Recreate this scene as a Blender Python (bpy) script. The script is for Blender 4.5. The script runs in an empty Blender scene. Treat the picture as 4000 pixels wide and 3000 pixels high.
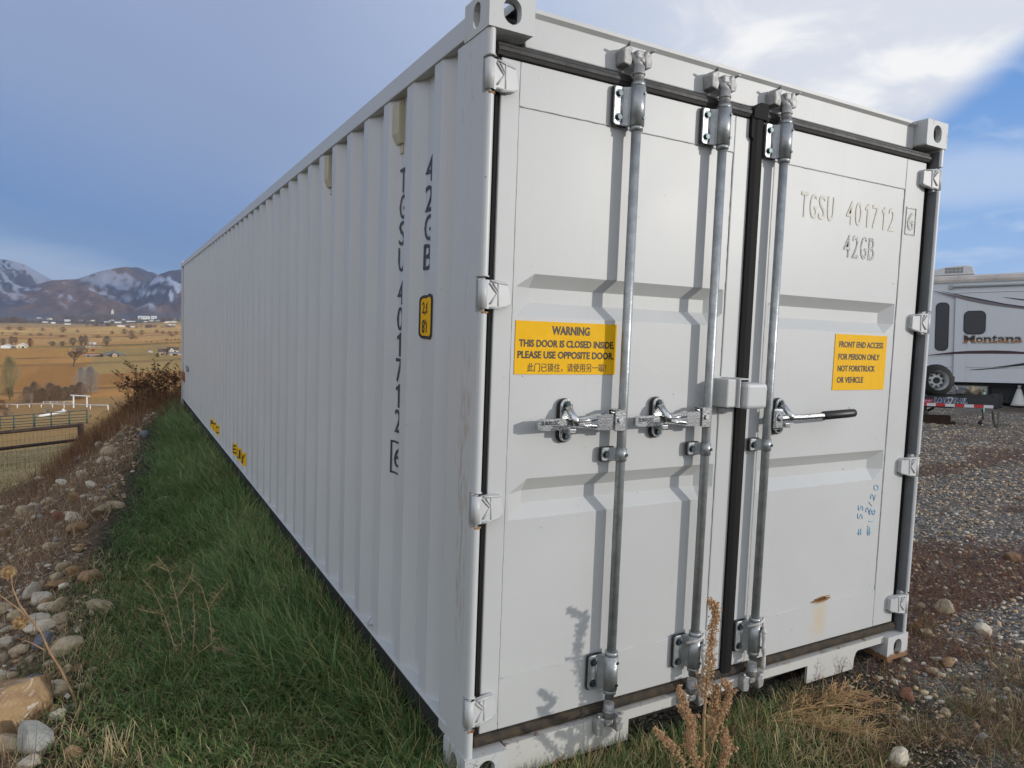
import bpy, bmesh, math, random
import numpy as np
from mathutils import Vector, Matrix, noise as mnoise

# ------------------------------------------------------------------ camera, sky, sun
SC = bpy.context.scene
COL = SC.collection
rnd = random.Random(7)
rng = np.random.default_rng(7)
F = 2757.488                                   # focal length in 4000-px units
CAM = np.array([-0.9940757, -2.00284836, 1.53825754])
_w = np.array([0.08097880, -0.50817429, 0.01639471])
def _rot(w):
    th = np.linalg.norm(w); k = w/th
    K = np.array([[0, -k[2], k[1]], [k[2], 0, -k[0]], [-k[1], k[0], 0]])
    return np.eye(3)+math.sin(th)*K+(1-math.cos(th))*K@K
RC = _rot(_w) @ np.array([[1, 0, 0], [0, 0, -1], [0, 1, 0]], float)   # rows: right, down, forward
cam = bpy.data.cameras.new('camera'); cam_o = bpy.data.objects.new('camera', cam); COL.objects.link(cam_o)
cam.sensor_width = 36; cam.lens = 36*F/4000; cam.clip_start = 0.05; cam.clip_end = 40000
M = Matrix.Identity(4)
for i in range(3):
    M[i][0] = RC[0][i]; M[i][1] = -RC[1][i]; M[i][2] = -RC[2][i]; M[i][3] = CAM[i]
cam_o.matrix_world = M
SC.camera = cam_o

SUN_AZ, SUN_EL = math.radians(43), math.radians(12.5)      # azimuth from the door normal (-y) toward +x
sun_dir = Vector((math.sin(SUN_AZ)*math.cos(SUN_EL), -math.cos(SUN_AZ)*math.cos(SUN_EL), math.sin(SUN_EL)))
sl = bpy.data.lights.new('sun', 'SUN'); sl.energy = 2.4; sl.angle = math.radians(0.9); sl.color = (1.0, 0.955, 0.885)
so = bpy.data.objects.new('sun', sl); COL.objects.link(so)
so.rotation_euler = sun_dir.to_track_quat('Z', 'Y').to_euler()
SC.view_settings.view_transform = 'Standard'; SC.view_settings.look = 'None'
SC.view_settings.exposure = 0.14; SC.view_settings.gamma = 1

class NT:
    """small helper for node trees"""
    def __init__(s, tree): s.t = tree; s.n = tree.nodes; s.l = tree.links
    def node(s, typ, **kw):
        n = s.n.new(typ)
        for k, v in kw.items(): setattr(n, k, v)
        return n
    def put(s, sock, v):
        if hasattr(v, 'is_output') or isinstance(v, bpy.types.NodeSocket): s.l.new(v, sock)
        else:
            if sock.type == 'RGBA' and not isinstance(v, (int, float)) and len(v) == 3: v = (*v, 1)
            sock.default_value = v
    def math(s, op, a, b=0.0, c=0.0, clamp=False):
        n = s.node('ShaderNodeMath', operation=op, use_clamp=clamp)
        s.put(n.inputs[0], a); s.put(n.inputs[1], b); s.put(n.inputs[2], c)
        return n.outputs[0]
    def mix(s, f, a, b, blend='MIX'):
        n = s.node('ShaderNodeMix', data_type='RGBA', blend_type=blend)
        s.put(n.inputs[0], f); s.put(n.inputs[6], a); s.put(n.inputs[7], b)
        return n.outputs[2]
    def smooth(s, v, lo, hi, o0=0.0, o1=1.0):
        n = s.node('ShaderNodeMapRange', interpolation_type='SMOOTHSTEP')
        s.put(n.inputs[0], v); s.put(n.inputs[1], lo); s.put(n.inputs[2], hi); s.put(n.inputs[3], o0); s.put(n.inputs[4], o1)
        return n.outputs[0]
    def noise(s, vec, scale, detail=4, rough=0.55, dist=0.0):
        n = s.node('ShaderNodeTexNoise'); s.put(n.inputs['Vector'], vec)
        n.inputs['Scale'].default_value = scale; n.inputs['Detail'].default_value = detail
        n.inputs['Roughness'].default_value = rough; n.inputs['Distortion'].default_value = dist
        return n.outputs['Fac']
    def ramp(s, v, stops, interp='LINEAR'):
        n = s.node('ShaderNodeValToRGB'); e = n.color_ramp.elements; n.color_ramp.interpolation = interp
        while len(e) < len(stops): e.new(0.5)
        for i, (p, c) in enumerate(stops): e[i].position = p; e[i].color = (*c, 1) if len(c) == 3 else c
        s.put(n.inputs[0], v); return n.outputs[0]
    def scale(s, vec, xyz, loc=(0, 0, 0)):
        n = s.node('ShaderNodeMapping'); s.put(n.inputs[0], vec)
        n.inputs['Scale'].default_value = xyz; n.inputs['Location'].default_value = loc
        return n.outputs[0]
    def sep(s, vec):
        n = s.node('ShaderNodeSeparateXYZ'); s.put(n.inputs[0], vec); return n.outputs

def srgb(r, g, b):
    f = lambda c: c/12.92 if c <= .04045 else ((c+.055)/1.055)**2.4
    return (f(r/255), f(g/255), f(b/255))

world = bpy.data.worlds.new('World'); SC.world = world; world.use_nodes = True
def build_world():
    t = NT(world.node_tree); t.n.clear()
    out = t.node('ShaderNodeOutputWorld'); bg = t.node('ShaderNodeBackground'); t.l.new(bg.outputs[0], out.inputs[0])
    bg.inputs[1].default_value = 0.1
    sky = t.node('ShaderNodeTexSky'); sky.sky_type = 'NISHITA'; sky.sun_disc = False
    sky.sun_elevation = SUN_EL; sky.sun_rotation = math.pi - SUN_AZ
    sky.altitude = 1400; sky.air_density = 1.0; sky.dust_density = 0.6
    d = t.node('ShaderNodeTexCoord').outputs['Generated']
    x, y, z = t.sep(d)
    el = t.math('MULTIPLY', t.math('ARCSINE', z), 57.2958)
    az = t.math('MULTIPLY', t.math('ARCTAN2', x, y), 57.2958)          # 0 = +y, 90 = +x
    # cloud layers live on a plane overhead, so streaks flatten toward the horizon
    zz = t.math('ADD', t.math('MAXIMUM', z, 0.0), 0.13)
    cv = t.node('ShaderNodeCombineXYZ'); t.put(cv.inputs[0], t.math('DIVIDE', x, zz)); t.put(cv.inputs[1], t.math('DIVIDE', y, zz))
    cp = cv.outputs[0]
    n1 = t.noise(cp, 0.9, 6, 0.5, 0.6); n2 = t.noise(cp, 2.6, 6, 0.55, 0.5); n3 = t.noise(t.scale(cp, (1, 1, 1), (4, 2, 0)), 0.45, 4, 0.5, 0.4)
    w = t.math('MULTIPLY', t.math('SUBTRACT', n1, 0.5), 9.0)
    w2 = t.math('MULTIPLY', t.math('SUBTRACT', n2, 0.5), 6.0)
    ee = t.math('ADD', el, t.math('ADD', t.math('MULTIPLY', w, 0.35), t.math('MULTIPLY', w2, t.smooth(el, 8, 16, 0.05, 0.55))))
    en = t.math('DIVIDE', ee, 40.0)
    # slate cloud bank ahead and to the left
    el2 = t.math('ADD', ee, t.math('MULTIPLY', t.math('MAXIMUM', t.math('ADD', az, 7.0), 0.0), 0.20))
    left = t.ramp(t.math('DIVIDE', el2, 40.0), [(0.0, srgb(158, 178, 206)), (0.105, srgb(152, 172, 204)), (0.125, srgb(134, 160, 199)), (0.148, srgb(102, 136, 185)), (0.20, srgb(98, 132, 184)), (0.27, srgb(116, 142, 188)),
                       (0.38, srgb(134, 153, 189)), (0.55, srgb(145, 161, 195)), (0.85, srgb(153, 168, 201)), (1.0, srgb(162, 175, 205))])
    mid = t.ramp(en, [(0.0, srgb(170, 190, 220)), (0.4, srgb(165, 182, 212)), (0.6, srgb(186, 198, 222)), (0.85, srgb(206, 213, 229)), (1.0, srgb(212, 217, 230))])
    azn = t.math('ADD', az, w)
    c = t.mix(t.smooth(azn, 6, 34), left, mid)
    # bright cloud toward the sun
    hi = t.mix(t.smooth(n2, 0.40, 0.62), srgb(220, 224, 233), srgb(252, 251, 249))
    c = t.mix(t.math('MULTIPLY', t.smooth(t.math('ADD', azn, w2), 27, 47), t.smooth(ee, 11, 17)), c, hi)
    # the blue opening on the right
    blue = t.ramp(t.math('DIVIDE', el, 40.0), [(0.0, srgb(178, 203, 238)), (0.12, srgb(150, 186, 232)), (0.30, srgb(120, 165, 222)), (0.6, srgb(76, 134, 206)), (1.0, srgb(62, 118, 196))])
    edge = t.math('ADD', t.math('MULTIPLY', t.math('SUBTRACT', az, 62.0), 1.0), t.math('MULTIPLY', t.math('SUBTRACT', 20.0, el), 1.25))
    edge = t.math('ADD', edge, t.math('ADD', t.math('MULTIPLY', w, 0.6), t.math('MULTIPLY', w2, 0.45)))
    op = t.math('MULTIPLY', t.smooth(edge, 0.0, 4.2), t.smooth(az, 40, 52))
    haze = t.math('MULTIPLY', t.smooth(n2, 0.47, 0.72), 0.55)
    band = t.math('MULTIPLY', t.smooth(t.math('ABSOLUTE', t.math('SUBTRACT', ee, 11.5)), 3.0, 0.4), 0.6)
    blue = t.mix(t.math('MAXIMUM', haze, band), blue, srgb(206, 219, 240))
    c = t.mix(op, c, blue)
    # behind the viewer: unseen overcast, brightened to lift the shaded sides
    back = t.mix(t.smooth(n3, 0.3, 0.7), (0.84, 0.92, 1.06), (1.16, 1.16, 1.15))
    ax = t.math('ABSOLUTE', t.math('SUBTRACT', az, 29.0))
    c = t.mix(t.smooth(ax, 62, 110), c, back)
    up = t.smooth(el, 42, 70)
    c = t.mix(up, c, srgb(172, 184, 206))
    tot = t.mix(1.0, t.mix(1.0, c, (9.0, 9.0, 9.0), 'MULTIPLY'), t.mix(1.0, sky.outputs[0], (0.10, 0.10, 0.10), 'MULTIPLY'), 'ADD')
    t.l.new(tot, bg.inputs[0])
build_world()

# ------------------------------------------------------------------ geometry helpers
def ray(u, v):
    return np.array([(u-2000)/F, (v-1500)/F, 1.0]) @ RC
def at(u, v, depth):
    return Vector(CAM + ray(u, v)*depth)

class MB:
    """collects primitives in one bmesh; build() links them as ONE mesh object"""
    def __init__(s): s.b = bmesh.new()
    def _add(s, tmp, mat, mi, smooth):
        for f in tmp.faces: f.material_index = mi; f.smooth = smooth
        if mat is not None: tmp.transform(mat)
        me = bpy.data.meshes.new('tmp'); tmp.to_mesh(me); tmp.free(); s.b.from_mesh(me); bpy.data.meshes.remove(me)
        return s
    def box(s, lo, hi, bev=0.0, mi=0, mat=None, seg=2):
        t = bmesh.new(); bmesh.ops.create_cube(t, size=1.0)
        for v in t.verts:
            v.co = Vector([(lo[i]+hi[i])/2 + v.co[i]*(hi[i]-lo[i]) for i in range(3)])
        if bev > 0: bmesh.ops.bevel(t, geom=t.edges[:], offset=bev, segments=seg, affect='EDGES', profile=0.5)
        return s._add(t, mat, mi, False)
    def tube(s, pts, r, n=10, mi=0, cap=True, smooth=True):
        pts = [Vector(p) for p in pts]
        rs = r if isinstance(r, (list, tuple)) else [r]*len(pts)
        t = bmesh.new(); rings = []
        up = None
        for i, p in enumerate(pts):
            a = pts[max(i-1, 0)]; b = pts[min(i+1, len(pts)-1)]
            d = (b-a)
            if d.length < 1e-9: d = Vector((0, 0, 1))
            d.normalize()
            if up is None: up = Vector((0, 0, 1)) if abs(d.z) < 0.9 else Vector((1, 0, 0))
            u = up - d*up.dot(d)
            if u.length < 1e-6: u = d.orthogonal()
            u.normalize(); w = d.cross(u); up = u
            rings.append([t.verts.new(p + (u*math.cos(2*math.pi*k/n) + w*math.sin(2*math.pi*k/n))*rs[i]) for k in range(n)])
        for i in range(len(rings)-1):
            for k in range(n): t.faces.new((rings[i][k], rings[i][(k+1) % n], rings[i+1][(k+1) % n], rings[i+1][k]))
        capf = []
        if cap and n > 2:
            capf = [t.faces.new(rings[0][::-1]), t.faces.new(rings[-1])]
        for f in t.faces: f.smooth = smooth
        for f in capf: f.smooth = False
        for f in t.faces: f.material_index = mi
        me = bpy.data.meshes.new('tmp'); t.to_mesh(me); t.free(); s.b.from_mesh(me); bpy.data.meshes.remove(me)
        return s
    def cyl(s, a, b, r, n=16, mi=0, r2=None):
        return s.tube([a, b], [r, r if r2 is None else r2], n, mi)
    def prism(s, poly, lo, hi, axis=1, mi=0, mat=None, bev=0.0, smooth=False):
        """poly: 2-D outline in the two other axes, extruded along axis"""
        t = bmesh.new()
        def P(a, b, c):
            v = [0, 0, 0]; o = [i for i in range(3) if i != axis]; v[o[0]] = a; v[o[1]] = b; v[axis] = c; return v
        A = [t.verts.new(P(a, b, lo)) for a, b in poly]; B = [t.verts.new(P(a, b, hi)) for a, b in poly]
        n = len(poly)
        for i in range(n): t.faces.new((A[i], A[(i+1) % n], B[(i+1) % n], B[i]))
        t.faces.new(A[::-1]); t.faces.new(B)
        bmesh.ops.recalc_face_normals(t, faces=t.faces[:])
        if bev > 0: bmesh.ops.bevel(t, geom=t.edges[:], offset=bev, segments=2, affect='EDGES', profile=0.5)
        return s._add(t, mat, mi, smooth)
    def raw(s, verts, faces, mi=0, mat=None, smooth=False):
        t = bmesh.new(); vs = [t.verts.new(v) for v in verts]
        for f in faces:
            try: t.faces.new([vs[i] for i in f])
            except ValueError: pass
        return s._add(t, mat, mi, smooth)
    def build(s, name, mats, parent=None, normals=True):
        if normals: bmesh.ops.recalc_face_normals(s.b, faces=s.b.faces[:])
        me = bpy.data.meshes.new(name); s.b.to_mesh(me); s.b.free()
        return link(name, me, mats, parent)

def link(name, me, mats, parent=None):
    for m in (mats if isinstance(mats, (list, tuple)) else [mats]): me.materials.append(m)
    o = bpy.data.objects.new(name, me); COL.objects.link(o)
    if parent is not None: o.parent = parent
    return o
def empty(name, loc=(0, 0, 0), mw=None):
    o = bpy.data.objects.new(name, None); COL.objects.link(o); o.empty_display_size = 0.2
    if mw is not None: o.matrix_world = mw
    else: o.location = loc
    return o
def tag(o, label=None, cat=None, group=None, kind=None):
    if label: o['label'] = label
    if cat: o['category'] = cat
    if group: o['group'] = group
    if kind: o['kind'] = kind
    return o
def np_mesh(name, V, Fc, col=None, mats=None, parent=None, smooth=False, mat_idx=None):
    """V (n,3); Fc (m,k) all with k corners; col (n,3) point colours"""
    me = bpy.data.meshes.new(name); n, m, k = len(V), len(Fc), Fc.shape[1]
    me.vertices.add(n); me.vertices.foreach_set('co', np.ascontiguousarray(V, dtype=np.float32).ravel())
    me.loops.add(m*k); me.loops.foreach_set('vertex_index', np.ascontiguousarray(Fc, dtype=np.int32).ravel())
    me.polygons.add(m); me.polygons.foreach_set('loop_start', np.arange(0, m*k, k, dtype=np.int32))
    if smooth: me.polygons.foreach_set('use_smooth', np.ones(m, bool))
    if mat_idx is not None: me.polygons.foreach_set('material_index', np.asarray(mat_idx, np.int32))
    me.update(calc_edges=True)
    if col is not None:
        a = me.color_attributes.new('col', 'FLOAT_COLOR', 'POINT')
        a.data.foreach_set('color', np.c_[col, np.ones(n)].astype(np.float32).ravel())
    return link(name, me, mats, parent)
def copy_tree(o, parent=None):
    c = o.copy(); COL.objects.link(c)
    if parent is not None: c.parent = parent
    for ch in list(o.children): copy_tree(ch, c)
    return c

# numpy value noise
def _h(ix, iy, s):
    a = (ix.astype(np.int64)*374761393 + iy.astype(np.int64)*668265263 + s*1442695041) & 0xffffffff
    a = ((a ^ (a >> 13))*1274126177) & 0xffffffff
    return ((a ^ (a >> 16)) & 0xffff)/65535.0
def vnoise(x, y, s=0):
    ix, iy = np.floor(x), np.floor(y); fx, fy = x-ix, y-iy
    fx = fx*fx*(3-2*fx); fy = fy*fy*(3-2*fy)
    return (_h(ix, iy, s)*(1-fx)+_h(ix+1, iy, s)*fx)*(1-fy)+(_h(ix, iy+1, s)*(1-fx)+_h(ix+1, iy+1, s)*fx)*fy
def fbm(x, y, s=0, o=4):
    r = 0; a = .5; n = 0
    for i in range(o): r = r+a*vnoise(x, y, s+i*17); n += a; x = x*2.03; y = y*2.03; a *= .5
    return r/n

# text as mesh data (bundled font only)
_text_cache = {}
def text_geo(s, bold=0.0):
    key = (s, bold)
    if key in _text_cache: return _text_cache[key]
    if s == '1':                                      # stencil figure one: a stem with its flag
        return [(.42, 0, 0), (.66, 0, 0), (.66, 1, 0), (.50, 1, 0), (.42, .93, 0), (.20, .84, 0), (.20, .70, 0), (.42, .76, 0)], [(0, 1, 2, 3, 4, 7), (4, 5, 6, 7)]
    cu = bpy.data.curves.new('t', 'FONT'); cu.body = s; cu.size = 1; cu.resolution_u = 3; cu.offset = bold; cu.fill_mode = 'BOTH'
    o = bpy.data.objects.new('t', cu); COL.objects.link(o)
    dg = bpy.context.evaluated_depsgraph_get(); me = o.evaluated_get(dg).to_mesh()
    v = [tuple(p.co) for p in me.vertices]; f = [tuple(p.vertices) for p in me.polygons]
    o.evaluated_get(dg).to_mesh_clear()
    bpy.data.objects.remove(o); bpy.data.curves.remove(cu)
    _text_cache[key] = (v, f); return v, f
def text_on(mb, s, x0, x1, z0, z1, place, mi=0, bold=0.0, slant=0.0):
    """fit the string's outline box into x0..x1, z0..z1; place(x, z) -> 3-D point"""
    v, f = text_geo(s, bold)
    if not v: return
    A = np.array(v); lo = A.min(0); hi = A.max(0)
    xs = x0+(A[:, 0]-lo[0])/(hi[0]-lo[0])*(x1-x0); zs = z0+(A[:, 1]-lo[1])/(hi[1]-lo[1])*(z1-z0)
    xs = xs+(zs-z0)*slant
    mb.raw([place(a, b) for a, b in zip(xs, zs)], f, mi)

# ------------------------------------------------------------------ materials
def mat(name, col=(.5, .5, .5), rough=.5, metal=0.0, spec=.5, var=0.0, vscale=8.0, bump=0.0, bscale=60.0, two=None):
    m = bpy.data.materials.new(name); m.use_nodes = True
    t = NT(m.node_tree); b = t.n['Principled BSDF']
    b.inputs['Roughness'].default_value = rough; b.inputs['Metallic'].default_value = metal
    b.inputs['Specular IOR Level'].default_value = spec
    co = t.node('ShaderNodeTexCoord').outputs['Object']
    if var > 0:
        n = t.noise(co, vscale, 5, .6)
        c2 = two if two else tuple(c*(1-var) for c in col)
        c = t.mix(t.smooth(n, .3, .7), c2, col); t.l.new(c, b.inputs['Base Color'])
        t.put(b.inputs['Roughness'], t.smooth(n, .2, .8, min(1, rough*1.15), rough*.9))
    else: b.inputs['Base Color'].default_value = (*col, 1)
    if bump > 0:
        bn = t.node('ShaderNodeBump'); bn.inputs['Strength'].default_value = bump; bn.inputs['Distance'].default_value = .01
        t.l.new(t.noise(co, bscale, 4), bn.inputs['Height']); t.l.new(bn.outputs[0], b.inputs['Normal'])
    return m
def col_mat(name, rough=.8, spec=.3, trans=0.0, bump=0.0, mult_noise=0.0, nscale=30):
    m = bpy.data.materials.new(name); m.use_nodes = True
    t = NT(m.node_tree); b = t.n['Principled BSDF']
    a = t.node('ShaderNodeVertexColor'); a.layer_name = 'col'; c = a.outputs[0]
    if mult_noise:
        co = t.node('ShaderNodeTexCoord').outputs['Object']
        n = t.noise(co, nscale, 6, .65)
        k = t.smooth(n, .25, .75, 1-mult_noise, 1+mult_noise)
        cc = t.node('ShaderNodeCombineColor'); [t.put(cc.inputs[i], k) for i in range(3)]
        c = t.mix(1.0, c, cc.outputs[0], 'MULTIPLY')
        if bump:
            bn = t.node('ShaderNodeBump'); bn.inputs['Strength'].default_value = bump; bn.inputs['Distance'].default_value = .01
            t.l.new(n, bn.inputs['Height']); t.l.new(bn.outputs[0], b.inputs['Normal'])
    t.l.new(c, b.inputs['Base Color']); b.inputs['Roughness'].default_value = rough; b.inputs['Specular IOR Level'].default_value = spec
    if trans:
        tr = t.node('ShaderNodeBsdfTranslucent'); t.l.new(c, tr.inputs[0])
        mx = t.node('ShaderNodeMixShader'); mx.inputs[0].default_value = trans
        t.l.new(b.outputs[0], mx.inputs[1]); t.l.new(tr.outputs[0], mx.inputs[2]); t.l.new(mx.outputs[0], t.n['Material Output'].inputs[0])
    return m
# container paint: pale grey, with wear masks written in the container's own coordinates
def paint(name, base=(.50, .51, .505), extra=None, rough=.38, speck=.0):
    m = bpy.data.materials.new(name); m.use_nodes = True
    t = NT(m.node_tree); b = t.n['Principled BSDF']
    co = t.node('ShaderNodeTexCoord').outputs['Object']; x, y, z = t.sep(co)
    n = t.noise(co, 1.7, 5, .6); n2 = t.noise(co, 14, 5, .6)
    c = t.mix(t.smooth(n, .3, .7), tuple(k*.95 for k in base), base)
    c = t.mix(t.smooth(n2, .58, .8, 0, .10), c, tuple(k*.80 for k in (base[0], base[1]*.985, base[2]*.95)))
    # thin rain streaks
    st = t.noise(t.scale(co, (26, 26, .7)), 1.0, 3, .6)
    c = t.mix(t.smooth(st, .60, .82, 0, .20), c, (.40, .38, .34))
    sp = t.noise(co, 55, 2, .5)
    c = t.mix(t.smooth(sp, .765, .80, 0, .75), c, (.10, .055, .03))
    if extra: c = extra(t, c, co, x, y, z, n2)
    t.l.new(c, b.inputs['Base Color'])
    t.put(b.inputs['Roughness'], t.smooth(n, .2, .8, rough*.94, rough*1.1))
    b.inputs['Specular IOR Level'].default_value = .5
    bn = t.node('ShaderNodeBump'); bn.inputs['Strength'].default_value = .07; bn.inputs['Distance'].default_value = .02
    big = t.math('ADD', t.math('MULTIPLY', t.noise(co, 1.3, 1, .3), 1.6), t.math('MULTIPLY', t.noise(co, 160, 2, .5), .012))
    t.l.new(big, bn.inputs['Height']); t.l.new(bn.outputs[0], b.inputs['Normal'])
    return m
RUST = (.21, .075, .02)
def win(t, v, a, b, s):      # soft window a..b
    return t.math('MULTIPLY', t.smooth(v, a-s, a+s), t.smooth(v, b+s, b-s))
def ex_post(t, c, co, x, y, z, n2):
    g = t.noise(t.scale(co, (60, 60, 11)), 1.0, 5, .7)
    k = t.math('MULTIPLY', win(t, y, .055, .125, .02), win(t, z, .45, 1.45, .18))
    c = t.mix(t.math('MULTIPLY', k, t.smooth(g, .44, .64, 0, .55)), c, (.30, .22, .16))
    d = t.noise(t.scale(co, (140, 140, 8), (3, 1, 7)), 1.0, 4, .7)
    k2 = t.math('MULTIPLY', win(t, y, .085, .15, .015), t.math('MAXIMUM', win(t, z, .8, 1.25, .1), win(t, z, 1.62, 1.85, .08)))
    c = t.mix(t.math('MULTIPLY', k2, t.smooth(d, .60, .66, 0, .8)), c, (.10, .10, .11))
    # vertical scrapes with rust near the top
    e = t.noise(t.scale(co, (60, 75, 5), (0, 5, 2)), 1.0, 3, .8)
    k3 = t.math('MULTIPLY', win(t, y, .07, .19, .02), win(t, z, 2.12, 2.52, .07))
    c = t.mix(t.math('MULTIPLY', k3, t.smooth(e, .63, .68, 0, .9)), c, RUST)
    c = t.mix(t.math('MULTIPLY', t.smooth(z, .16, .0), t.smooth(n2, .48, .62, 0, .8)), c, RUST)
    return c
def ex_cast(t, c, co, x, y, z, n2):
    lo = t.smooth(z, .055, .0); g = t.noise(co, 26, 5, .7)
    c = t.mix(t.smooth(t.math('ADD', lo, t.math('MULTIPLY', t.math('SUBTRACT', g, .5), 1.5)), .30, .75), c, (.23, .125, .06))
    s = t.noise(t.scale(co, (45, 45, 9)), 1.0, 4, .7)
    return t.mix(t.smooth(s, .62, .70, 0, .85), c, RUST)
def ex_door(t, c, co, x, y, z, n2):
    g = t.noise(t.scale(co, (35, 10, 3)), 1.0, 4, .6)
    k = t.math('MULTIPLY', win(t, x, 1.757, 1.85, .03), win(t, z, .20, .345, .04))
    c = t.mix(t.math('MULTIPLY', k, t.smooth(g, .35, .62, 0.05, .5)), c, (.55, .39, .17))
    return c
def ex_cast0(t, c, co, x, y, z, n2):
    s = t.noise(t.scale(co, (45, 45, 9)), 1.0, 4, .7)
    return t.mix(t.smooth(s, .63, .71, 0, .85), c, RUST)
def ex_sill(t, c, co, x, y, z, n2):
    g = t.noise(co, 22, 5, .7)
    k = t.math('ADD', t.smooth(z, .04, .0, 0, .14), t.math('MULTIPLY', t.smooth(z, .10, .125), .08))
    return t.mix(t.smooth(t.math('ADD', g, k), .62, .74, 0, .85), c, RUST)

P_side = paint('container_paint', (.51, .525, .53))
P_door = paint('door_paint', (.495, .50, .492), ex_door, .44)
P_post = paint('post_paint', (.52, .53, .525), ex_post)
P_cast = paint('casting_paint', (.51, .515, .505), ex_cast, .5)
P_cast0 = paint('clean_casting_paint', (.51, .515, .505), ex_cast0, .5)
P_sill = paint('sill_paint', (.51, .50, .465), ex_sill, .5)
GALV = mat('galvanised_steel', (.40, .415, .42), .40, .55, .5, .35, 22, .12, 90, (.27, .285, .29))
CAMS = mat('cast_zinc', (.38, .375, .365), .55, .35, .5, .3, 40, .15, 120)
BRIGHT = mat('plated_steel', (.62, .63, .63), .25, 1.0, .5, .25, 60, .1, 150, (.38, .39, .40))
BOLT = mat('bolt_steel', (.05, .07, .08), .4, .6)
SEAL = mat('door_edge_seal', (.012, .011, .011), .7, 0, .15)
RUBBER = mat('gasket_rubber', (.033, .031, .030), .55, 0, .4, .3, 20, .1, 80)
RUBBER_TAN = mat('muddy_rubber', (.032, .030, .028), .75, 0, .2, .5, 26, .1, 80, (.075, .056, .036))
GRIP = mat('black_grip', (.012, .012, .013), .45)
RECESS = mat('recess_grey', (.17, .178, .185), .5, 0, .4, .2, 8)
YEL = mat('yellow_decal', (.80, .44, .004), .6, 0, .2, .06, 20)
BLK = mat('decal_ink', (.012, .012, .012), .5)
INK = mat('navy_stencil', (.025, .03, .04), .45)
FOIL_GLINT = mat('foil_lettering_glint', (.74, .71, .60), .35, .15, .5, .3, 90, .35, 500, (.60, .57, .48))  # same foil as FOIL, with its bright reflection put into the colour
FOIL = mat('foil_lettering', (.46, .455, .42), .34, .85, .5, .35, 120, .35, 500, (.26, .26, .25))
VENT = mat('beige_plastic', (.46, .42, .29), .5, 0, .5, .1, 12)
BLUE = mat('blue_marker', (.16, .42, .64), .6)
HOLE = mat('dark_interior', (.02, .018, .016), .9)
ROPE = mat('white_rope', (.66, .64, .60), .9, 0, .2, .25, 60, .6, 300)
RUSTM = mat('torn_rusty_steel', RUST, .8, 0, .3, .5, 60, .3, 200, (.45, .27, .12))

CW, CL, CH = 2.438, 12.192, 2.591
cont = empty('shipping_container')
tag(cont, 'long pale grey corrugated steel shipping container with closed double doors, standing on the grass', 'container')

# ---- side walls ---------------------------------------------------------------
XO, XI, PITCH, Y0 = .008, .044, .2805, .442
def side_profile():
    """(y, x) outline from the front post to the far post; Y0 = far edge of the first outer flat"""
    k = 0
    pts = [(.232, XI)]
    while True:
        yf = Y0+k*PITCH                       # far edge of the outer flat
        if yf+.07 > CL-.24: break
        pts += [(yf-.070-.068, XI), (yf-.070, XO), (yf, XO), (yf+.068, XI)]
        k += 1
    pts.append((CL-.232, XI)); return pts
prof = side_profile()
def wall_mesh(mirror=False):
    n = len(prof); V = []; Fc = []
    for (y, x) in prof:
        xx = CW-x if mirror else x
        V += [(xx, y, .160), (xx, y, 2.490)]
    for i in range(n-1): Fc.append((2*i, 2*i+1, 2*i+3, 2*i+2) if mirror else (2*i, 2*i+2, 2*i+3, 2*i+1))
    me = bpy.data.meshes.new('side_wall'); me.from_pydata(V, [], Fc); return me
wallL = link('side_wall', wall_mesh(), P_side, cont)
wallR = link('side_wall', wall_mesh(True), P_side, cont)
def wall_x(y):
    for (a, xa), (b, xb) in zip(prof[:-1], prof[1:]):
        if a <= y <= b: return xa+(xb-xa)*(y-a)/max(b-a, 1e-9)
    return XI
def decal_on_wall(mb, verts2, faces, mi=0, off=.0035):
    """verts2 (y, z): wrap over the corrugation by cutting along the fold lines"""
    t = bmesh.new(); vs = [t.verts.new((0, y, z)) for y, z in verts2]
    for f in faces:
        try: t.faces.new([vs[i] for i in f])
        except ValueError: pass
    ys = [v.co.y for v in t.verts]; lo, hi = min(ys), max(ys)
    for (y, _) in prof:
        if lo < y < hi:
            bmesh.ops.bisect_plane(t, geom=t.verts[:]+t.edges[:]+t.faces[:], plane_co=(0, y, 0), plane_no=(0, 1, 0))
    for v in t.verts: v.co.x = wall_x(v.co.y)-off
    for f in t.faces: f.material_index = mi
    me = bpy.data.meshes.new('tmp'); t.to_mesh(me); t.free(); mb.b.from_mesh(me); bpy.data.meshes.remove(me)
def wall_text(mb, s, ya, yb, z0, z1, mi=0, bold=.02, off=.0035):
    """ya is the left (far) edge as read from outside, yb the right (near) edge"""
    v, f = text_geo(s, bold); A = np.array(v); lo, hi = A.min(0), A.max(0)
    ys = ya+(A[:, 0]-lo[0])/(hi[0]-lo[0])*(yb-ya); zs = z0+(A[:, 1]-lo[1])/(hi[1]-lo[1])*(z1-z0)
    decal_on_wall(mb, list(zip(ys, zs)), f, mi, off)
mb = MB()
z = 2.195
for ch in '42GB':
    wall_text(mb, ch, .586, .508, z-.098, z, bold=.0); z -= .1105
mb.build('size_code_marking', [INK], wallL, False)
mb = MB(); z = 2.200
for ch, w in zip('TGSU 401712', [1]*4+[0]+[1, 1, .75, 1, .75, 1]):
    if ch != ' ': wall_text(mb, ch, .868-.035*(1-w)*.6, .800+.035*(1-w), z-.100, z, bold=.0)
    z -= .1085 if ch != ' ' else .030
wall_text(mb, '6', .866, .785, .945, 1.030, bold=0)
for a, b, c, d in ((.885, .78, 1.048, 1.056), (.885, .78, .914, .922), (.885, .877, .914, 1.056), (.788, .78, .914, 1.056)):
    decal_on_wall(mb, [(a, c), (b, c), (b, d), (a, d)], [(0, 1, 2, 3)])
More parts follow.
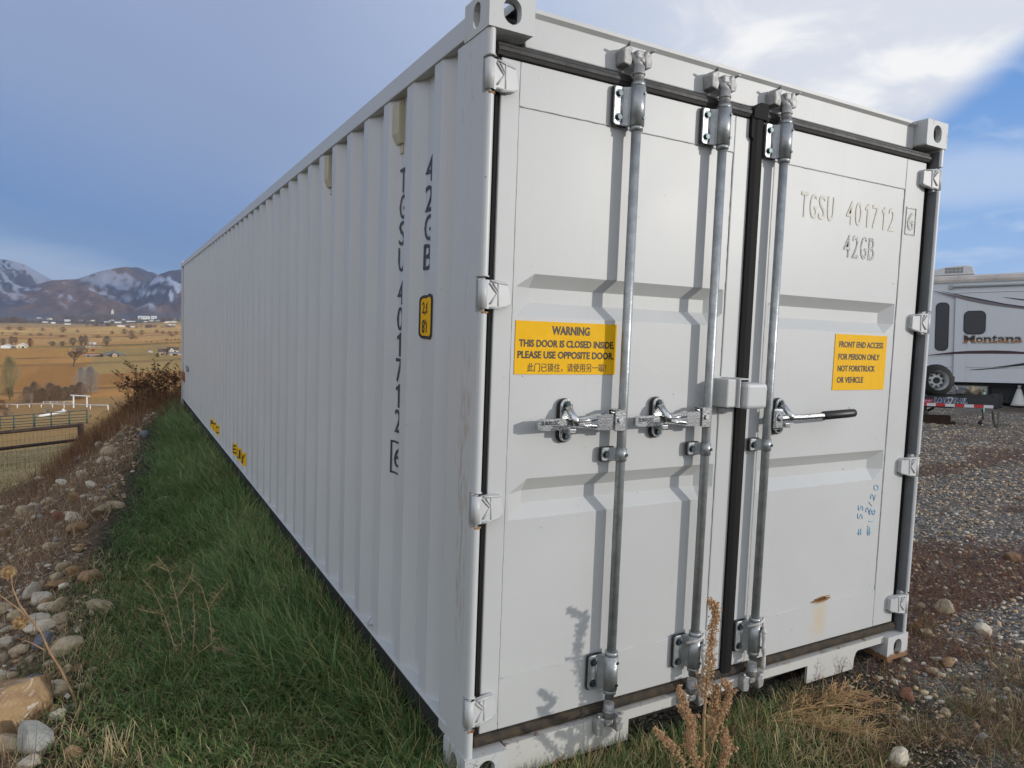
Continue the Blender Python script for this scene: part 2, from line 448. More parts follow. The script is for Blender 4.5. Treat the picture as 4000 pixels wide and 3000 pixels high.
mb.build('serial_number_marking', [INK], wallL, False)
mb = MB()
def rrect(y0, y1, z0, z1, r, n=5):
    P = []
    for cx, cz, a0 in ((y1-r, z1-r, 0), (y0+r, z1-r, 90), (y0+r, z0+r, 180), (y1-r, z0+r, 270)):
        for k in range(n+1):
            a = math.radians(a0+90*k/n); P.append((cx+r*math.cos(a), cz+r*math.sin(a)))
    return P
p = rrect(.400, .600, 1.500, 1.668, .022); decal_on_wall(mb, p, [tuple(range(len(p)))], 1, .003)
p = rrect(.410, .590, 1.512, 1.656, .014); decal_on_wall(mb, p, [tuple(range(len(p)))], 0, .0045)
wall_text(mb, '2,6m', .580, .486, 1.590, 1.642, 1, .015, .006); wall_text(mb, "8'6\"", .580, .496, 1.522, 1.575, 1, .015, .006)
mb.build('height_sign', [YEL, BLK], wallL, False)
# yellow squares with letters along the bottom of the ribs
def outer_flat(y):       # nearest outer flat
    k = round((y-Y0+.035)/PITCH); return Y0+k*PITCH-.07, Y0+k*PITCH
def letter_patches(y, letters, z0, z1):
    k0 = round((y-Y0+.035)/PITCH)
    for i, ch in enumerate(letters):
        mb = MB(); a = Y0+(k0-i)*PITCH-.068; b = a+.066
        decal_on_wall(mb, [(b, z0), (a-.050, z0), (a-.050, z1), (b, z1)], [(0, 1, 2, 3)], 0, .003)
        wall_text(mb, ch, b-.008, a-.040, z0+.018, z1-.018, 1, .02, .0055)
        mb.build('yellow_letter_patch', [YEL, BLK], wallL, False)
letter_patches(5.36, ['E', 'LI', 'LY'], .215, .335)
letter_patches(7.36, ['P', 'T', 'C'], .215, .335)
ORG = mat('orange_decal', (.75, .22, .01), .5)
for i, yy in enumerate((11.80, 11.50)):
    mb = MB()
    mb.raw([(-.002, yy+.10, .46), (-.002, yy-.12, .46), (-.002, yy-.12, .64), (-.002, yy+.10, .64)], [(0, 1, 2, 3)], 0)
    v, f = text_geo('R', .04); A = np.array(v); lo, hi = A.min(0), A.max(0)
    mb.raw([(-.005, yy+.07-(q[0]-lo[0])/(hi[0]-lo[0])*.15, .48+(q[1]-lo[1])/(hi[1]-lo[1])*.14) for q in A], f, 1)
    mb.build('orange_letter_patch', [ORG, BLK], wallL, False)
# the two ventilator boxes
for yv in (.895, .895+4*PITCH):
    mb = MB()
    mb.prism([(.046, 2.30), (.046, 2.468), (.016, 2.468), (.016, 2.345), (.028, 2.30)], yv-.055, yv+.055, axis=1, bev=.004)
    mb.box((.038, yv-.050, 2.262), (.046, yv+.050, 2.30), .002); mb.box((.038, yv-.050, 2.468), (.046, yv+.050, 2.485), .002)
    for k in range(6): mb.box((.0165+.0018*k, yv-.046, 2.342-.0072*k), (.022+.0018*k, yv+.046, 2.3445-.0072*k))
    mb.cyl((.036, yv, 2.281), (.046, yv, 2.281), .010, 10)
    mb.build('ventilator', [VENT], wallL)
# padlock-like hasp near the far end and a lashing ring low on the near end
mb = MB(); mb.box((-.03, 10.62, .70), (.01, 10.72, .76), .006); mb.tube([(-.02, 10.67, .76), (-.03, 10.67, .79), (-.02, 10.62, .80), (0, 10.6, .77)], .008, 8)
mb.build('latch', [GALV], wallL)
mb = MB(); mb.tube([(.02, 1.02, .18), (-.005, 1.02, .185), (-.012, 1.02, .205), (0, 1.02, .222), (.02, 1.02, .222)], .006, 8)
mb.build('lashing_ring', [P_side], wallL)

# ---- rails, roof, floor, far end --------------------------------------------------
for sx in (0, 1):
    X = (lambda a: CW-a) if sx else (lambda a: a)
    mb = MB()
    lo, hi = sorted((X(.002), X(.062)))
    mb.box((lo, .178, 2.487), (hi, CL-.178, 2.560), .004)
    mb.build('top_rail', [P_side], cont)
    mb = MB()
    for a, b, c, d in ((.0, .064, .150, .160), (.034, .042, .028, .150), (.034, .085, .018, .028)):
        lo, hi = sorted((X(a), X(b))); mb.box((lo, .17, c), (hi, CL-.17, d), .0015, seg=1, mi=0 if b == .064 else 1)
    mb.build('bottom_rail', [P_sill if sx else P_side, mat('shaded_rail_web', (.022, .021, .019), .8)], cont)  # web and lower flange blackened: shade below the ledge put into colour
mb = MB(); n = 86
V = []; Fc = []
for i in range(n+1):
    y = .10+(CL-.2)*i/n; zz = 2.556+(.018 if i % 2 else 0)
    V += [(.062, y, 2.550), (.10, y, zz), (CW-.10, y, zz), (CW-.062, y, 2.550)]
for i in range(n):
    for j in range(3): Fc.append((4*i+j, 4*i+j+1, 4*i+4+j+1, 4*i+4+j))
mb.raw(V, Fc); mb.build('roof', [P_side], cont)
mb = MB(); mb.box((.09, .12, .120), (CW-.09, CL-.1, .148)); 
for i in range(28): mb.box((.09, .5+i*.42, .03), (CW-.09, .545+i*.42, .118))
mb.build('floor', [mat('floor_steel', (.10, .095, .09), .8)], cont)
mb = MB(); mb.box((.10, CL-.06, .16), (CW-.10, CL-.03, 2.48)); mb.box((.162, CL-.10, 2.46), (CW-.162, CL-.02, 2.56), .004); mb.box((.162, CL-.10, .02), (CW-.162, CL-.02, .15), .004)
mb.build('end_wall', [P_side], cont)

# ---- corner castings with their oval holes ----------------------------------------
def casting(ix, iy, iz):
    """hollow block 162 x 178 x 118 with a rounded slot in each outer face"""
    t = bmesh.new()
    W, L, H, T = .162, .178, .118, .028
    def face(o, u, v, wu, wv, hu, hv, nrm):      # outer face with an oval hole and its reveal
        N = 24; outer = []; hole = []; deep = []
        for k in range(N):
            a = 2*math.pi*k/N; c, s = math.cos(a), math.sin(a)
            m = max(abs(c)/(wu/2), abs(s)/(wv/2)); outer.append((c/m, s/m))
            # stadium
            r = min(hu, hv)/2; dx = max(0, hu/2-r); dz = max(0, hv/2-r)
            hole.append((c*r+(dx if c > .01 else -dx if c < -.01 else 0), s*r+(dz if s > .01 else -dz if s < -.01 else 0)))
        ce = o+u*(wu/2)+v*(wv/2)
        cs = [(-wu/2, -wv/2), (wu/2, -wv/2), (wu/2, wv/2), (-wu/2, wv/2)]
        A = [t.verts.new(ce+u*p+v*q) for p, q in outer]; B = [t.verts.new(ce+u*p+v*q) for p, q in hole]; D = [t.verts.new(ce+u*p+v*q-nrm*T) for p, q in hole]
        Cn = [t.verts.new(ce+u*p+v*q) for p, q in cs]
        for k in range(N):
            j = (k+1) % N
            t.faces.new((A[k], A[j], B[j], B[k])); f = t.faces.new((B[k], B[j], D[j], D[k]))
            # corner fill
            pk, pj = outer[k], outer[j]
            if abs(abs(pk[0])-wu/2) < 1e-6 and abs(abs(pj[1])-wv/2) < 1e-6 or abs(abs(pk[1])-wv/2) < 1e-6 and abs(abs(pj[0])-wu/2) < 1e-6:
                cx = math.copysign(wu/2, pk[0]+pj[0]); cz = math.copysign(wv/2, pk[1]+pj[1])
                cc = t.verts.new(ce+u*cx+v*cz); t.faces.new((A[k], cc, A[j]))
        for c in Cn: t.verts.remove(c)
    X, Y, Z = Vector((1, 0, 0)), Vector((0, 1, 0)), Vector((0, 0, 1)); O = Vector((0, 0, 0))
    face(O, X, Z, W, H, .064, .080, -Y)                       # front
    face(O, Y, Z, L, H, .052, .080, -X)                       # side
    face(O+Z*H, X, Y, W, L, .064, .124, Z)                    # top
    q = lambda *p: t.faces.new([t.verts.new(v) for v in p])
    q((W, 0, 0), (W, L, 0), (W, L, H), (W, 0, H)); q((0, L, 0), (0, L, H), (W, L, H), (W, L, 0)); q((0, 0, 0), (0, L, 0), (W, L, 0), (W, 0, 0))
    bmesh.ops.remove_doubles(t, verts=t.verts[:], dist=.0004)
    ed = [e for e in t.edges if e.is_manifold and e.calc_face_angle(0) > 1.2 and all((abs(v.co.x) < 1e-4 or abs(v.co.x-W) < 1e-4)+(abs(v.co.y) < 1e-4 or abs(v.co.y-L) < 1e-4)+(abs(v.co.z) < 1e-4 or abs(v.co.z-H) < 1e-4) >= 2 for v in e.verts)]
    bmesh.ops.recalc_face_normals(t, faces=t.faces[:])
    bmesh.ops.bevel(t, geom=ed, offset=.007, segments=2, affect='EDGES', profile=.5)
    flip = 1
    for v in t.verts:
        if iz == 0: v.co.z = H-v.co.z
        if ix: v.co.x = CW-v.co.x
        if iy: v.co.y = CL-v.co.y
        if iz: v.co.z += CH-H
    bmesh.ops.recalc_face_normals(t, faces=t.faces[:])
    me = bpy.data.meshes.new('corner_casting'); t.to_mesh(me); t.free()
    o = link('corner_casting', me, [P_cast if ix else P_cast0], cont)
    if ix == 0 and iy == 0 and iz == 1: o['label'] = 'scratched upper casting with rust along its edges'
    if ix == 1 and iy == 0 and iz == 0: o['label'] = 'lower casting rusted brown along its foot'
for ix in (0, 1):
    for iy in (0, 1):
        for iz in (0, 1): casting(ix, iy, iz)

# ---- corner posts --------------------------------------------------------------------
def post_front(ix):
    poly = []                                                   # (x, y) section: rounded front flange + rear box
    R_ = .015
    for k in range(11):
        a = math.radians(180+90*k/10); poly.append((.003+R_+R_*math.cos(a), .004+R_+R_*math.sin(a)))
    for k in range(11):
        a = math.radians(270+90*k/10); poly.append((.033-R_+R_*math.cos(a), .004+R_+R_*math.sin(a)))
    poly += [(.033, .092), (.066, .092), (.066, .205), (.050, .232), (.003, .232)]
    if ix: poly = [(CW-a, b) for a, b in poly]
    mb = MB()
    zs = [.118]
    for hz in sorted(HZ): zs += [hz-.056, hz+.056]
    zs.append(CH-.118)
    for a, b in zip(zs[::2], zs[1::2]): mb.prism(poly, a, b, axis=2, smooth=False)
    # behind the hinges only the rear box carries on
    rear = [(.003, .040), (.033, .040), (.033, .092), (.066, .092), (.066, .205), (.050, .232), (.003, .232)]
    if ix: rear = [(CW-a, b) for a, b in rear]
    for hz in HZ: mb.prism(rear, hz-.056, hz+.056, axis=2)
    o = mb.build('corner_post', [P_post if not ix else P_side], cont)
    return o
HZ = (2.335, 1.655, .958, .270)
postL = post_front(0); postR = post_front(1)
postL['label'] = 'post scuffed brown by rubbing along its side'
for ix in (0, 1):
    mb = MB(); lo, hi = sorted((CW-.003, CW-.10) if ix else (.003, .10)); mb.box((lo, CL-.235, .118), (hi, CL-.03, CH-.118), .006); mb.build('corner_post', [P_side], cont)
# recess strip between post and door leaf; dark grey strips over the right inner flange
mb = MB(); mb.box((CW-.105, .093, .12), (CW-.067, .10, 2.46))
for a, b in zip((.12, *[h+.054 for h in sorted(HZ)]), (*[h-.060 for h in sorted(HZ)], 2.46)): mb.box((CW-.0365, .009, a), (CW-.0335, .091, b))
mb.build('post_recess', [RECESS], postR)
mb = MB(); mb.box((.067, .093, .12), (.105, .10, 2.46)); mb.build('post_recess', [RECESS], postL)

# ---- header and sill ------------------------------------------------------------------
mb = MB()
mb.box((.164, .062, 2.462), (CW-.164, .16, 2.570), .004); mb.box((.07, .085, 2.44), (CW-.07, .16, 2.462))
mb.prism([(.050, 2.572), (.062, 2.560), (.10, 2.574), (.17, 2.580), (.17, 2.585), (.050, 2.585)], .164, CW-.164, axis=0)
mb.build('header', [P_door], cont)
mb = MB()
YS = .022
segs = [(.164, .70, .0, .120), (.70, 1.72, .082, .120), (1.72, 2.05, .0, .120), (2.05, CW-.164, .086, .120)]
for a, b, c, d in segs: mb.box((a, YS, c), (b, YS+.012, d))
mb.prism([(2.05, .087), (2.085, .087), (2.066, .078), (2.054, .055), (2.05, .03)], YS+.0005, YS+.0115, axis=1)
mb.box((.164, YS+.012, .112), (CW-.164, .15, .120))
mb.box((.70, YS+.10, .0), (CW-.164, YS+.11, .112), mi=1)
mb.build('door_sill', [P_sill, HOLE], cont)
# ------------------------------------------------------------------ doors
YD = .046                                     # outer face of the door leaves
def leaf(x0, x1, xa, xb, mat_, right=False):
    """door leaf x0..x1; pressed panel xa..xb with two horizontal recesses"""
    z0, z1 = .168, 2.408
    mb = MB()
    # stiles and rails: tubes behind the face with their front 3 mm proud of nothing - butted round the panel
    mb.box((x0, YD, z0), (xa, YD+.05, z1), .004); mb.box((xb, YD, z0), (x1, YD+.05, z1), .004)
    mb.box((xa+.0005, YD+.0005, 2.268), (xb-.0005, YD+.05, z1-.0005), .002); mb.box((xa+.0005, YD+.0005, z0+.0005), (xb-.0005, YD+.05, .350), .002)
    # panel as a grid so the recesses end in slopes
    D = .036
    rec = [(1.735, 1.690, 1.640, 1.592), (1.040, .992, .948, .900)]
    zs = [.350]
    for a, b, c, d in rec[::-1]: zs += [d, c, b, a]
    zs.append(2.268)
    dep = [0, 0, D, D, 0, 0, D, D, 0, 0]
    xs = [xa, xa+.012, xa+.082, xb-.082, xb-.012, xb]; g = [0, 0, 1, 1, 0, 0]
    yb = YD+.003
    V = [(x, yb+dep[j]*g[i], z) for j, z in enumerate(zs) for i, x in enumerate(xs)]
    n = len(xs); slit = None
    Fc = []
    for j in range(len(zs)-1):
        for i in range(n-1):
            if right and j == 0 and i == 2:
                slit = (j, i); continue
            Fc.append((j*n+i, j*n+i+1, (j+1)*n+i+1, (j+1)*n+i))
    mb.raw(V, Fc)
    if slit:
        # the torn slot near the bottom: same quad with a lens-shaped hole
        X0, X1, Z0, Z1 = xs[2], xs[3], zs[0], zs[1]
        N = 28; hole = []
        for k in range(N):
            a = 2*math.pi*k/N; c, s_ = math.cos(a), math.sin(a)
            hole.append((1.806+.052*c, .366+.004*c+.0085*s_*(1 if s_ > 0 else .7)*(1-.5*abs(c)**3)))
        o = []
        cx, cz = 1.806, .376
        for k in range(N):
            a = 2*math.pi*k/N; c, s_ = math.cos(a), math.sin(a)
            f = min([(X1-cx)/c if c > 1e-6 else 9, (X0-cx)/c if c < -1e-6 else 9, (Z1-cz)/s_ if s_ > 1e-6 else 9, (Z0-cz)/s_ if s_ < -1e-6 else 9])
            o.append((cx+c*f, cz+s_*f))
        vv = [(p, yb, q) for p, q in o]+[(p, yb, q) for p, q in hole]+[(X0, yb, Z0), (X1, yb, Z0), (X1, yb, Z1), (X0, yb, Z1)]
        ff = []
        for k in range(N):
            j = (k+1) % N; ff.append((k, j, N+j, N+k))
            a, b = o[k], o[j]
            for ci, (cx_, cz_) in enumerate(((X0, Z0), (X1, Z0), (X1, Z1), (X0, Z1))):
                on = lambda p: (abs(p[0]-cx_) < 1e-6, abs(p[1]-cz_) < 1e-6)
                if (on(a)[0] and on(b)[1] or on(a)[1] and on(b)[0]) and not (on(a)[0] and on(b)[0]) : ff.append((k, 2*N+ci, j))
        mb.raw(vv, ff)
    # weld beads around the panel
    def bead(p, q, r=.0022):
        n_ = max(2, int((Vector(q)-Vector(p)).length/.02)); pts = []
        for k in range(n_+1):
            w = Vector(p).lerp(Vector(q), k/n_); pts.append(w+Vector((rnd.uniform(-.0008, .0008), rnd.uniform(-.0006, .0006), rnd.uniform(-.0008, .0008))))
        mb.tube(pts, [r*rnd.uniform(.75, 1.25) for _ in pts], 6)
    bead((xa, YD+.001, z0+.02), (xa, YD+.001, z1-.01)); bead((xb, YD+.001, z0+.02), (xb, YD+.001, z1-.01))
    bead((xa, YD+.001, 2.268), (xb, YD+.001, 2.268)); bead((xa, YD+.001, .350), (xb, YD+.001, .350))
    o = mb.build('door', [mat_], cont, False)
    bm = bmesh.new(); bm.from_mesh(o.data); bmesh.ops.recalc_face_normals(bm, faces=bm.faces[:]); bm.to_mesh(o.data); bm.free()
    return o
P_doorL = paint('left_leaf_paint', (.495, .50, .492), None, .44)
doorL = leaf(.072, 1.192, .143, 1.105, P_doorL); doorR = leaf(1.250, 2.366, 1.335, 2.215, P_door, True)
doorL['label'] = 'leaf with the wide yellow warning sign and two lock rods'
doorR['label'] = 'leaf with foil numbers, blue scrawl and a rusty slit'
mb = MB()
yb = YD+.006
rim = [(1.75, .3655), (1.80, .3585), (1.846, .3625), (1.868, .372), (1.848, .3695), (1.80, .364), (1.765, .3675)]
mb.prism(rim, YD-.010, YD+.012, axis=1); mb.prism([(1.765, .3725), (1.81, .377), (1.875, .3795), (1.81, .3795)], YD-.004, YD+.006, axis=1)
mb.build('torn_slit', [RUSTM], doorR)

# rubber gaskets
def gasket(x0, x1, z0, z1, parent, mats, y=.036, bulge=.012, horiz=True):
    mb = MB()
    if horiz:
        h = z1-z0; poly = [(y+.02, z0), (y+.004, z0+.002), (y, z0+h*.28), (y-bulge*.2, z0+h*.36), (y-bulge*.2, z0+h*.62), (y+.003, z0+h*.74), (y+.004, z1-.003), (y+.02, z1)]
        mb.prism(poly, x0, x1, axis=0)
    else:
        w = x1-x0; poly = [(x0, y+.02), (x0, y+.004), (x0+w*.30, y), (x0+w*.34, y-bulge*.3), (x0+w*.66, y-bulge*.3), (x0+w*.70, y), (x1, y+.004), (x1, y+.02)]
        mb.prism(poly, z0, z1, axis=2)
    return mb.build('gasket', mats, parent)
gasket(.055, 1.235, 2.410, 2.452, doorL, [RUBBER]); gasket(1.238, 2.385, 2.410, 2.452, doorR, [RUBBER])
gasket(.050, 1.190, .126, .166, doorL, [RUBBER_TAN]); gasket(1.192, 2.385, .126, .166, doorR, [RUBBER_TAN])
gasket(.046, .070, .166, 2.41, doorL, [SEAL], y=.050, horiz=False)
gasket(2.368, 2.404, .166, 2.41, doorR, [SEAL], y=.052, horiz=False)
mb = MB()
w0, w1 = 1.190, 1.252
poly = [(w0, .050), (w0, .036), (w0+.020, .030), (w0+.040, .030), (w1, .038), (w1, .050)]
mb.prism(poly, .150, 2.408, axis=2)
mb.prism([(1.182, 2.408), (1.260, 2.408), (1.262, 2.452), (1.262, 2.472), (1.222, 2.474), (1.192, 2.458), (1.182, 2.440)], .026, .050, axis=1, bev=.003)
mb.prism([(1.178, 2.34), (1.192, 2.325), (1.192, 2.42), (1.178, 2.42)], .030, .048, axis=1)
mb.build('centre_gasket', [SEAL], doorR)

# hinges
def hinge(hz, ix, parent):
    mb = MB()
    X = (lambda a: CW-a) if ix else (lambda a: a)
    def bx(lo, hi, bev): 
        a, b = sorted((X(lo[0]), X(hi[0]))); mb.box((a, lo[1], lo[2]), (b, hi[1], hi[2]), bev)
    # knuckle round the pin, blade bent back to the door face
    mb.cyl((X(.018), .019, hz-.046), (X(.018), .019, hz+.046), .0155, 14)
    mb.cyl((X(.018), .019, hz-.060), (X(.018), .019, hz+.060), .007, 8)
    out = [(.018, -.046), (.062, -.046), (.112, -.036), (.124, -.026), (.124, .028), (.112, .040), (.062, .046), (.018, .046)]
    V = []; ys = lambda a: .006+max(0, min(1, (a-.045)/.05))*.018
    for a, c in out: V.append((X(a), ys(a), hz+c))
    for a, c in out: V.append((X(a), max(ys(a)+.014, YD-.001 if a > .07 else 0), hz+c))
    n = len(out); Fc = [tuple(range(n)), tuple(range(2*n-1, n-1, -1))]+[(i, (i+1) % n, n+(i+1) % n, n+i) for i in range(n)]
    mb.raw(V, Fc)
    # raised ribs: a chevron, two flanges and a cross web
    def rib(p, q, r=.0028, dy=.0):
        mb.tube([(X(p[0]), ys(p[0])-dy, hz+p[1]), (X((p[0]+q[0])/2), ys((p[0]+q[0])/2)-dy, hz+(p[1]+q[1])/2), (X(q[0]), ys(q[0])-dy, hz+q[1])], r, 6)
    rib((.036, .036), (.066, .004)); rib((.066, .004), (.040, -.030)); rib((.072, .038), (.072, -.038), .004)
    rib((.040, .043), (.110, .036), .004); rib((.040, -.043), (.110, -.034), .004); rib((.072, .010), (.050, .036), .003)
    # cast letters
    v, f = text_geo('JS', .03); A = np.array(v); lo, hi = A.min(0), A.max(0)
    pts = []
    for q in A:
        a = .090+(q[1]-lo[1])/(hi[1]-lo[1])*.013; c = .012-(q[0]-lo[0])/(hi[0]-lo[0])*.022
        pts.append((X(a), ys(a)-.0018, hz+c))
    mb.raw(pts, f, 1)
    o = mb.build('hinge', [P_post2, RECESS], parent)
    return o
P_post2 = paint('hinge_paint', (.50, .505, .50), None, .45)
for hz in HZ: hinge(hz, 0, doorL); hinge(hz-.004, 1, doorR)
for hz in HZ:      # rusty weld scars on the left post under each knuckle
    mb = MB(); mb.tube([(.004, .022, hz-.058), (.012, .006, hz-.0585), (.026, .004, hz-.058), (.034, .014, hz-.057)], [.003, .0035, .0035, .003], 6); mb.build('weld_scar', [RUSTM], postL)
    mb = MB(); mb.tube([(.004, .022, hz+.057), (.012, .006, hz+.0575), (.026, .004, hz+.057), (.034, .014, hz+.056)], [.003, .0035, .0035, .003], 6); mb.build('weld_scar', [P_post2], postL)

# lock rods
YR, RR = .004, .0172
RODS = [('left', .588, doorL), ('mid', 1.000, doorL), ('right', 1.338, doorR)]
def bolt(mb, x, y, z, r=.010, mi=1):
    mb.tube([(x, y, z), (x, y-.009, z)], r, 6, mi, smooth=False); mb.cyl((x, y+.002, z), (x, y-.002, z), r*1.5, 12, mi)
rods = []
for nm, bx_, leaf_ in RODS:
    mb = MB(); mb.cyl((bx_, YR, .20), (bx_, YR, 2.46), RR, 20)
    rod = mb.build('lock_rod', [GALV], cont); rods.append(rod)
    for zc, hh in ((2.335, .066), (.300, .064)):                     # long sleeves, top and bottom
        mb = MB()
        mb.cyl((bx_, YR, zc-hh), (bx_, YR, zc+hh), .027, 22); mb.cyl((bx_, YR, zc+hh), (bx_, YR, zc+hh+.016), .024, 20); mb.cyl((bx_, YR, zc-hh-.016), (bx_, YR, zc-hh), .0235, 20)
        mb.prism(rrect(bx_-.083, bx_-.018, zc-hh, zc+hh, .012), .026, .034, axis=1, bev=.002)
        mb.prism([(bx_-.046, .034), (bx_-.046, .026), (bx_-.030, .016), (bx_-.018, -.008), (bx_, -.012), (bx_, .02), (bx_-.018, .034)], zc-hh+.001, zc+hh-.001, axis=2)
        mb.tube([(bx_-.050, .026, zc-hh+.01), (bx_-.050, .026, zc+hh-.01)], .004, 6)
        for s in (-1, 1):
            bolt(mb, bx_-.062, .026, zc+s*.040, .010); mb.cyl((bx_+.010, YR-.023, zc+s*.042), (bx_+.0105, YR-.0295, zc+s*.042), .0055, 8, 1)
        mb.prism(rrect(bx_-.087, bx_-.016, zc-hh-.003, zc+hh+.003, .012), .034, .0395, axis=1, mi=2)
        mb.build('sleeve_bracket', [GALV, BOLT, RUBBER], rod)
    mb = MB(); zc = 1.112                                             # middle strap
    mb.cyl((bx_, YR, zc-.0235), (bx_, YR, zc+.0235), .0215, 20)
    mb.prism(rrect(bx_-.070, bx_-.012, zc-.024, zc+.024, .008), .022, .030, axis=1, bev=.002); bolt(mb, bx_-.052, .022, zc, .0095); mb.prism([(bx_-.040, .030), (bx_-.040, .022), (bx_-.022, .010), (bx_-.012, -.012), (bx_+.004, -.012), (bx_, .02), (bx_-.018, .030)], zc-.023, zc+.023, axis=2)
    mb.cyl((bx_+.009, YR-.018, zc), (bx_+.0095, YR-.0245, zc), .006, 8, 1); mb.prism(rrect(bx_-.074, bx_-.010, zc-.027, zc+.027, .008), .030, .036, axis=1, mi=2)
    mb.build('strap_bracket', [GALV, BOLT, RUBBER], rod)
    for zc, s in ((2.500, 1), (.098, -1)):                            # cam heads hooked in their keepers
        mb = MB()
        mb.cyl((bx_, YR, zc-s*.085), (bx_, YR, zc-s*.028), .0195, 18); mb.cyl((bx_, YR, zc-s*.058), (bx_, YR, zc-s*.050), .0225, 18)
        mb.tube([(bx_, YR, zc-s*.034), (bx_-.004, YR+.010, zc-s*.010), (bx_-.016, YR+.026, zc+s*.012), (bx_-.034, YR+.032, zc+s*.016)], [.019, .016, .013, .009], 10)
        mb.tube([(bx_+.004, YR, zc-s*.018), (bx_+.022, YR+.012, zc+s*.006), (bx_+.036, YR+.020, zc+s*.016)], [.014, .012, .008], 10)
        mb.box((bx_-.014, YR-.006, zc-.004), (bx_+.016, YR+.024, zc+.026), .006)
        mb.build('cam', [CAMS], rod)
        mb = MB()
        yk = .062 if s > 0 else YS
        mb.prism([(bx_-.060, zc-.024), (bx_-.028, zc-.030), (bx_-.022, zc-.004), (bx_-.030, zc+.012), (bx_-.022, zc+.032), (bx_-.046, zc+.040), (bx_-.062, zc+.024)], .012 if s > 0 else -.010, yk, axis=1, bev=.005)
        mb.tube([(bx_-.046, .010, zc+.036), (bx_-.048, -.004, zc+.044)], [.006, .004], 6); mb.build('cam_keeper', [CAMS], rod); mb = MB()
        mb.prism([(bx_+.030, zc-.030), (bx_+.056, zc-.022), (bx_+.060, zc+.006), (bx_+.050, zc+.012), (bx_+.056, zc+.030), (bx_+.034, zc+.036), (bx_+.022, zc+.014)], .004 if s > 0 else -.014, yk, axis=1, bev=.005)
        mb.tube([(bx_+.048, .004, zc+.030), (bx_+.062, -.008, zc+.036)], [.006, .004], 6)
        mb.build('cam_keeper', [CAMS], rod)
# operating levers
def lever(bx_, zc, parent, d=-1, grip=False):
    mb = MB(); t = d
    def X(a): return bx_+t*a
    def bxx(a0, a1, y0, y1, z0, z1, bev=.002, mi=0):
        lo, hi = sorted((X(a0), X(a1))); mb.box((lo, y0, z0), (hi, y1, z1), bev, mi)
    if not grip:
        # fork welded on the rod, pivot rivet
        bxx(.010, .058, -.030, -.025, zc-.034, zc+.044); bxx(.010, .058, .012, .017, zc-.034, zc+.044); bxx(.010, .058, -.030, .017, zc+.039, zc+.044); bxx(.006, .016, -.026, .016, zc-.026, zc+.036)
        mb.cyl((X(.036), -.030, zc+.006), (X(.036), -.036, zc+.006), .010, 14, 1)
        # lever bar: deep near the fork, a flat pad at the end
        P = [(.030, -.008, .030, .022), (.120, -.004, .027, .018), (.150, -.004, .020, .013), (.225, -.004, .013, .013), (.238, -.004, .019, .010), (.345, -.006, .020, .010), (.366, -.006, .014, .009)]
        drop = lambda a: -.004-.050*a*.0
        V = []; Fc = []
        for a, y, hz, hy in P:
            for sy, sz in ((-1, -1), (1, -1), (1, 1), (-1, 1)): V.append((X(a), y+sy*hy*.8, zc+sz*hz-a*.012))
        for i in range(len(P)-1):
            for k in range(4): Fc.append((4*i+k, 4*i+(k+1) % 4, 4*i+4+(k+1) % 4, 4*i+4+k))
        Fc += [(3, 2, 1, 0), tuple(range(4*len(P)-4, 4*len(P)))]
        mb.raw(V, Fc)
        mb.tube([(X(.13), -.020, zc+.012), (X(.22), -.017, zc+.002)], [.006, .004], 6); mb.tube([(X(.13), -.020, zc-.016), (X(.22), -.017, zc-.006)], [.005, .004], 6)
        v, f = text_geo('SURALOC', .02); A = np.array(v); lo, hi = A.min(0), A.max(0)
        for a0, a1, z0, z1, fl in ((.352, .282, -.0015, .013, 1), (.312, .244, -.018, -.0035, -1)):
            pts = []
            for q in A:
                u_ = (q[0]-lo[0])/(hi[0]-lo[0]); w_ = (q[1]-lo[1])/(hi[1]-lo[1])
                if fl < 0: u_, w_ = 1-u_, 1-w_
                pts.append((X(a0+(a1-a0)*u_), -.0155, zc-.004+z0+(z1-z0)*w_))
            mb.raw(pts, f, 2)
    else:
        bxx(.008, .062, -.026, -.014, zc-.044, zc+.042, .008); mb.cyl((X(.036), -.026, zc+.004), (X(.036), -.036, zc+.004), .016, 16, 0, .009)
        mb.tube([(X(.05), -.016, zc), (X(.10), -.016, zc+.002), (X(.20), -.020, zc+.002), (X(.225), -.024, zc+.004), (X(.31), -.030, zc+.007)], .013, 8, smooth=False)
        mb.tube([(X(.300), -.029, zc+.007), (X(.305), -.029, zc+.007), (X(.47), -.036, zc+.014), (X(.495), -.037, zc+.015), (X(.502), -.037, zc+.015)], [.014, .019, .019, .018, .010], 12, 3)
    mb.build('lever', [BRIGHT, GALV, BOLT, GRIP], parent)
    # hasp plate holding the lever
    mb = MB(); xc = X(.226 if not grip else .102)
    mb.prism(rrect(xc-.026, xc+.026, zc-.072, zc+.078, .025, 7), .026, .036, axis=1, bev=.003)
    mb.prism(rrect(xc-.032, xc+.026, zc-.076, zc+.080, .028, 7), .037, .0425, axis=1, mi=2)
    for s in (-1, 1): bolt(mb, xc, .026, zc+.003+s*.053, .0105)
    mb.box((xc-.016, -.016, zc-.040), (xc+.016, .026, zc-.020), .004)
    mb.tube([(xc-.004, .022, zc+.050), (xc-.004, .004, zc+.044), (xc-.002, -.012, zc+.026), (xc+.004, -.022, zc+.010), (xc+.006, -.024, zc-.008)], [.010, .012, .012, .016, .012], 8)
    mb.box((xc-.022, -.022, zc+.010), (xc+.026, -.016, zc+.016), .002)
    mb.build('hasp', [BRIGHT, BOLT, RUBBER], parent)
lever(.588, 1.236, rods[0]); lever(1.000, 1.236, rods[1]); lever(1.338, 1.222, rods[2], 1, True)

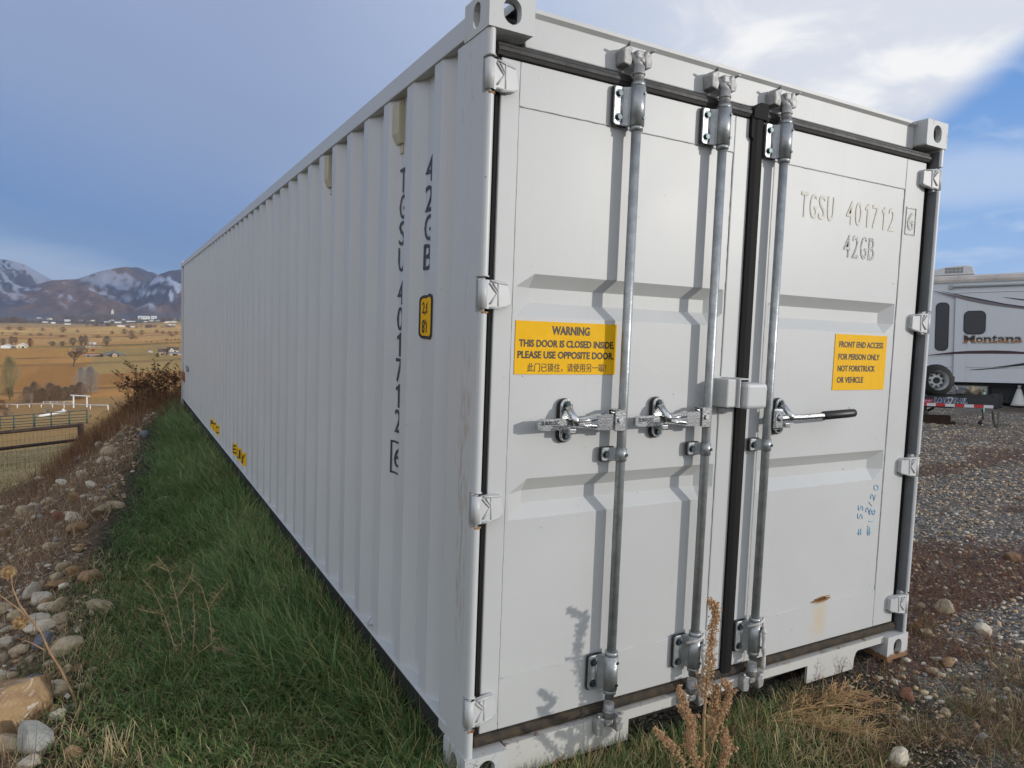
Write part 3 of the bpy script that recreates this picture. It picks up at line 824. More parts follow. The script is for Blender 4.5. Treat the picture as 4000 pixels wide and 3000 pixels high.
# lock box over the meeting of the two leaves
mb = MB()
mb.prism([(1.045, 1.278), (1.128, 1.278), (1.128, 1.392), (1.045, 1.392)], YD-.003, YD-.001, axis=1)
mb.box((1.108, -.052, 1.276), (1.113, YD-.002, 1.390), .001); mb.box((1.113, -.052, 1.385), (1.158, YD-.02, 1.390), .001)
mb.box((1.055, -.040, 1.276), (1.108, YD-.002, 1.387), .006)
bxl = mb.build('lock_box', [P_door], cont)
mb = MB(); mb.box((1.124, -.074, 1.272), (1.242, YD-.02, 1.372), .014, seg=3); mb.build('box_cover', [P_post2], bxl)
mb = MB(); mb.tube([(1.243, -.03, 1.338), (1.262, -.038, 1.332), (1.266, -.042, 1.346), (1.263, -.044, 1.356)], .004, 8); mb.build('hook', [P_door], bxl)
mb = MB(); mb.box((1.098, .012, 1.252), (1.150, YD-.001, 1.268), .002); mb.build('stop_block', [P_post2], bxl)

# signs and lettering on the leaves
YP = YD+.003
pl = lambda off: (lambda a, b: (a, YP-off, b))
def sign(name, x0, x1, z0, z1, lines, parent, extra=None):
    mb = MB(); mb.box((x0, YP-.0022, z0), (x1, YP-.0007, z1), 0, 0)
    for s, a, b, c, d, bold in lines: text_on(mb, s, x0+(x1-x0)*a, x0+(x1-x0)*b, z0+(z1-z0)*c, z0+(z1-z0)*d, pl(.0032), 1, bold)
    return mb.build(name, [YEL, BLK], parent, False)
sign('warning_sign', .158, .578, 1.398, 1.578, [('WARNING', .34, .715, .755, .925, .034), ('THIS DOOR IS CLOSED INSIDE.', .035, .975, .515, .655, .03),
     ('PLEASE USE OPPOSITE DOOR.', .025, .975, .30, .44, .03), ('此门已锁住，请使用另一端！', .12, .90, .045, .215, 0.0)], doorL)
sign('access_sign', 1.790, 2.163, 1.330, 1.582, [('FRONT END ACCESS', .075, .925, .765, .875, .026), ('FOR PERSON ONLY', .075, .870, .545, .655, .026), ('NOT FORKTRUCK', .075, .795, .335, .445, .026), ('OR VEHICLE', .075, .575, .130, .240, .026)], doorR)
mb = MB()
def foil(s, x0, x1, z0, z1):
    n = len(s); 
    for i, ch in enumerate(s):
        if ch == ' ': continue
        a = x0+(x1-x0)*i/n; b = x0+(x1-x0)*(i+.76)/n
        if ch == '1': a += (b-a)*.22; b -= (b-a)*.30
        text_on(mb, ch, a, b, z0, z1, pl(.0022), 0, .004)
foil('TGSU', 1.510, 1.735, 2.066, 2.170)
mb.build('owner_lettering', [FOIL_GLINT], doorR, False); mb = MB()
foil('401712', 1.808, 2.168, 2.066, 2.170)
mb.build('serial_lettering', [FOIL_GLINT], doorR, False); mb = MB()
foil('42GB', 1.805, 2.035, 1.922, 2.022)
mb.build('size_code_lettering', [FOIL], doorR, False)
mb = MB(); pw = lambda a, b: (a, YD-.0022, b)
text_on(mb, '6', 2.247, 2.296, 2.083, 2.168, pw, 0, .015)
for a, b, c, d in ((2.232, 2.310, 2.184, 2.190), (2.232, 2.310, 2.062, 2.068), (2.232, 2.236, 2.068, 2.184), (2.306, 2.310, 2.068, 2.184)): mb.box((a, YD-.003, c), (b, YD-.001, d))
mb.build('check_digit', [FOIL], doorR, False)
mb = MB()
def scrawl(paths, ox, oz, s, ang):
    ca, sa = math.cos(ang), math.sin(ang)
    for p in paths:
        pts = [(ox+s*(a*ca-b*sa), YP-.0016, oz+s*(a*sa+b*ca)) for a, b in p]
        mb.tube(pts, .0014, 5)
S_ = [(.9, 1), (.5, 1.05), (.15, .85), (.3, .55), (.75, .4), (.6, .05), (.05, .0)]
two = [(.0, .75), (.3, 1.0), (.65, .85), (.45, .4), (.0, .0), (.8, .05)]
zero = [(.4+.34*math.cos(k*.52), .5+.5*math.sin(k*.52)) for k in range(13)]
eight = [(.4+.3*math.sin(2*k*.26), .5+.5*math.cos(k*.26)) for k in range(25)]
sh = lambda P, dx: [(a+dx, b) for a, b in P]
scrawl([[(.0, .1), (.9, .1)], [(.0, .55), (.9, .55)], [(.35, -.2), (.35, .9)], sh(S_, 2.2), sh(S_, 3.4)], 2.075, .640, .034, math.pi*.5)
mb.build('marker_scrawl', [BLUE], doorR); mb = MB()
scrawl([[(.1, -.1), (.1, 1)], [(-.3, .7), (.9, .9)], [(-.3, .4), (.7, .5)], [(1.4, 1), (1.4, 0)], sh(eight, 2.1)], 2.155, .640, .040, math.pi*.46)
mb.build('marker_scrawl', [BLUE], doorR); mb = MB()
scrawl([two, [(1.4, 1.0), (1.15, .0)], sh(two, 1.9), sh(zero, 3.2)], 2.125, .735, .036, math.pi*.36)
mb.build('marker_scrawl', [BLUE], doorR)
# ------------------------------------------------------------------ terrain
_EY = np.array([-60, -3, 0, 2, 4, 6, 9, 12, 14, 16, 200]); _EX = np.array([-3.6, -1.34, -1.24, -1.20, -1.12, -.95, -.70, -.42, -.15, 2.25, 223.0])
_FD = np.array([-5, 0, .3, .7, 1.2, 1.7, 2.2, 3.9, 8.8, 27.5, 47, 135, 184, 282, 400, 616, 1214, 3420, 5870, 8800, 25000])
_FZ = np.array([0, 0, .10, .42, .85, 1.28, 1.65, 2.45, 3.3, 5.8, 8.4, 18.8, 22.8, 28, 29.7, 29.8, 29, 22, 2, -70, -300.0])
def bank(x, y):
    """distance left of / beyond the edge of the level yard"""
    xe = np.interp(y, _EY, _EX); k = np.clip((y-12.5)/4, 0, 1); return (xe-x)/(1+.56*k*k*(3-2*k))
def H(x, y):
    x = np.asarray(x, float); y = np.asarray(y, float)
    d = bank(x, y)+.12*(fbm(x*1.3, y*1.3, 3)-.5)
    z = -np.interp(d, _FD, _FZ)
    near = np.exp(-np.maximum(0, np.hypot(x, y-4)-14)/25)
    amp = np.where(d > .1, .16, .035)*np.clip(np.hypot(x, y)/3+.4, 0, 1)
    z = z + near*amp*(fbm(x*2.2, y*2.2, 11)-.5) + near*.02*(fbm(x*7, y*7, 5)-.5)
    far = np.clip((d-15)/200, 0, 1); z = z+far*1.6*(fbm(x/120, y/120, 8)-.5)
    # the yard: level at the door, a touch lower along the left side of the container
    z = z-.03-.03*np.clip((.3-x)*2, 0, 1)*np.clip((y+.2)*2, 0, 1)
    inside = (x > -.02) & (x < CW+.05) & (y > -.05) & (y < CL+.1)
    z = np.where(inside, np.minimum(z, -.03), z)
    return z
def hit(u, v):
    """point of the ground seen along a pixel of the 4000 x 3000 photograph"""
    d = ray(u, v); t = np.concatenate([np.linspace(.5, 40, 3000), np.geomspace(40, 7500, 4000)])
    P = CAM[None]+d[None]*t[:, None]; cl = P[:, 2]-H(P[:, 0], P[:, 1]); k = np.argmax(cl < 0)
    if cl[k] >= 0:
        k = len(t)-1-np.argmin((cl/t)[::-1][:2600]); P[k, 2] -= cl[k]
    return Vector(P[k])
def ground(x, y): return float(H(np.array([x]), np.array([y]))[0])
def lerp3(a, b, k): return np.asarray(a)*(1-k[..., None])+np.asarray(b)*k[..., None]
def sstep(v, a, b):
    k = np.clip((v-a)/(b-a), 0, 1); return k*k*(3-2*k)
FIELDS = [(60, (.34, .245, .12)), (150, (.36, .25, .12)), (215, (.33, .22, .11)), (252, (.46, .265, .105)), (372, (.40, .225, .09)), (386, (.49, .285, .115)), (600, (.45, .27, .11)), (640, (.33, .27, .12)),
          (720, (.44, .28, .13)), (905, (.50, .34, .17)), (1080, (.46, .29, .15)), (1260, (.56, .39, .20)), (1480, (.60, .44, .23)), (1900, (.56, .39, .20)), (2350, (.40, .29, .17)), (2900, (.42, .32, .21)), (3600, (.27, .225, .19)), (5200, (.19, .18, .185)), (90000, (.14, .14, .16))]
def ground_colour(x, y):
    d = bank(x, y); n1 = fbm(x*1.1, y*1.1, 21); n2 = fbm(x*5, y*5, 22); n3 = fbm(x*.35, y*.35, 23)
    # yard: grey gravel with rusty mats of dead weed
    c = lerp3((.175, .165, .155), (.215, .195, .17), n2)
    rust = sstep(fbm(x*.55+3, y*1.9, 24)+.25*(n2-.5), .54, .66)*sstep(x, 1.6, 3.0)
    c = lerp3(c, (.135, .090, .062), rust*.6)
    # dark soil below the grass on the left and before the door
    g = np.maximum(sstep(-x, -.25, .1)*sstep(y, -6, -1), sstep(2.3-x-1.0*np.maximum(0, -y-.3)+(n1-.5)*.9, 0, .5)*sstep(-y, -.3, .1))
    c = lerp3(c, (.055, .050, .028), g)
    # weedy, stony bank
    b = sstep(d, -.1, .15); c = lerp3(c, lerp3((.15, .100, .062), (.23, .165, .105), n2), b)
    # dry pasture below it
    p = sstep(d, 2.0, 3.6)*sstep(y, 4, 9)
    past = lerp3((.52, .39, .19), (.42, .31, .14), sstep(n3, .35, .65)); past = lerp3(past, (.26, .25, .10), sstep(n1, .60, .78)*.35)
    c = lerp3(c, past, p)
    yy = y+18*(fbm(x/60, y/300, 31)-.5)
    far = sstep(d, 22, 34)
    fy = np.array([f[0] for f in FIELDS]); idx = np.clip(np.searchsorted(fy, yy), 0, len(fy)-1)
    fc = np.array([f[1] for f in FIELDS])[idx]
    lat = _h(np.floor((x+np.where(idx % 2, 40, -90))/np.maximum(120, yy*.16)), idx.astype(float), 5)
    fc = fc*(0.86+.28*lat)[:, None]*np.array((1.58, 1.36, 1.0))
    gold = (x > -14+(y-330)*.02) & (yy > 300) & (yy < 452); fc[gold] = (.60, .39, .14)
    lawn = (x > -13) & (yy > 452) & (yy < 560); fc[lawn] = (.55, .37, .13)
    # ditches and hedge lines between the fields
    for q, w in ((240, 5), (379, 7), (452, 3), (640, 8), (905, 9), (1080, 9), (1260, 11), (1480, 14), (1900, 18), (2350, 40)):
        k = np.exp(-((yy-q)/w)**2)*(.5+.5*fbm(x/30, yy/30, q)); fc = lerp3(fc, (.13, .09, .06), k*.85)
    # the paved lane of the far houses
    lane = np.exp(-((yy-566-.2*(x-10))/4)**2)*(x > -12); fc = lerp3(fc, (.34, .30, .26), lane)
    wood = sstep(fbm(x/170, y/420, 41), .52, .60)*sstep(yy, 2400, 3200); fc = lerp3(fc, (.085, .07, .065), wood*.85)
    c = lerp3(c, fc*(0.90+.2*fbm(x/9, y/40, 33))[:, None], far)
    return c
def build_terrain():
    rr = [.0, .15, .3]
    while rr[-1] < 17200: rr.append(rr[-1]*(1.033 if rr[-1] < 90 else 1.028)+.004)
    rr = np.array(rr)
    # finer spokes where the photograph looks
    a = []; t = -180.0
    while t < 180: a.append(t); t += .22 if -20 < t < 10 else (.5 if -40 < t < 90 else 1.5)
    a = np.radians(np.array(a)); R_, A_ = np.meshgrid(rr, a, indexing='ij')
    x = CAM[0]+.3+R_*np.sin(A_); y = CAM[1]+R_*np.cos(A_)
    z = H(x.ravel(), y.ravel()); V = np.c_[x.ravel(), y.ravel(), z]
    nr, na = R_.shape; i, j = np.meshgrid(np.arange(nr-1), np.arange(na), indexing='ij'); j2 = (j+1) % na
    Fc = np.stack([i*na+j, i*na+j2, (i+1)*na+j2, (i+1)*na+j], -1).reshape(-1, 4)
    o = np_mesh('ground', V, Fc[:, ::-1], ground_colour(V[:, 0], V[:, 1]), [GROUND], None, True); tag(o, kind='structure')
def earth():
    m = bpy.data.materials.new('earth'); m.use_nodes = True; t = NT(m.node_tree); b = t.n['Principled BSDF']
    a = t.node('ShaderNodeVertexColor'); a.layer_name = 'col'; co = t.node('ShaderNodeTexCoord').outputs['Object']
    n = t.noise(co, 9, 6, .7); h = n
    c = a.outputs[0]
    for sc, lo, hi in ((24, .72, 1.30), (70, .55, 1.55)):          # clods and small stones
        v = t.node('ShaderNodeTexVoronoi'); v.inputs['Scale'].default_value = sc; t.l.new(co, v.inputs['Vector'])
        k = t.math('ADD', lo, t.math('MULTIPLY', t.sep(v.outputs['Color'])[0], hi-lo)); k = t.math('MULTIPLY', k, t.smooth(v.outputs['Distance'], .75, .3, .55, 1.0))
        cc = t.node('ShaderNodeCombineColor'); [t.put(cc.inputs[i], k) for i in range(3)]; c = t.mix(1.0, c, cc.outputs[0], 'MULTIPLY'); h = t.math('SUBTRACT', h, t.math('MULTIPLY', v.outputs['Distance'], .6))
    k = t.smooth(n, .25, .75, .75, 1.28); cc = t.node('ShaderNodeCombineColor'); [t.put(cc.inputs[i], k) for i in range(3)]; c = t.mix(1.0, c, cc.outputs[0], 'MULTIPLY')
    bn = t.node('ShaderNodeBump'); bn.inputs['Strength'].default_value = .7; bn.inputs['Distance'].default_value = .012; t.l.new(h, bn.inputs['Height']); t.l.new(bn.outputs[0], b.inputs['Normal'])
    t.l.new(c, b.inputs['Base Color']); b.inputs['Roughness'].default_value = .95; b.inputs['Specular IOR Level'].default_value = .15
    return m
GROUND = earth()
build_terrain()

# ------------------------------------------------------------------ mountains
def build_mountains():
    az = np.concatenate([np.arange(-70, -14, .4), np.arange(-14, 9, .06), np.arange(9, 60, .4)]); r = np.linspace(7600, 16500, 110)
    A_, R_ = np.meshgrid(az, r, indexing='ij'); x = CAM[0]+R_*np.sin(np.radians(A_)); y = CAM[1]+R_*np.cos(np.radians(A_))
    def layer(pa, pe, r0, wf, wb, seed, rough):
        e = np.interp(A_, pa, pe)
        s = np.where(R_ < r0, (r0-R_)/wf, (R_-r0)/wb); body = np.clip(1-s, 0, 1)
        wx = x+420*(fbm(x/1500, y/1500, seed+40)-.5); wy = y+700*(fbm(x/1500, y/1500, seed+41)-.5)
        rid = 1-np.abs(2*fbm(wx/1050, wy/1900, seed, 5)-1)
        spur = 1-np.abs(2*fbm(wx/620+wy/2600, wy/2600, seed+3, 4)-1)
        h = e*r0*body**1.05
        return h-(rough*e*r0*np.clip(body*3.2*(1-body*.93), 0, 1)*(1.3-.8*rid-.55*spur))
    L1 = layer([-70, -30, -12, -8.5, -6.7, -5.4, -4.3, -3.3, -1, 3, 9, 60], [.045, .05, .060, .069, .0672, .0622, .0500, .0420, .03, .0, .0, .0], 13200, 4200, 3000, 3, .62)
    L2 = layer([-70, -9, -6.5, -5, -4.1, -3.3, -2.5, -1.7, -.9, -.3, .5, 1.5, 2.2, 2.7, 4, 6, 60], [.0, .018, .028, .036, .043, .0472, .0492, .055, .0612, .0635, .0655, .0650, .0610, .0575, .05, .03, .0], 11300, 3200, 3000, 9, .60)
    L3 = layer([-70, -.4, .5, 1.3, 2.0, 2.6, 3.2, 4.1, 8, 16, 30, 60], [0, .0, .014, .030, .046, .0585, .0640, .0672, .082, .07, .05, .04], 9900, 2100, 3500, 14, .60)
    St = np.stack([L1, L2, L3]); k = St.argmax(0); h = St.max(0)
    z = H(x.ravel(), y.ravel()).reshape(x.shape)-6+np.maximum(h, 0)*1.03
    n = fbm(x/420, y/700, 51, 5); n2 = fbm(x/520+y/1400, y/1500, 53, 5)
    c = lerp3((.145, .088, .062), (.062, .058, .072), sstep(n, .42, .58))
    c = lerp3(c, (.020, .030, .040), sstep(fbm(x/700+y/1600, y/1500, 57, 4), .50, .60)*sstep(h/R_, .022, .045)*.9)   # dark timber
    gy = np.gradient(z, axis=0)/np.gradient(x, axis=0)
    shade = sstep(-gy, -.02, .25)
    st1 = fbm(x/330+y/900, y/2600, 53, 5); st2 = fbm(x/120+y/420, y/900, 54, 4); fine = fbm(x/45, y/160, 55, 3)
    snow = sstep(.5*st1+.3*st2+.2*fine+.07*shade+.9*np.clip(h/R_-.036, -.03, .03)+np.where(k == 2, .050, -.030), .53, .61)*sstep(h/R_, .006, .022)
    c = c*(0.55+.9*fine)[..., None]
    c = lerp3(c, (.40, .44, .54), snow*np.where(k == 2, .85, .55))
    low = sstep(h/R_, .014, .001); c = lerp3(c, (.10, .095, .10), low)
    V = np.c_[x.ravel(), y.ravel(), z.ravel()]; na, nr = A_.shape
    i, j = np.meshgrid(np.arange(na-1), np.arange(nr-1), indexing='ij'); Fc = np.stack([i*nr+j, i*nr+j+1, (i+1)*nr+j+1, (i+1)*nr+j], -1).reshape(-1, 4)
    o = np_mesh('mountains', V, Fc, c.reshape(-1, 3), [col_mat('mountain_slopes', .95, .1)], None, True); tag(o, kind='structure')
build_mountains()

# ------------------------------------------------------------------ haze over the valley
hz_m = bpy.data.materials.new('valley_haze'); hz_m.use_nodes = True
_t = NT(hz_m.node_tree); _t.n.remove(_t.n['Principled BSDF'])
_v = _t.node('ShaderNodeVolumePrincipled'); _v.inputs['Color'].default_value = (.58, .72, 1.0, 1); _v.inputs['Density'].default_value = 3.5e-5; _v.inputs['Anisotropy'].default_value = .2
_t.l.new(_v.outputs[0], _t.n['Material Output'].inputs['Volume'])
mb = MB(); mb.box((-17900, -17900, -420), (17900, 17900, 1060)); hz = mb.build('haze', [hz_m]); tag(hz, kind='stuff')
# ------------------------------------------------------------------ bare trees, brush, houses and fences of the valley
def branches(r, h, spread, levels, n0, up=.5, trunk=.3, seed=1):
    """segments (p, q, r0, r1) of a leafless tree of height h"""
    R = random.Random(seed); segs = []
    def grow(p, d, L, rad, lev):
        k = 3 if lev < 2 else 2
        for i in range(k):
            q = p+d*(L/k); segs.append((p, q, rad*(1-.25*i/k), rad*(1-.25*(i+1)/k))); p = q
            d = (d+Vector((R.uniform(-1, 1), R.uniform(-1, 1), R.uniform(-.4, .9)*up))*.22).normalized()
            if lev < levels and (i > 0 or lev > 0 or n0 > 2):
                for _ in range(R.choice((1, 2, 2)) if lev else 2):
                    a = R.uniform(0, 6.283); s = R.uniform(.5, 1.15)*spread
                    o = Vector((math.cos(a), math.sin(a), 0)); e = (d+o*s+Vector((0, 0, up*.25))).normalized()
                    grow(p, e, L*R.uniform(.55, .78), rad*.55, lev+1)
    for i in range(n0):
        a = R.uniform(0, 6.283); lean = .06 if n0 == 1 else R.uniform(.15, .6)*spread
        grow(Vector((R.uniform(-1, 1), R.uniform(-1, 1), 0))*(0 if n0 == 1 else h*.06), Vector((math.cos(a)*lean, math.sin(a)*lean, 1)).normalized(), h*trunk, r, 0)
    zmax = max(s[1].z for s in segs); f = h/zmax
    return [(a*f, b*f, c, d) for a, b, c, d in segs]
def seg_mesh(segs, n=3):
    P = np.array([s[0] for s in segs]); Q = np.array([s[1] for s in segs]); r0 = np.array([s[2] for s in segs]); r1 = np.array([s[3] for s in segs])
    d = Q-P; d /= np.linalg.norm(d, axis=1, keepdims=True)+1e-9
    ref = np.where(np.abs(d[:, 2:3]) < .9, [[0, 0, 1.0]], [[1.0, 0, 0]]); u = np.cross(d, ref); u /= np.linalg.norm(u, axis=1, keepdims=True); w = np.cross(d, u)
    m = len(segs); V = np.zeros((m, 2*n, 3))
    for k in range(n):
        o = u*math.cos(2*math.pi*k/n)+w*math.sin(2*math.pi*k/n); V[:, k] = P+o*r0[:, None]; V[:, n+k] = Q+o*r1[:, None]
    b = np.arange(m)[:, None]*2*n
    Fc = np.concatenate([np.concatenate([b+k, b+(k+1) % n, b+n+(k+1) % n, b+n+k], 1) for k in range(n)])
    return V.reshape(-1, 3), Fc
BARK = mat('grey_bark', (.16, .125, .10), .95, 0, .1, .3, 3); TWIG = mat('pale_twigs', (.30, .24, .19), .95, 0, .1, .3, 1.5)
TWIG_OLIVE = mat('olive_twigs', (.30, .27, .15), .95, 0, .1, .3, 1.5); TWIG_GREY = mat('grey_twigs', (.36, .34, .32), .95, 0, .1, .25, 1.5); TWIG_RED = mat('russet_twigs', (.30, .16, .09), .95, 0, .1, .3, 1.5)
GREENB = mat('evergreen', (.030, .045, .022), .95, 0, .1, .4, 4)
_tm = {}
def shrub_segs(seed, n, cx=1.0, low=.12, up=.9, r=.03, L=.16):
    """a leafless crown: fine twigs filling an uneven egg of height 1, over a few stems"""
    R = random.Random(seed); lob = [(R.uniform(0, 6.28), R.uniform(.15, .9), R.uniform(.12, .34)) for _ in range(9)]; tw = []; st = []
    while len(tw) < n:
        z = low+(1-low)*R.random()**.85; a = R.uniform(0, 6.283); zz = (z-low)/(1-low); env = .5*cx*math.sin(math.pi*min(1, zz*.82+.16))**.75
        for la, lz, lr in lob:
            env *= 1+lr*math.exp(-((z-lz)/.16)**2)*(math.cos(a-la)-.35)
        rr = env*math.sqrt(R.random())
        p = Vector((rr*math.cos(a), rr*math.sin(a), z)); d = Vector((math.cos(a)*rr*1.2, math.sin(a)*rr*1.2, up*.5))+Vector((R.gauss(0, .25), R.gauss(0, .25), R.gauss(0, .2)))
        d.normalize(); l = L*R.uniform(.5, 1.3); tw.append((p-d*l*.5, p+d*l*.5, r*R.uniform(.6, 1.2), r*.4))
    for k in range(9):
        a = R.uniform(0, 6.283); q = Vector((0, 0, 0)); d = Vector((math.cos(a)*.28*cx, math.sin(a)*.28*cx, 1)).normalized()
        for i in range(5):
            w = q+d*.15; st.append((q, w, r*(3.2-.5*i), r*(2.7-.5*i))); q = w; d = (d+Vector((R.gauss(0, .16), R.gauss(0, .16), .05))).normalized()
    return st, tw
def tree_meshes(kind):
    if kind in _tm: return _tm[kind]
    if kind in ('willow', 'thicket', 'bush', 'poplar'):
        st, tw = shrub_segs(len(kind)*13, *dict(willow=(2600, .8, .10, 1.6, .0016, .14), thicket=(2400, 1.0, .04, .9, .0020, .17), bush=(1000, 1.3, .02, .6, .0042, .20), poplar=(1500, .9, .18, .9, .0032, .16))[kind])
        out = []
        for nm, sg in (('trunk', st), ('crown', tw)):
            V, Fc = seg_mesh(sg); me = bpy.data.meshes.new(nm); me.from_pydata(V.tolist(), [], Fc.tolist()); out.append(me)
        _tm[kind] = out; return out
    spec = dict(big=(.34, 10, .85, 4, 1, .5, .30), sapling=(.05, 5, .35, 3, 1, .9, .34))[kind]
    segs = branches(*spec, seed=len(kind)*7+3)
    big = [s for s in segs if s[2] > spec[0]*.5]; small = [s for s in segs if s[2] <= spec[0]*.5]
    thick = dict(big=.042, sapling=.02)[kind]
    small = [(a, b, max(c, thick), max(d, thick)) for a, b, c, d in small]
    # extra fine twigs to close the crown
    R = random.Random(5); ex = []
    for a, b, c, d in small:
        for _ in range(dict(big=3, sapling=1)[kind]):
            v = (b-a).normalized()+Vector((R.uniform(-1, 1), R.uniform(-1, 1), R.uniform(-.6, .9)))*.7
            ex.append((b, b+v*spec[1]*R.uniform(.03, .075), thick*.8, thick*.45))
    out = []
    for nm, sg in (('trunk', big), ('crown', small+ex)):
        V, Fc = seg_mesh(sg); me = bpy.data.meshes.new(nm); me.from_pydata(V.tolist(), [], Fc.tolist()); out.append(me)
    _tm[kind] = out; return out
_made = {}
def tree(kind, pos, h, w, label, cat='tree', group=None, twig=TWIG, name=None, rz=None):
    t, c = tree_meshes(kind)
    e = empty(name or {'bush': 'bare_shrub', 'thicket': 'bare_shrub'}.get(kind, 'bare_tree'), pos)
    for nm, me, m in (('trunk', t, BARK), ('crown', c, twig)):
        key = (kind, nm, m.name)
        if key not in _made:
            mm = me.copy(); mm.materials.append(m); _made[key] = mm
        o = bpy.data.objects.new(nm, _made[key]); COL.objects.link(o); o.parent = e
    base = max(v.co.z for v in c.vertices); rad = max(math.hypot(v.co.x, v.co.y) for v in list(c.vertices)[::7])
    e.scale = (w/(2*rad), w/(2*rad), h/base); e.rotation_euler = (0, 0, rnd.uniform(0, 6.28) if rz is None else rz)
    tag(e, label, cat, group); return e
c1 = lambda a, b: (a/4.424, 1150+b/4.424)
c2 = lambda a, b: (a/3.318, 1500+b/3.318)
c3 = lambda a, b: (300+a/4.74, 1150+b/4.74)
def depth(p): return float(RC[2] @ (np.array(p)-CAM))
def sized(p, px): return px*depth(p)/F
p = hit(*c1(1275, 1252)); tree('big', p, sized(p, 90), sized(p, 118), 'large bare spreading tree on the edge of the orange field', twig=TWIG)
p = hit(38, 1566); tree('willow', p, sized(p, 182), sized(p, 92), 'tall olive tinged bare tree at the left edge of the photo', twig=TWIG_OLIVE)
p = hit(352, 1536); tree('thicket', p, sized(p, 112), sized(p, 104), 'rounded pale grey leafless shrub behind the dried sunflowers', 'shrub', twig=TWIG_GREY)
p = hit(318, 1512); tree('thicket', p, sized(p, 84), sized(p, 70), 'slighter grey leafless shrub beside the rounded pale grey one', 'shrub', twig=TWIG_GREY)
p = hit(*c2(418, 378)); tree('sapling', p, sized(p, 92), sized(p, 46), 'slender bare sapling between the green corral and the white fence')
BROWN = mat('brown_twigs', (.27, .20, .15), .95, 0, .1, .3, 1.5)
for i, (u, v, hh, ww) in enumerate(((105, 1575, 76, 50), (135, 1572, 84, 46), (165, 1569, 70, 52), (196, 1568, 86, 52), (226, 1566, 74, 48), (256, 1563, 72, 50), (284, 1560, 66, 46), (312, 1558, 66, 50))):
    p = hit(u, v); tree('thicket', p, sized(p, hh*rnd.uniform(.75, 1.1)), sized(p, ww*1.9), 'brown bare thicket in the row behind the white fence', 'shrub', 'brown thickets behind the white fence', BROWN)
p = hit(8, 1604); tree('bush', p, sized(p, 46), sized(p, 78), 'low russet bush at the left end of the white fence', 'shrub', twig=TWIG_RED)
p = hit(24, 1628); tree('bush', p, sized(p, 40), sized(p, 60), 'dark brown bush below the russet one by the green corral', 'shrub', twig=BROWN)
p = hit(186, 1612); tree('bush', p, sized(p, 24), sized(p, 40), 'pale grey low bush above the white pipe', 'shrub', twig=TWIG_GREY)
for (a, b, hh, ww, f) in ((1400, 905, 46, 36, c1), (1480, 905, 48, 40, c1), (1260, 890, 34, 52, c1), (1845, 890, 42, 52, c1), (910, 895, 20, 44, c1), (1080, 900, 22, 40, c1), (520, 925, 40, 34, c1), (60, 900, 34, 40, c1), (200, 880, 38, 40, c1), (270, 860, 30, 30, c1)):
    p = hit(*f(a, b)); tree('poplar', p, sized(p, hh), sized(p, ww), 'bare tree standing round the farmhouses on the valley floor', 'tree', 'bare trees round the farmhouses', TWIG_RED if a in (520, 270) else TWIG)
for (a, b, hh, ww, f) in ((150, 612, 14, 40, c1), (350, 622, 16, 54, c1), (735, 635, 14, 26, c1), (1090, 652, 22, 40, c1), (1340, 660, 12, 22, c1), (270, 705, 13, 40, c1), (530, 712, 9, 30, c1), (690, 715, 11, 44, c1), (1070, 735, 9, 60, c1),
                          (880, 715, 10, 20, c1), (655, 735, 14, 24, c3), (880, 735, 22, 40, c3), (1010, 745, 18, 44, c3), (1200, 750, 20, 36, c3), (1020, 828, 20, 66, c3), (1480, 715, 14, 26, c3), (1590, 728, 12, 30, c3), (1720, 735, 12, 34, c3), (1840, 735, 12, 30, c3), (1760, 778, 10, 44, c3), (40, 690, 12, 18, c1), (1690, 750, 12, 50, c1)):
    p = hit(*f(a, b)); tree('bush', p, sized(p, hh), sized(p, ww), 'bare brown bush along the field lines of the valley', 'shrub', 'bushes along the field lines', BROWN)
p = hit(*c3(1495, 1168)); tree('bush', p, sized(p, 18), sized(p, 26), 'dark green round shrub by the lane of the tan house', 'shrub', twig=GREENB)
for a, ww in ((1500, 12), (1610, 26)):
    p = hit(*c1(a, 985)); tree('bush', p, sized(p, 10), sized(p, ww), 'dark evergreen bush behind the long shed with the red roof', 'shrub', 'evergreens behind the red roofed shed', GREENB)
# far woods seen as one dark mass
V = []; Fc = []
base_v, base_f = seg_mesh([(a*4, b*4, c*4, d*4) for a, b, c, d in shrub_segs(77, 420, 1.3, .02, .6, .008, .22)[1]])
for (a0, a1, b, hh, n, f) in ((1030, 2000, 452, 24, 46, c1), (0, 1900, 500, 10, 34, c1), (0, 420, 488, 20, 20, c1), (100, 800, 398, 12, 26, c1), (780, 1130, 432, 14, 14, c1), (1500, 2200, 548, 9, 20, c1), (900, 1940, 615, 10, 26, c3), (1430, 1940, 500, 14, 22, c3), (740, 1200, 500, 12, 12, c3), (0, 300, 330, 12, 14, c1), (1640, 1940, 850, 5, 14, c3)):
    for k in range(n):
        u, v = f(rnd.uniform(a0, a1), b+rnd.uniform(-10, 10)); p = hit(u, v); s = sized(p, hh*rnd.uniform(.6, 1.2))/4
        V.append(base_v*np.array([s*1.6, s*1.6, s])+np.array(p)); Fc.append(base_f+len(base_v)*len(Fc))
# thicken each twig with distance so the mass closes
o = np_mesh('distant_woods', np.concatenate(V), np.concatenate(Fc), None, [mat('distant_branches', (.23, .19, .17), .95, 0, .1)]); tag(o, kind='stuff')

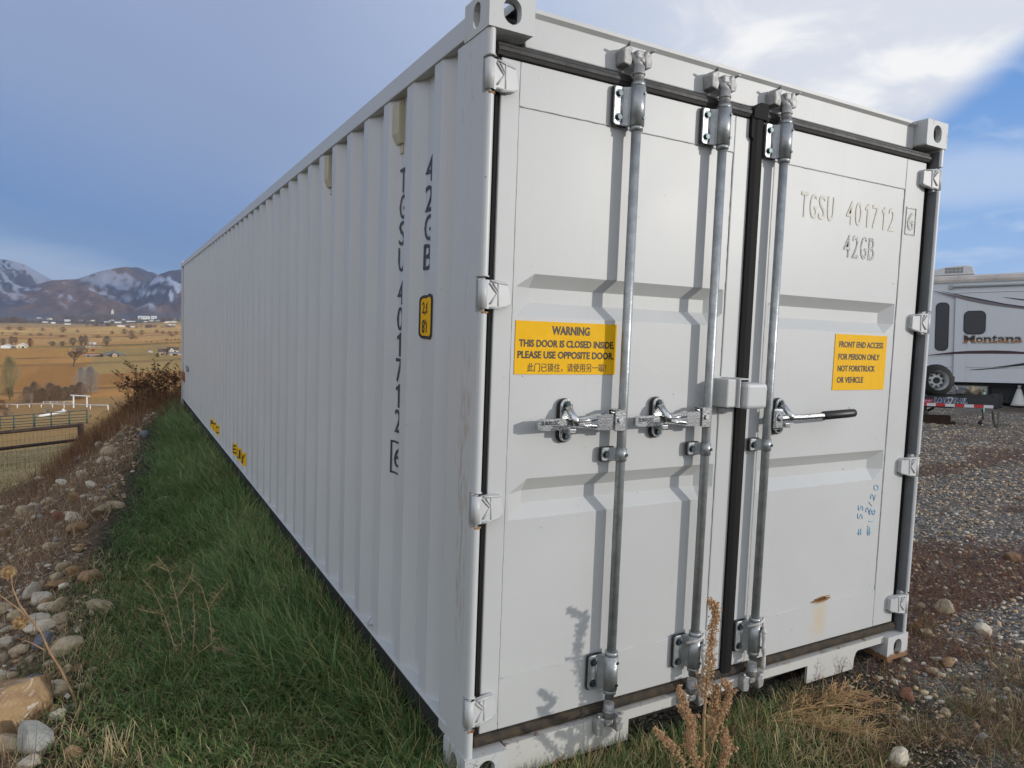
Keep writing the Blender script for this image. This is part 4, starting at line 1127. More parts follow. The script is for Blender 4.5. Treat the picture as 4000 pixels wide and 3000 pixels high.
# ---- houses -------------------------------------------------------------------------------
def W(name, col, **k): return mat(name, col, .8, 0, .2, .08, 2, **k)
WHITE_S = W('white_siding', (.72, .71, .68)); TANW = W('tan_siding', (.50, .40, .28)); BRICK = W('brown_brick', (.28, .19, .14)); STONE = W('tan_stone', (.52, .41, .29)); CREAM = W('cream_wall', (.68, .60, .46))
R_GREY = W('grey_shingle', (.20, .20, .185)); R_BROWN = W('brown_shingle', (.15, .105, .09)); R_RED = W('dull_red_metal', (.24, .085, .06)); R_PALE = W('pale_metal_roof', (.58, .60, .62)); R_WHITE = W('white_roof', (.78, .78, .77)); DARKG = mat('dark_glass', (.02, .022, .025), .15); R_MAUVE = W('mauve_roof', (.24, .23, .29))
def gable(mb, lo, hi, rise, ax, over=.35, mi=0):
    (x0, y0, z0), (x1, y1, _) = lo, hi
    if ax == 0:      # ridge along x
        m = (y0+y1)/2; mb.prism([(y0-over, z0), (m, z0+rise), (y1+over, z0), (y1+over, z0+.2), (m, z0+rise+.22), (y0-over, z0+.2)], x0-over, x1+over, axis=0, mi=mi)
    else:
        m = (x0+x1)/2; mb.prism([(x0-over, z0), (m, z0+rise), (x1+over, z0), (x1+over, z0+.2), (m, z0+rise+.22), (x0-over, z0+.2)], y0-over, y1+over, axis=1, mi=mi)
def hip(mb, lo, hi, rise, over=.5, mi=0):
    x0, y0, z0 = lo; x1, y1, _ = hi; x0 -= over; x1 += over; y0 -= over; y1 += over; i = (y1-y0)/2*.95
    mb.raw([(x0, y0, z0), (x1, y0, z0), (x1, y1, z0), (x0, y1, z0), (x0+i, (y0+y1)/2, z0+rise), (x1-i, (y0+y1)/2, z0+rise)], [(0, 1, 5, 4), (1, 2, 5), (2, 3, 4, 5), (3, 0, 4), (3, 2, 1, 0)], mi)
def house(name, pos, blocks, label, cat, rz=0, group=None):
    """blocks: (lo, hi, wall material, roof kind, rise, ridge axis, roof material, [windows (x, z, w, h)], [doors])"""
    e = empty(name, pos); e.rotation_euler = (0, 0, rz); tag(e, label, cat, group)
    for lo, hi, wm, kind, rise, ax, rm, wins, doors in blocks:
        mb = MB(); mb.box(lo, (hi[0], hi[1], hi[2]))
        if kind == 'gable':
            if ax == 0: mb.prism([(lo[1], hi[2]), (hi[1], hi[2]), ((lo[1]+hi[1])/2, hi[2]+rise)], lo[0]+.002, hi[0]-.002, axis=0)
            else: mb.prism([(lo[0], hi[2]), (hi[0], hi[2]), ((lo[0]+hi[0])/2, hi[2]+rise)], lo[1]+.002, hi[1]-.002, axis=1)
        mb.build('wall', [wm], e); mb = MB()
        if kind == 'gable': gable(mb, (lo[0], lo[1], hi[2]), hi, rise, ax)
        elif kind == 'hip': hip(mb, (lo[0], lo[1], hi[2]), hi, rise)
        else: mb.box((lo[0]-.2, lo[1]-.2, hi[2]), (hi[0]+.2, hi[1]+.2, hi[2]+.25))
        mb.build('roof', [rm], e)
        for x, z, w, h in wins:
            mb = MB(); mb.box((x-w/2-.08, lo[1]-.06, z-.08), (x+w/2+.08, lo[1]-.003, z+h+.08)); mb.box((x-w/2, lo[1]-.08, z), (x+w/2, lo[1]-.061, z+h), mi=1); mb.build('window', [WHITE_S, DARKG], e)
        for x, w, h in doors:
            mb = MB(); mb.box((x-w/2, lo[1]-.05, .03), (x+w/2, lo[1]-.003, h)); mb.build('door', [DARKG], e)
    return e
B = lambda x0, x1, y1, h, wm, kind, rise, ax, rm, wins=(), doors=(), y0=0, z0=0: ((x0, y0, z0-1.2 if z0 == 0 else z0), (x1, y1, h), wm, kind, rise, ax, rm, wins, doors)
p = hit(*c1(95, 932)); s = sized(p, 32)/6.5
house('barn', p, [B(-3.2*s, 3.2*s, 12, 1.7*s, WHITE_S, 'gable', 1.1*s, 1, R_PALE)], 'rounded white barn at the left edge of the orange field', 'barn')
p = hit(*c1(372, 928)); s = sized(p, 34)/7
house('farmhouse', p, [B(-3.5*s, 3.5*s, 9, 1.8*s, CREAM, 'gable', 1.9*s, 1, R_WHITE, [(-1.5*s, .5*s, 1.2*s, .8*s)], [(.9*s, 1.6*s, 1.3*s)])], 'cream farmhouse with a white gable beside the white barn', 'house')
p = hit(*c1(235, 922)); s = sized(p, 14)
house('garage', p, [B(-s/2, s/2, 5, s*.3, WHITE_S, 'gable', s*.15, 0, R_WHITE)], 'small low white garage between barn and gabled farmhouse', 'garage')
p = hit(*c1(1622, 1078)); s = sized(p, 62)
house('shed', p, [B(-s/2, s/2, 7, s*.10, W('grey_shed_wall', (.30, .29, .28)), 'gable', s*.07, 0, R_RED, [], [(-s*.3, s*.1, s*.08)]),
                   ((-s/2, -.9, s*.115), (s/2, -.15, s*.15), WHITE_S, 'flat', 0, 0, R_RED, (), ())], 'long shed with dull red roof and white fascia', 'shed')
p = hit(*c1(1965, 1076)); s = sized(p, 74)
house('brick_house', p, [B(-s*.48, s*.48, 11, s*.11, BRICK, 'hip', s*.17, 0, R_GREY, [(-s*.25, s*.03, s*.16, s*.05), (s*.36, s*.03, s*.06, s*.05)], [(s*.22, s*.05, s*.09)]),
                          B(-s*.06, s*.16, 4, s*.12, STONE, 'gable', s*.10, 1, R_GREY, [(s*.05, s*.04, s*.06, s*.05)], (), y0=-1.5)], 'low brick house with a grey hip roof beyond the big bare tree', 'house')
p = hit(*c1(1620, 912)); s = sized(p, 56)
house('ranch_house', p, [B(-s*.5, s*.5, 9, s*.07, CREAM, 'hip', s*.07, 0, R_GREY, [(-s*.35, s*.015, s*.1, s*.035), (-s*.1, s*.015, s*.08, s*.035), (s*.15, s*.015, s*.1, s*.035)], [(s*.33, s*.04, s*.06)])], 'long low cream ranch house with grey roof under the bare trees', 'house')
for (a, ww) in ((1560, 7), (1635, 8)):
    p = hit(*c1(a, 862)); s = sized(p, ww)
    house('white_shed', p, [B(-s/2, s/2, 4, s*.4, WHITE_S, 'gable', s*.3, 0, R_WHITE)], 'small white outbuilding behind the long cream ranch house', 'shed', 0, 'white outbuildings behind the ranch house')
p = hit(*c3(1740, 1128)); s = sized(p, 84)
house('tan_house', p, [B(-s*.48, s*.02, 9, s*.14, TANW, 'gable', s*.13, 0, R_BROWN, [(-s*.30, s*.05, s*.05, s*.06), (-s*.17, s*.05, s*.05, s*.06)], [(-s*.38, s*.07, s*.08)]),
                        B(-s*.10, s*.32, 8, s*.24, CREAM, 'gable', s*.12, 0, R_BROWN, [(s*.08, s*.16, s*.05, s*.05), (s*.18, s*.16, s*.08, s*.05)], (), y0=-.6),
                        B(-s*.05, s*.12, 3, s*.26, CREAM, 'gable', s*.10, 1, R_BROWN, [(s*.03, s*.20, s*.03, s*.05)], (), y0=-1.4),
                        B(-s*.06, s*.48, 2.5, s*.11, STONE, 'gable', s*.05, 0, R_MAUVE, [], [(s*.16, s*.2, s*.08)], y0=-4)], 'two storey tan house with brown roofs and a mauve porch roof', 'house')
for (a, b, ww, hh, f) in ((155, 275, 16, 7, c1), (295, 285, 13, 8, c1), (355, 287, 12, 8, c1), (430, 292, 20, 6, c1), (545, 297, 20, 7, c1), (690, 305, 12, 4, c1), (835, 315, 10, 5, c1), (920, 318, 14, 4, c1), (1165, 330, 12, 6, c1), (1230, 330, 8, 4, c1),
                          (1030, 270, 9, 4, c1), (1075, 238, 8, 3, c1), (855, 440, 18, 7, c1), (1165, 470, 20, 8, c1), (780, 490, 18, 5, c1), (920, 505, 14, 6, c1), (1170, 522, 20, 5, c1), (1590, 455, 14, 3, c1), (1850, 487, 20, 4, c1), (1780, 548, 16, 5, c1), (2040, 495, 24, 5, c1), (2090, 560, 26, 6, c1),
                          (1030, 612, 16, 6, c3), (840, 605, 22, 6, c3), (1750, 585, 26, 6, c3), (1005, 510, 32, 4, c3), (800, 498, 16, 4, c3), (1800, 520, 20, 5, c3), (1720, 520, 14, 4, c3), (900, 420, 22, 6, c3), (1180, 440, 14, 9, c3), (1820, 455, 20, 6, c3), (1915, 450, 10, 6, c3), (1400, 500, 20, 4, c3), (1500, 500, 14, 4, c3), (40, 282, 18, 3, c3), (100, 335, 20, 3, c3)):
    p = hit(*f(a, b)); s = sized(p, ww); h = sized(p, hh)
    house('town_building', p, [B(-s/2, s/2, s*.5, h*.62, CREAM if (a+b) % 3 else WHITE_S, 'gable', h*.38, 0, R_WHITE if b % 2 else R_PALE)], 'small pale building among the far valley roofs', 'building', 0, 'pale far buildings on the valley floor')
mb = MB(); mb.box((-1, 0, -.3), (1, 1.4, .6)); mb.prism([(-1.05, .6), (1.05, .6), (0, 1)], -.05, 1.45, axis=1, mi=1); town_me = mb.build('town_building', [CREAM, R_WHITE]); TM = town_me.data; bpy.data.objects.remove(town_me)
R_ = random.Random(44)
for k in range(90):
    u = R_.uniform(-60, 720); v = 1180+R_.random()**.8*62+u*.035; p = hit(u, v); s = sized(p, R_.choice((4, 5, 7, 9, 13))); o = bpy.data.objects.new('town_building', TM); COL.objects.link(o); o.location = p; o.scale = (s, s, s*R_.uniform(.5, 1)); tag(o, 'tiny pale roof in the far town below the mountains', 'building', group='tiny roofs of the far town')
p = hit(*c1(1960, 392)); s = sized(p, 60)
house('tower_building', p, [B(-s*.5, s*.5, s*.3, s*.18, CREAM, 'flat', 0, 0, CREAM), B(-s*.28, s*.34, s*.25, s*.30, CREAM, 'flat', 0, 0, CREAM, y0=-s*.04), B(-s*.13, s*.03, s*.15, s*.58, CREAM, 'flat', 0, 0, CREAM, y0=-s*.07), B(-s*.09, -s*.01, s*.1, s*.68, CREAM, 'flat', 0, 0, CREAM, y0=-s*.05)], 'large cream building with a tall stepped tower in the far town', 'building')
for (a, ww, hh) in ((1245, 42, 13), (1430, 20, 13)):
    p = hit(*c3(a, 462)); s = sized(p, ww); h = sized(p, hh)
    house('block_building', p, [B(-s/2, s/2, s*.4, h, WHITE_S, 'flat', 0, 0, R_WHITE, [(-s*.3+s*.2*k, h*.5, s*.1, h*.2) for k in range(4)])], 'flat roofed cream block in the far town with a row of windows', 'building', 0, 'flat roofed blocks in the far town')
for (a, b) in ((1285, 878), (1380, 882), (1490, 890), (1665, 896), (1880, 912)):
    p = hit(*c3(a, b)); s = sized(p, 5.5)
    mb = MB(); mb.tube([(-s*.42, 0, s*.45), (-s*.2, 0, s*.5), (s*.15, 0, s*.48), (s*.36, 0, s*.5), (s*.55, 0, s*.36)], [s*.12, s*.17, s*.17, s*.12, s*.06], 8)
    for x, y in ((-.36, .08), (-.34, -.08), (.2, .08), (.22, -.08)): mb.tube([(x*s, y*s, s*.42), (x*s*1.02, y*s, s*.2), (x*s, y*s, 0)], [s*.06, s*.035, s*.03], 6)
    o = mb.build('cow', [mat('dark_hide', (.03, .022, .018), .8)]); o.location = p; o.rotation_euler = (0, 0, rnd.uniform(-.6, 3.5)); tag(o, 'dark cow grazing on the far tan pasture', 'cow', 'cows grazing on the far pasture')
p = hit(*c3(1365, 1085)); s = sized(p, 15)
e = empty('parked_car', p); tag(e, 'white car parked on the lane left of the tan house', 'car')
mb = MB(); mb.prism([(-s/2, .3), (s/2, .3), (s/2, .8), (s*.3, .95), (s*.16, 1.5), (-s*.22, 1.5), (-s*.36, .95), (-s/2, .85)], -.9, .9, axis=1, bev=.05); mb.build('body', [R_WHITE], e)
mb = MB(); mb.prism([(s*.27, .97), (s*.15, 1.42), (-s*.2, 1.42), (-s*.32, .97)], -.91, .91, axis=1); mb.build('window', [DARKG], e)
for x in (-s*.3, s*.3):
    mb = MB(); mb.cyl((x, -.93, .33), (x, .93, .33), .33, 14); mb.build('wheel', [BLK], e)

# ---- fences in the pasture --------------------------------------------------------------------
PIPE = mat('rusty_brown_pipe', (.075, .052, .042), .75, .3, .3, .35, 5); GREENP = mat('green_pipe', (.045, .095, .085), .5, .2); WHITEP = mat('white_fence_paint', (.74, .74, .72), .6); WIRE = mat('fence_wire', (.16, .15, .14), .6, .6)
def atd(u, v, d): return at(u, v, d)
A = atd(-120, 1702, 19.5); Bq = atd(315, 1660, 22.5); A2 = atd(-120, 1768, 19.4); B2 = atd(285, 1722, 22.2)
fe = empty('pipe_fence', (A+Bq)/2-Vector((0, 0, 1.2))); inv = fe.location.copy(); tag(fe, 'dark brown welded pipe fence in the pasture below the bank', 'fence')
def sub(pts, base): return [Vector(p_)-base for p_ in pts]
d_ = (Bq-A); far_end = Bq+d_*.02
mb = MB(); mb.tube(sub([A, Bq], inv), .055, 12); mb.build('rail', [PIPE], fe)
mb = MB(); mb.tube(sub([A2, A2+(Bq-A)], inv), .05, 12); mb.build('rail', [PIPE], fe)
for k in (.0, 1.0):
    q = A.lerp(Bq, k); g = ground(q.x, q.y)
    mb = MB(); mb.tube(sub([(q.x, q.y, g-.2), (q.x, q.y, q.z+.05)], inv), .085 if k == 1 else .06, 12); mb.build('post', [PIPE], fe)
mb = MB()
for k in range(26):
    q = A.lerp(Bq, k/26); mb.tube(sub([(q.x, q.y, q.z), (q.x, q.y, q.z-1.15)], inv), .004, 3)
for k in range(6):
    dz = Vector((0, 0, -.10-.17*k)); mb.tube(sub([A+dz, Bq+dz], inv), .004, 3)
mb.build('wire_mesh', [WIRE], fe)
def run_fence(name, pts, heights, post_h, rail_r, post_r, m, label, square=False):
    """pts: ground points; heights: rail heights"""
    base = Vector(pts[0]); e = empty(name, base); tag(e, label, 'fence')
    for q in pts:
        q = Vector(q); mb = MB()
        if square: mb.box((q.x-base.x-post_r, q.y-base.y-post_r, q.z-base.z-.3), (q.x-base.x+post_r, q.y-base.y+post_r, q.z-base.z+post_h))
        else: mb.tube(sub([q-Vector((0, 0, .3)), q+Vector((0, 0, post_h))], base), post_r, 8)
        mb.build('post', [m], e)
    for h in heights:
        mb = MB(); mb.tube(sub([Vector(q)+Vector((0, 0, h)) for q in pts], base), rail_r, 4 if square else 8, smooth=not square); mb.build('rail', [m], e)
    return e
cp = [hit(*c2(*q)) for q in ((-220, 600), (0, 590), (180, 582), (440, 562), (665, 545), (900, 530), (1130, 515))]
ch_ = sized(cp[2], 52)
run_fence('corral_fence', cp, [ch_*k for k in (.12, .32, .52, .74, 1.0)], ch_*1.02, ch_*.028, ch_*.05, GREENP, 'green pipe corral fence of five rails behind the brown pipe fence')
wp = [hit(*c2(*q)) for q in ((-100, 305), (90, 308), (225, 315), (380, 306), (535, 306), (680, 306), (830, 315), (955, 312), (1170, 330), (1400, 340))]
wh = sized(wp[3], 15)
run_fence('board_fence', wp, [wh*.95], wh, wh*.09, wh*.10, WHITEP, 'white single rail fence crossing the lower field')
wq = [hit(*c2(*q)) for q in ((560, 270), (655, 268), (740, 268), (830, 268), (945, 268))]
run_fence('arena_fence', wq, [wh*.9, wh*.45], wh, wh*.05, wh*.06, WHITEP, 'pale grey panel fence behind the white single rail fence')
g0, g1 = hit(*c2(955, 312)), hit(*c2(1128, 300)); gh = sized(g0, 48); g1 = Vector((g1.x, g0.y+(g1.y-g0.y), g0.z))
e = empty('ranch_gateway', g0); tag(e, 'tall white gateway of two posts and a crossbar', 'gateway')
for q in (g0, g1):
    mb = MB(); mb.box((q.x-g0.x-.13, q.y-g0.y-.13, -.3), (q.x-g0.x+.13, q.y-g0.y+.13, gh)); mb.build('post', [WHITEP], e)
d_ = (g1-g0); mb = MB(); mb.tube([d_*-.22+Vector((0, 0, gh+.08)), d_*1.22+Vector((0, 0, gh+.08))], .15, 4, smooth=False); mb.build('crossbar', [WHITEP], e)
q0, q1 = hit(*c2(500, 436)), hit(*c2(770, 436)); q1 = Vector((q1.x, q0.y+3, q0.z+.35)); r_ = sized(q0, 5)
e = empty('white_pipe', q0); tag(e, 'thick white pipe lying in the field behind the green corral', 'pipe')
mb = MB(); mb.tube(sub([q0+Vector((0, 0, r_)), q1+Vector((0, 0, r_))], q0), r_, 16); mb.build('barrel', [WHITEP], e)
mb = MB(); mb.tube(sub([q1+Vector((-.3, 0, r_-1.6*r_)), q1+Vector((-.3, 0, r_*3.0))], q0), r_*.9, 12); mb.build('end_post', [WHITEP], e)
q = hit(*c2(445, 560)); mb = MB(); mb.cyl((0, 0, -.3), (0, 0, sized(q, 40)), sized(q, 3.6), 10); o = mb.build('timber_post', [mat('dark_timber', (.045, .035, .028), .9)]); o.location = q; tag(o, 'dark wooden post standing in the green corral fence', 'post')
# ------------------------------------------------------------------ grass, stones, weeds
def blades(P, L, Wd, lean, az, curl, col0, col1, nseg=3, rs=None):
    """flat tapering blades: P (n,3) roots; returns V, F (quads), colours"""
    n = len(P); t = np.linspace(0, 1, nseg+1)
    ang = lean[:, None]+curl[:, None]*t[None]                        # tilt from vertical along the blade
    ds = (L/nseg)[:, None]
    mid = (ang[:, :-1]+ang[:, 1:])/2
    hx = np.concatenate([np.zeros((n, 1)), np.cumsum(np.sin(mid)*ds, 1)], 1); hz = np.concatenate([np.zeros((n, 1)), np.cumsum(np.cos(mid)*ds, 1)], 1)
    dx, dy = np.cos(az)[:, None], np.sin(az)[:, None]
    C = np.stack([P[:, 0:1]+hx*dx, P[:, 1:2]+hx*dy, P[:, 2:3]+hz], -1)
    tw = rng.uniform(-.7, .7, n); sx, sy = -np.sin(az+tw)[:, None], np.cos(az+tw)[:, None]
    w = Wd[:, None]*(1-t[None]**1.6*.93)*.5
    A = C+np.stack([sx*w, sy*w, 0*w], -1); B = C-np.stack([sx*w, sy*w, 0*w], -1)
    V = np.stack([A, B], 2).reshape(n, -1, 3)                         # A0 B0 A1 B1 ...
    base = (np.arange(n)*2*(nseg+1))[:, None]
    F_ = np.concatenate([base+np.array([[2*i, 2*i+1, 2*i+3, 2*i+2]]) for i in range(nseg)])
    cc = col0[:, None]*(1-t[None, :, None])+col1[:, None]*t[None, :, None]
    cc = np.repeat(cc, 2, axis=1).reshape(-1, 3)
    return V.reshape(-1, 3), F_, cc
def pick(n, xr, yr, dens):
    """rejection sampling of n points with density function dens(x, y) in 0..1"""
    out = np.zeros((0, 2))
    while len(out) < n:
        x = rng.uniform(*xr, n*2); y = rng.uniform(*yr, n*2); k = rng.random(n*2) < dens(x, y)
        out = np.r_[out, np.c_[x, y][k]]
    return out[:n]
def on_ground(p, dz=0): return np.c_[p, H(p[:, 0], p[:, 1])+dz]
def outside(x, y): return ~((x > .02) & (x < CW-.02) & (y > .03) & (y < CL))
GRASS = col_mat('grass_blades', .55, .35, .30)
def edge_d(x, y): return bank(x, y)+.35*(fbm(x*1.6, y*1.6, 61)-.5)
def front_k(x, y): return sstep(2.0-x-1.1*np.maximum(0, -y-.25)+(fbm(x*2.2, y*2.2, 62)-.5)*1.3, .1, .8)*(y < .02)
# lush green strip along the container: long blades combed over
def lush(x, y): return sstep(-edge_d(x, y), .05, .45)*(x < .04)*(y > -.9)*outside(x, y)*np.clip(1.35-y/13, .25, 1)
p = pick(50000, (-1.4, .06), (-.8, 14), lambda x, y: lush(x, y)*np.clip(1/(1+np.maximum(0, y-1)*.16), .2, 1)); n = len(p)
patch = fbm(p[:, 0]*1.7, p[:, 1]*1.2, 63); near = sstep(p[:, 0], -.75, -.15); old = sstep(patch, .56, .72)*(1-near*.8)*sstep(4-p[:, 1], 0, 2)
L = rng.uniform(.08, .22, n)*(.75+.5*near)*(1-.35*old)*(.6+.8*fbm(p[:, 0]*5, p[:, 1]*4, 67))*np.where(p[:, 1] < .9, .8, 1)
comb = np.radians(200)+1.3*(fbm(p[:, 0]*.9, p[:, 1]*.9, 64)-.5)*4+rng.normal(0, .95, n)
dry = rng.random(n) < (.07+.34*old+.16*sstep(1.4-p[:, 1], 0, 1.2))
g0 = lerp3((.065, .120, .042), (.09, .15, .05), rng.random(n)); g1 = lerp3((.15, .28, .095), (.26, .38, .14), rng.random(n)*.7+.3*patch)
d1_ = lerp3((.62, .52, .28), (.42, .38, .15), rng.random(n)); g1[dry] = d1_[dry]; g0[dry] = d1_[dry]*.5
g1 *= rng.uniform(.6, 1.3, n)[:, None]; tip = rng.random(n) < .20; g1[tip] = g1[tip]*.5+np.array((.26, .26, .10))
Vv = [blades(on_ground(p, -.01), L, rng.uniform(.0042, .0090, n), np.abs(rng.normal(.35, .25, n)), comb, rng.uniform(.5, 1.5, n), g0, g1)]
# shorter, drier turf in the foreground corner and before the doors
def turf(x, y): return np.where(x < .1, sstep(-edge_d(x, y), -.30, .25)*(y < 3.4)*sstep(3.6-y, 0, 1.2), front_k(x, y))*outside(x, y)*(y > -1.45)
p = pick(52000, (-1.75, 2.3), (-1.4, 3.6), turf); n = len(p)
patch = fbm(p[:, 0]*3, p[:, 1]*3, 65)
dry = rng.random(n) < np.clip(.56+1.1*(patch-.45), .25, .9)
L = rng.uniform(.04, .11, n)*np.where(dry, .9, 1.1)
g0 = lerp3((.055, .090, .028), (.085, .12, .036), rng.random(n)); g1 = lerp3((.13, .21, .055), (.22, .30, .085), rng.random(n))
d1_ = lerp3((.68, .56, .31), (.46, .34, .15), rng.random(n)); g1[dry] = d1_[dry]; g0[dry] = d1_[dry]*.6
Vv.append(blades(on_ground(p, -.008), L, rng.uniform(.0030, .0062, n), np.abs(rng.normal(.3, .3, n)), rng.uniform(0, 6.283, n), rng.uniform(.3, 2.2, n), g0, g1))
# tall tufts leaning against the sill and rails
p = np.r_[pick(1500, (-.28, .62), (-.55, .0), lambda x, y: outside(x, y)*((x < .02) | (y < -.10))*np.clip(1.1-.8*np.abs(x), .2, 1)), pick(9000, (-.17, .03), (-.1, 11), lambda x, y: np.clip(1.2-y/8, .15, 1)), pick(2600, (.15, 1.75), (-.30, .0), lambda x, y: np.clip(1.25-x*.65+(fbm(x*6, y*6, 66)-.5)*1.5, 0, 1))]; n = len(p)
g0 = lerp3((.036, .072, .024), (.055, .095, .026), rng.random(n)); g1 = lerp3((.085, .18, .048), (.16, .25, .07), rng.random(n)); dr = rng.random(n) < np.where((p[:, 0] > .1), .42, .22); g1[dr] = (.56, .45, .22); g0[dr] = (.32, .24, .10)
Vv.append(blades(on_ground(p, -.01), rng.uniform(.08, .20, n)*np.where((p[:, 0] > .1) & (p[:, 1] < 0), .62, 1), rng.uniform(.0032, .0066, n), np.abs(rng.normal(.15, .2, n)), rng.uniform(0, 6.283, n), rng.uniform(.2, 1.2, n), g0, g1))
# tufts of dry grass over the pasture below
p = pick(26000, (-9, 3), (13.5, 46), lambda x, y: sstep(bank(x, y), 1.6, 2.4)*np.clip(18/y, .1, 1)); n = len(p)
g1 = lerp3((.62, .48, .24), (.44, .33, .14), rng.random(n)); g1[rng.random(n) < .10] = (.20, .22, .08)
Vv.append(blades(on_ground(p, -.02), rng.uniform(.08, .22, n), rng.uniform(.012, .03, n), np.abs(rng.normal(.5, .3, n)), rng.uniform(0, 6.283, n), rng.uniform(.3, 1.5, n), g1*.55, g1))
def merge(parts):
    o = 0; VV = []; FF = []; CC = []
    for V, Fc, c in parts: VV.append(V); FF.append(Fc+o); CC.append(c); o += len(V)
    return np.concatenate(VV), np.concatenate(FF), np.concatenate(CC)
V, Fc, c = merge(Vv); o = np_mesh('grass', V, Fc, c, [GRASS]); tag(o, kind='stuff')

# dead weed litter: brown thin stems on the bank, red-brown mats on the gravel
Vv = []
p = pick(38000, (-4.2, .4), (-1, 15), lambda x, y: sstep(edge_d(x, y), -.15, .2)*sstep(3.4-bank(x, y), 0, 1)*np.clip(sstep(fbm(x*1.3, y*1.3, 71), .36, .6), .1, 1)*np.clip(5/(1+y), .25, 1)); n = len(p)
c1_ = lerp3((.30, .185, .11), (.17, .10, .062), rng.random(n)); pal = rng.random(n) < .26; c1_[pal] = (.50, .38, .23)
Vv.append(blades(on_ground(p, 0), rng.uniform(.06, .28, n), rng.uniform(.0024, .0052, n), rng.uniform(.3, 1.5, n), rng.uniform(0, 6.283, n), rng.uniform(-.6, .9, n), c1_, c1_*.9))
def matd(x, y): return sstep(fbm(x*.55+3, y*1.9, 24)+.10*(fbm(x*5, y*5, 22)-.5), .50, .60)*outside(x, y)*sstep(x, 1.7, 2.6)*np.clip(3/(x-.5), .08, 1)
p = pick(52000, (1.5, 12), (-2.2, 6), matd); n = len(p)
c1_ = lerp3((.24, .115, .070), (.13, .065, .042), rng.random(n)); pal = rng.random(n) < .08; c1_[pal] = (.33, .22, .13)
Vv.append(blades(on_ground(p, .002), rng.uniform(.04, .14, n), rng.uniform(.0020, .0042, n), rng.uniform(.6, 1.6, n), rng.uniform(0, 6.283, n), rng.uniform(-.5, .6, n), c1_, c1_))
p = pick(16000, (.9, 3.6), (-1.9, .3), lambda x, y: outside(x, y)*sstep(x+1.2*y, .2, 1.0)*sstep(4.2-x, .6, 2)*np.clip(sstep(fbm(x*2.4, y*2.4, 74), .38, .6), .06, 1)); n = len(p)
c1_ = lerp3((.24, .15, .085), (.13, .075, .045), rng.random(n)); pal = rng.random(n) < .25; c1_[pal] = (.45, .34, .19); gr = rng.random(n) < .14; c1_[gr] = (.09, .15, .04)
Vv.append(blades(on_ground(p, .002), rng.uniform(.03, .13, n), rng.uniform(.0016, .0034, n), rng.uniform(.5, 1.6, n), rng.uniform(0, 6.283, n), rng.uniform(-.7, .7, n), c1_*.9, c1_))
V, Fc, c = merge(Vv); o = np_mesh('weed_litter', V, Fc, c, [col_mat('dead_weeds', .85, .2, .15)]); tag(o, kind='stuff')

# ---- stones -----------------------------------------------------------------------------------
def rock_mesh(seed, cut=7, rough=.10, sub=3, flat=1.0):
    R = random.Random(seed); t = bmesh.new(); bmesh.ops.create_icosphere(t, subdivisions=sub, radius=1)
    planes = []
    for _ in range(cut):
        d = Vector((R.gauss(0, 1), R.gauss(0, 1), R.gauss(0, 1))).normalized(); planes.append((d, R.uniform(.52, .82)))
    off = Vector((seed*3.1, seed*1.7, 0))
    for v in t.verts:
        p = v.co.copy()
        for d, h in planes:
            k = p.dot(d)
            if k > h: p -= d*(k-h)*.9
        p *= 1+rough*mnoise.fractal(p*1.6+off, 1.0, 2.0, 4)
        v.co = p
    for f in t.faces: f.smooth = True
    me = bpy.data.meshes.new('rock'); t.to_mesh(me); t.free()
    me.set_sharp_from_angle(angle=math.radians(38)); return me
def stone_mat(name, a, b, c, scale=9, vein=None):
    m = bpy.data.materials.new(name); m.use_nodes = True; t = NT(m.node_tree); bs = t.n['Principled BSDF']
    co = t.node('ShaderNodeTexCoord').outputs['Object']; r_ = t.node('ShaderNodeObjectInfo').outputs['Random']
    mp = t.node('ShaderNodeVectorMath', operation='ADD'); t.put(mp.inputs[0], co); cv = t.node('ShaderNodeCombineXYZ'); t.put(cv.inputs[0], t.math('MULTIPLY', r_, 40.0)); t.l.new(cv.outputs[0], mp.inputs[1])
    n1 = t.noise(mp.outputs[0], scale*.3, 5, .6, .4); n2 = t.noise(mp.outputs[0], scale*1.6, 6, .7)
    cc = t.mix(t.smooth(n1, .38, .62), a, b); cc = t.mix(t.smooth(n2, .55, .72, 0, .8), cc, c)
    if vein:
        n3 = t.noise(t.scale(co, (1.2, 2.6, 5.5)), 1.6, 6, .65, 1.2); cc = t.mix(t.smooth(n3, .56, .64, 0, .85), cc, vein); n4 = t.noise(t.scale(co, (1.5, 3, 9), (3, 1, 2)), 1.3, 5, .6, .8); cc = t.mix(t.smooth(n4, .62, .70, 0, .45), cc, tuple(q*.45 for q in b))
    k = t.math('ADD', .82, t.math('MULTIPLY', r_, .36)); kc = t.node('ShaderNodeCombineColor'); [t.put(kc.inputs[i], k) for i in range(3)]
    cc = t.mix(1.0, cc, kc.outputs[0], 'MULTIPLY')
    t.l.new(cc, bs.inputs['Base Color']); bs.inputs['Roughness'].default_value = .85; bs.inputs['Specular IOR Level'].default_value = .2
    bn = t.node('ShaderNodeBump'); bn.inputs['Strength'].default_value = .5; bn.inputs['Distance'].default_value = .05; t.l.new(n2, bn.inputs['Height']); t.l.new(bn.outputs[0], bs.inputs['Normal'])
    return m
S_TAN = stone_mat('tan_sandstone', (.38, .25, .13), (.30, .185, .10), (.50, .41, .30), 5); S_CREAM = stone_mat('cream_limestone', (.50, .41, .28), (.40, .31, .20), (.25, .20, .14)); S_WHITE = stone_mat('whitish_stone', (.64, .57, .45), (.52, .45, .35), (.33, .29, .23))
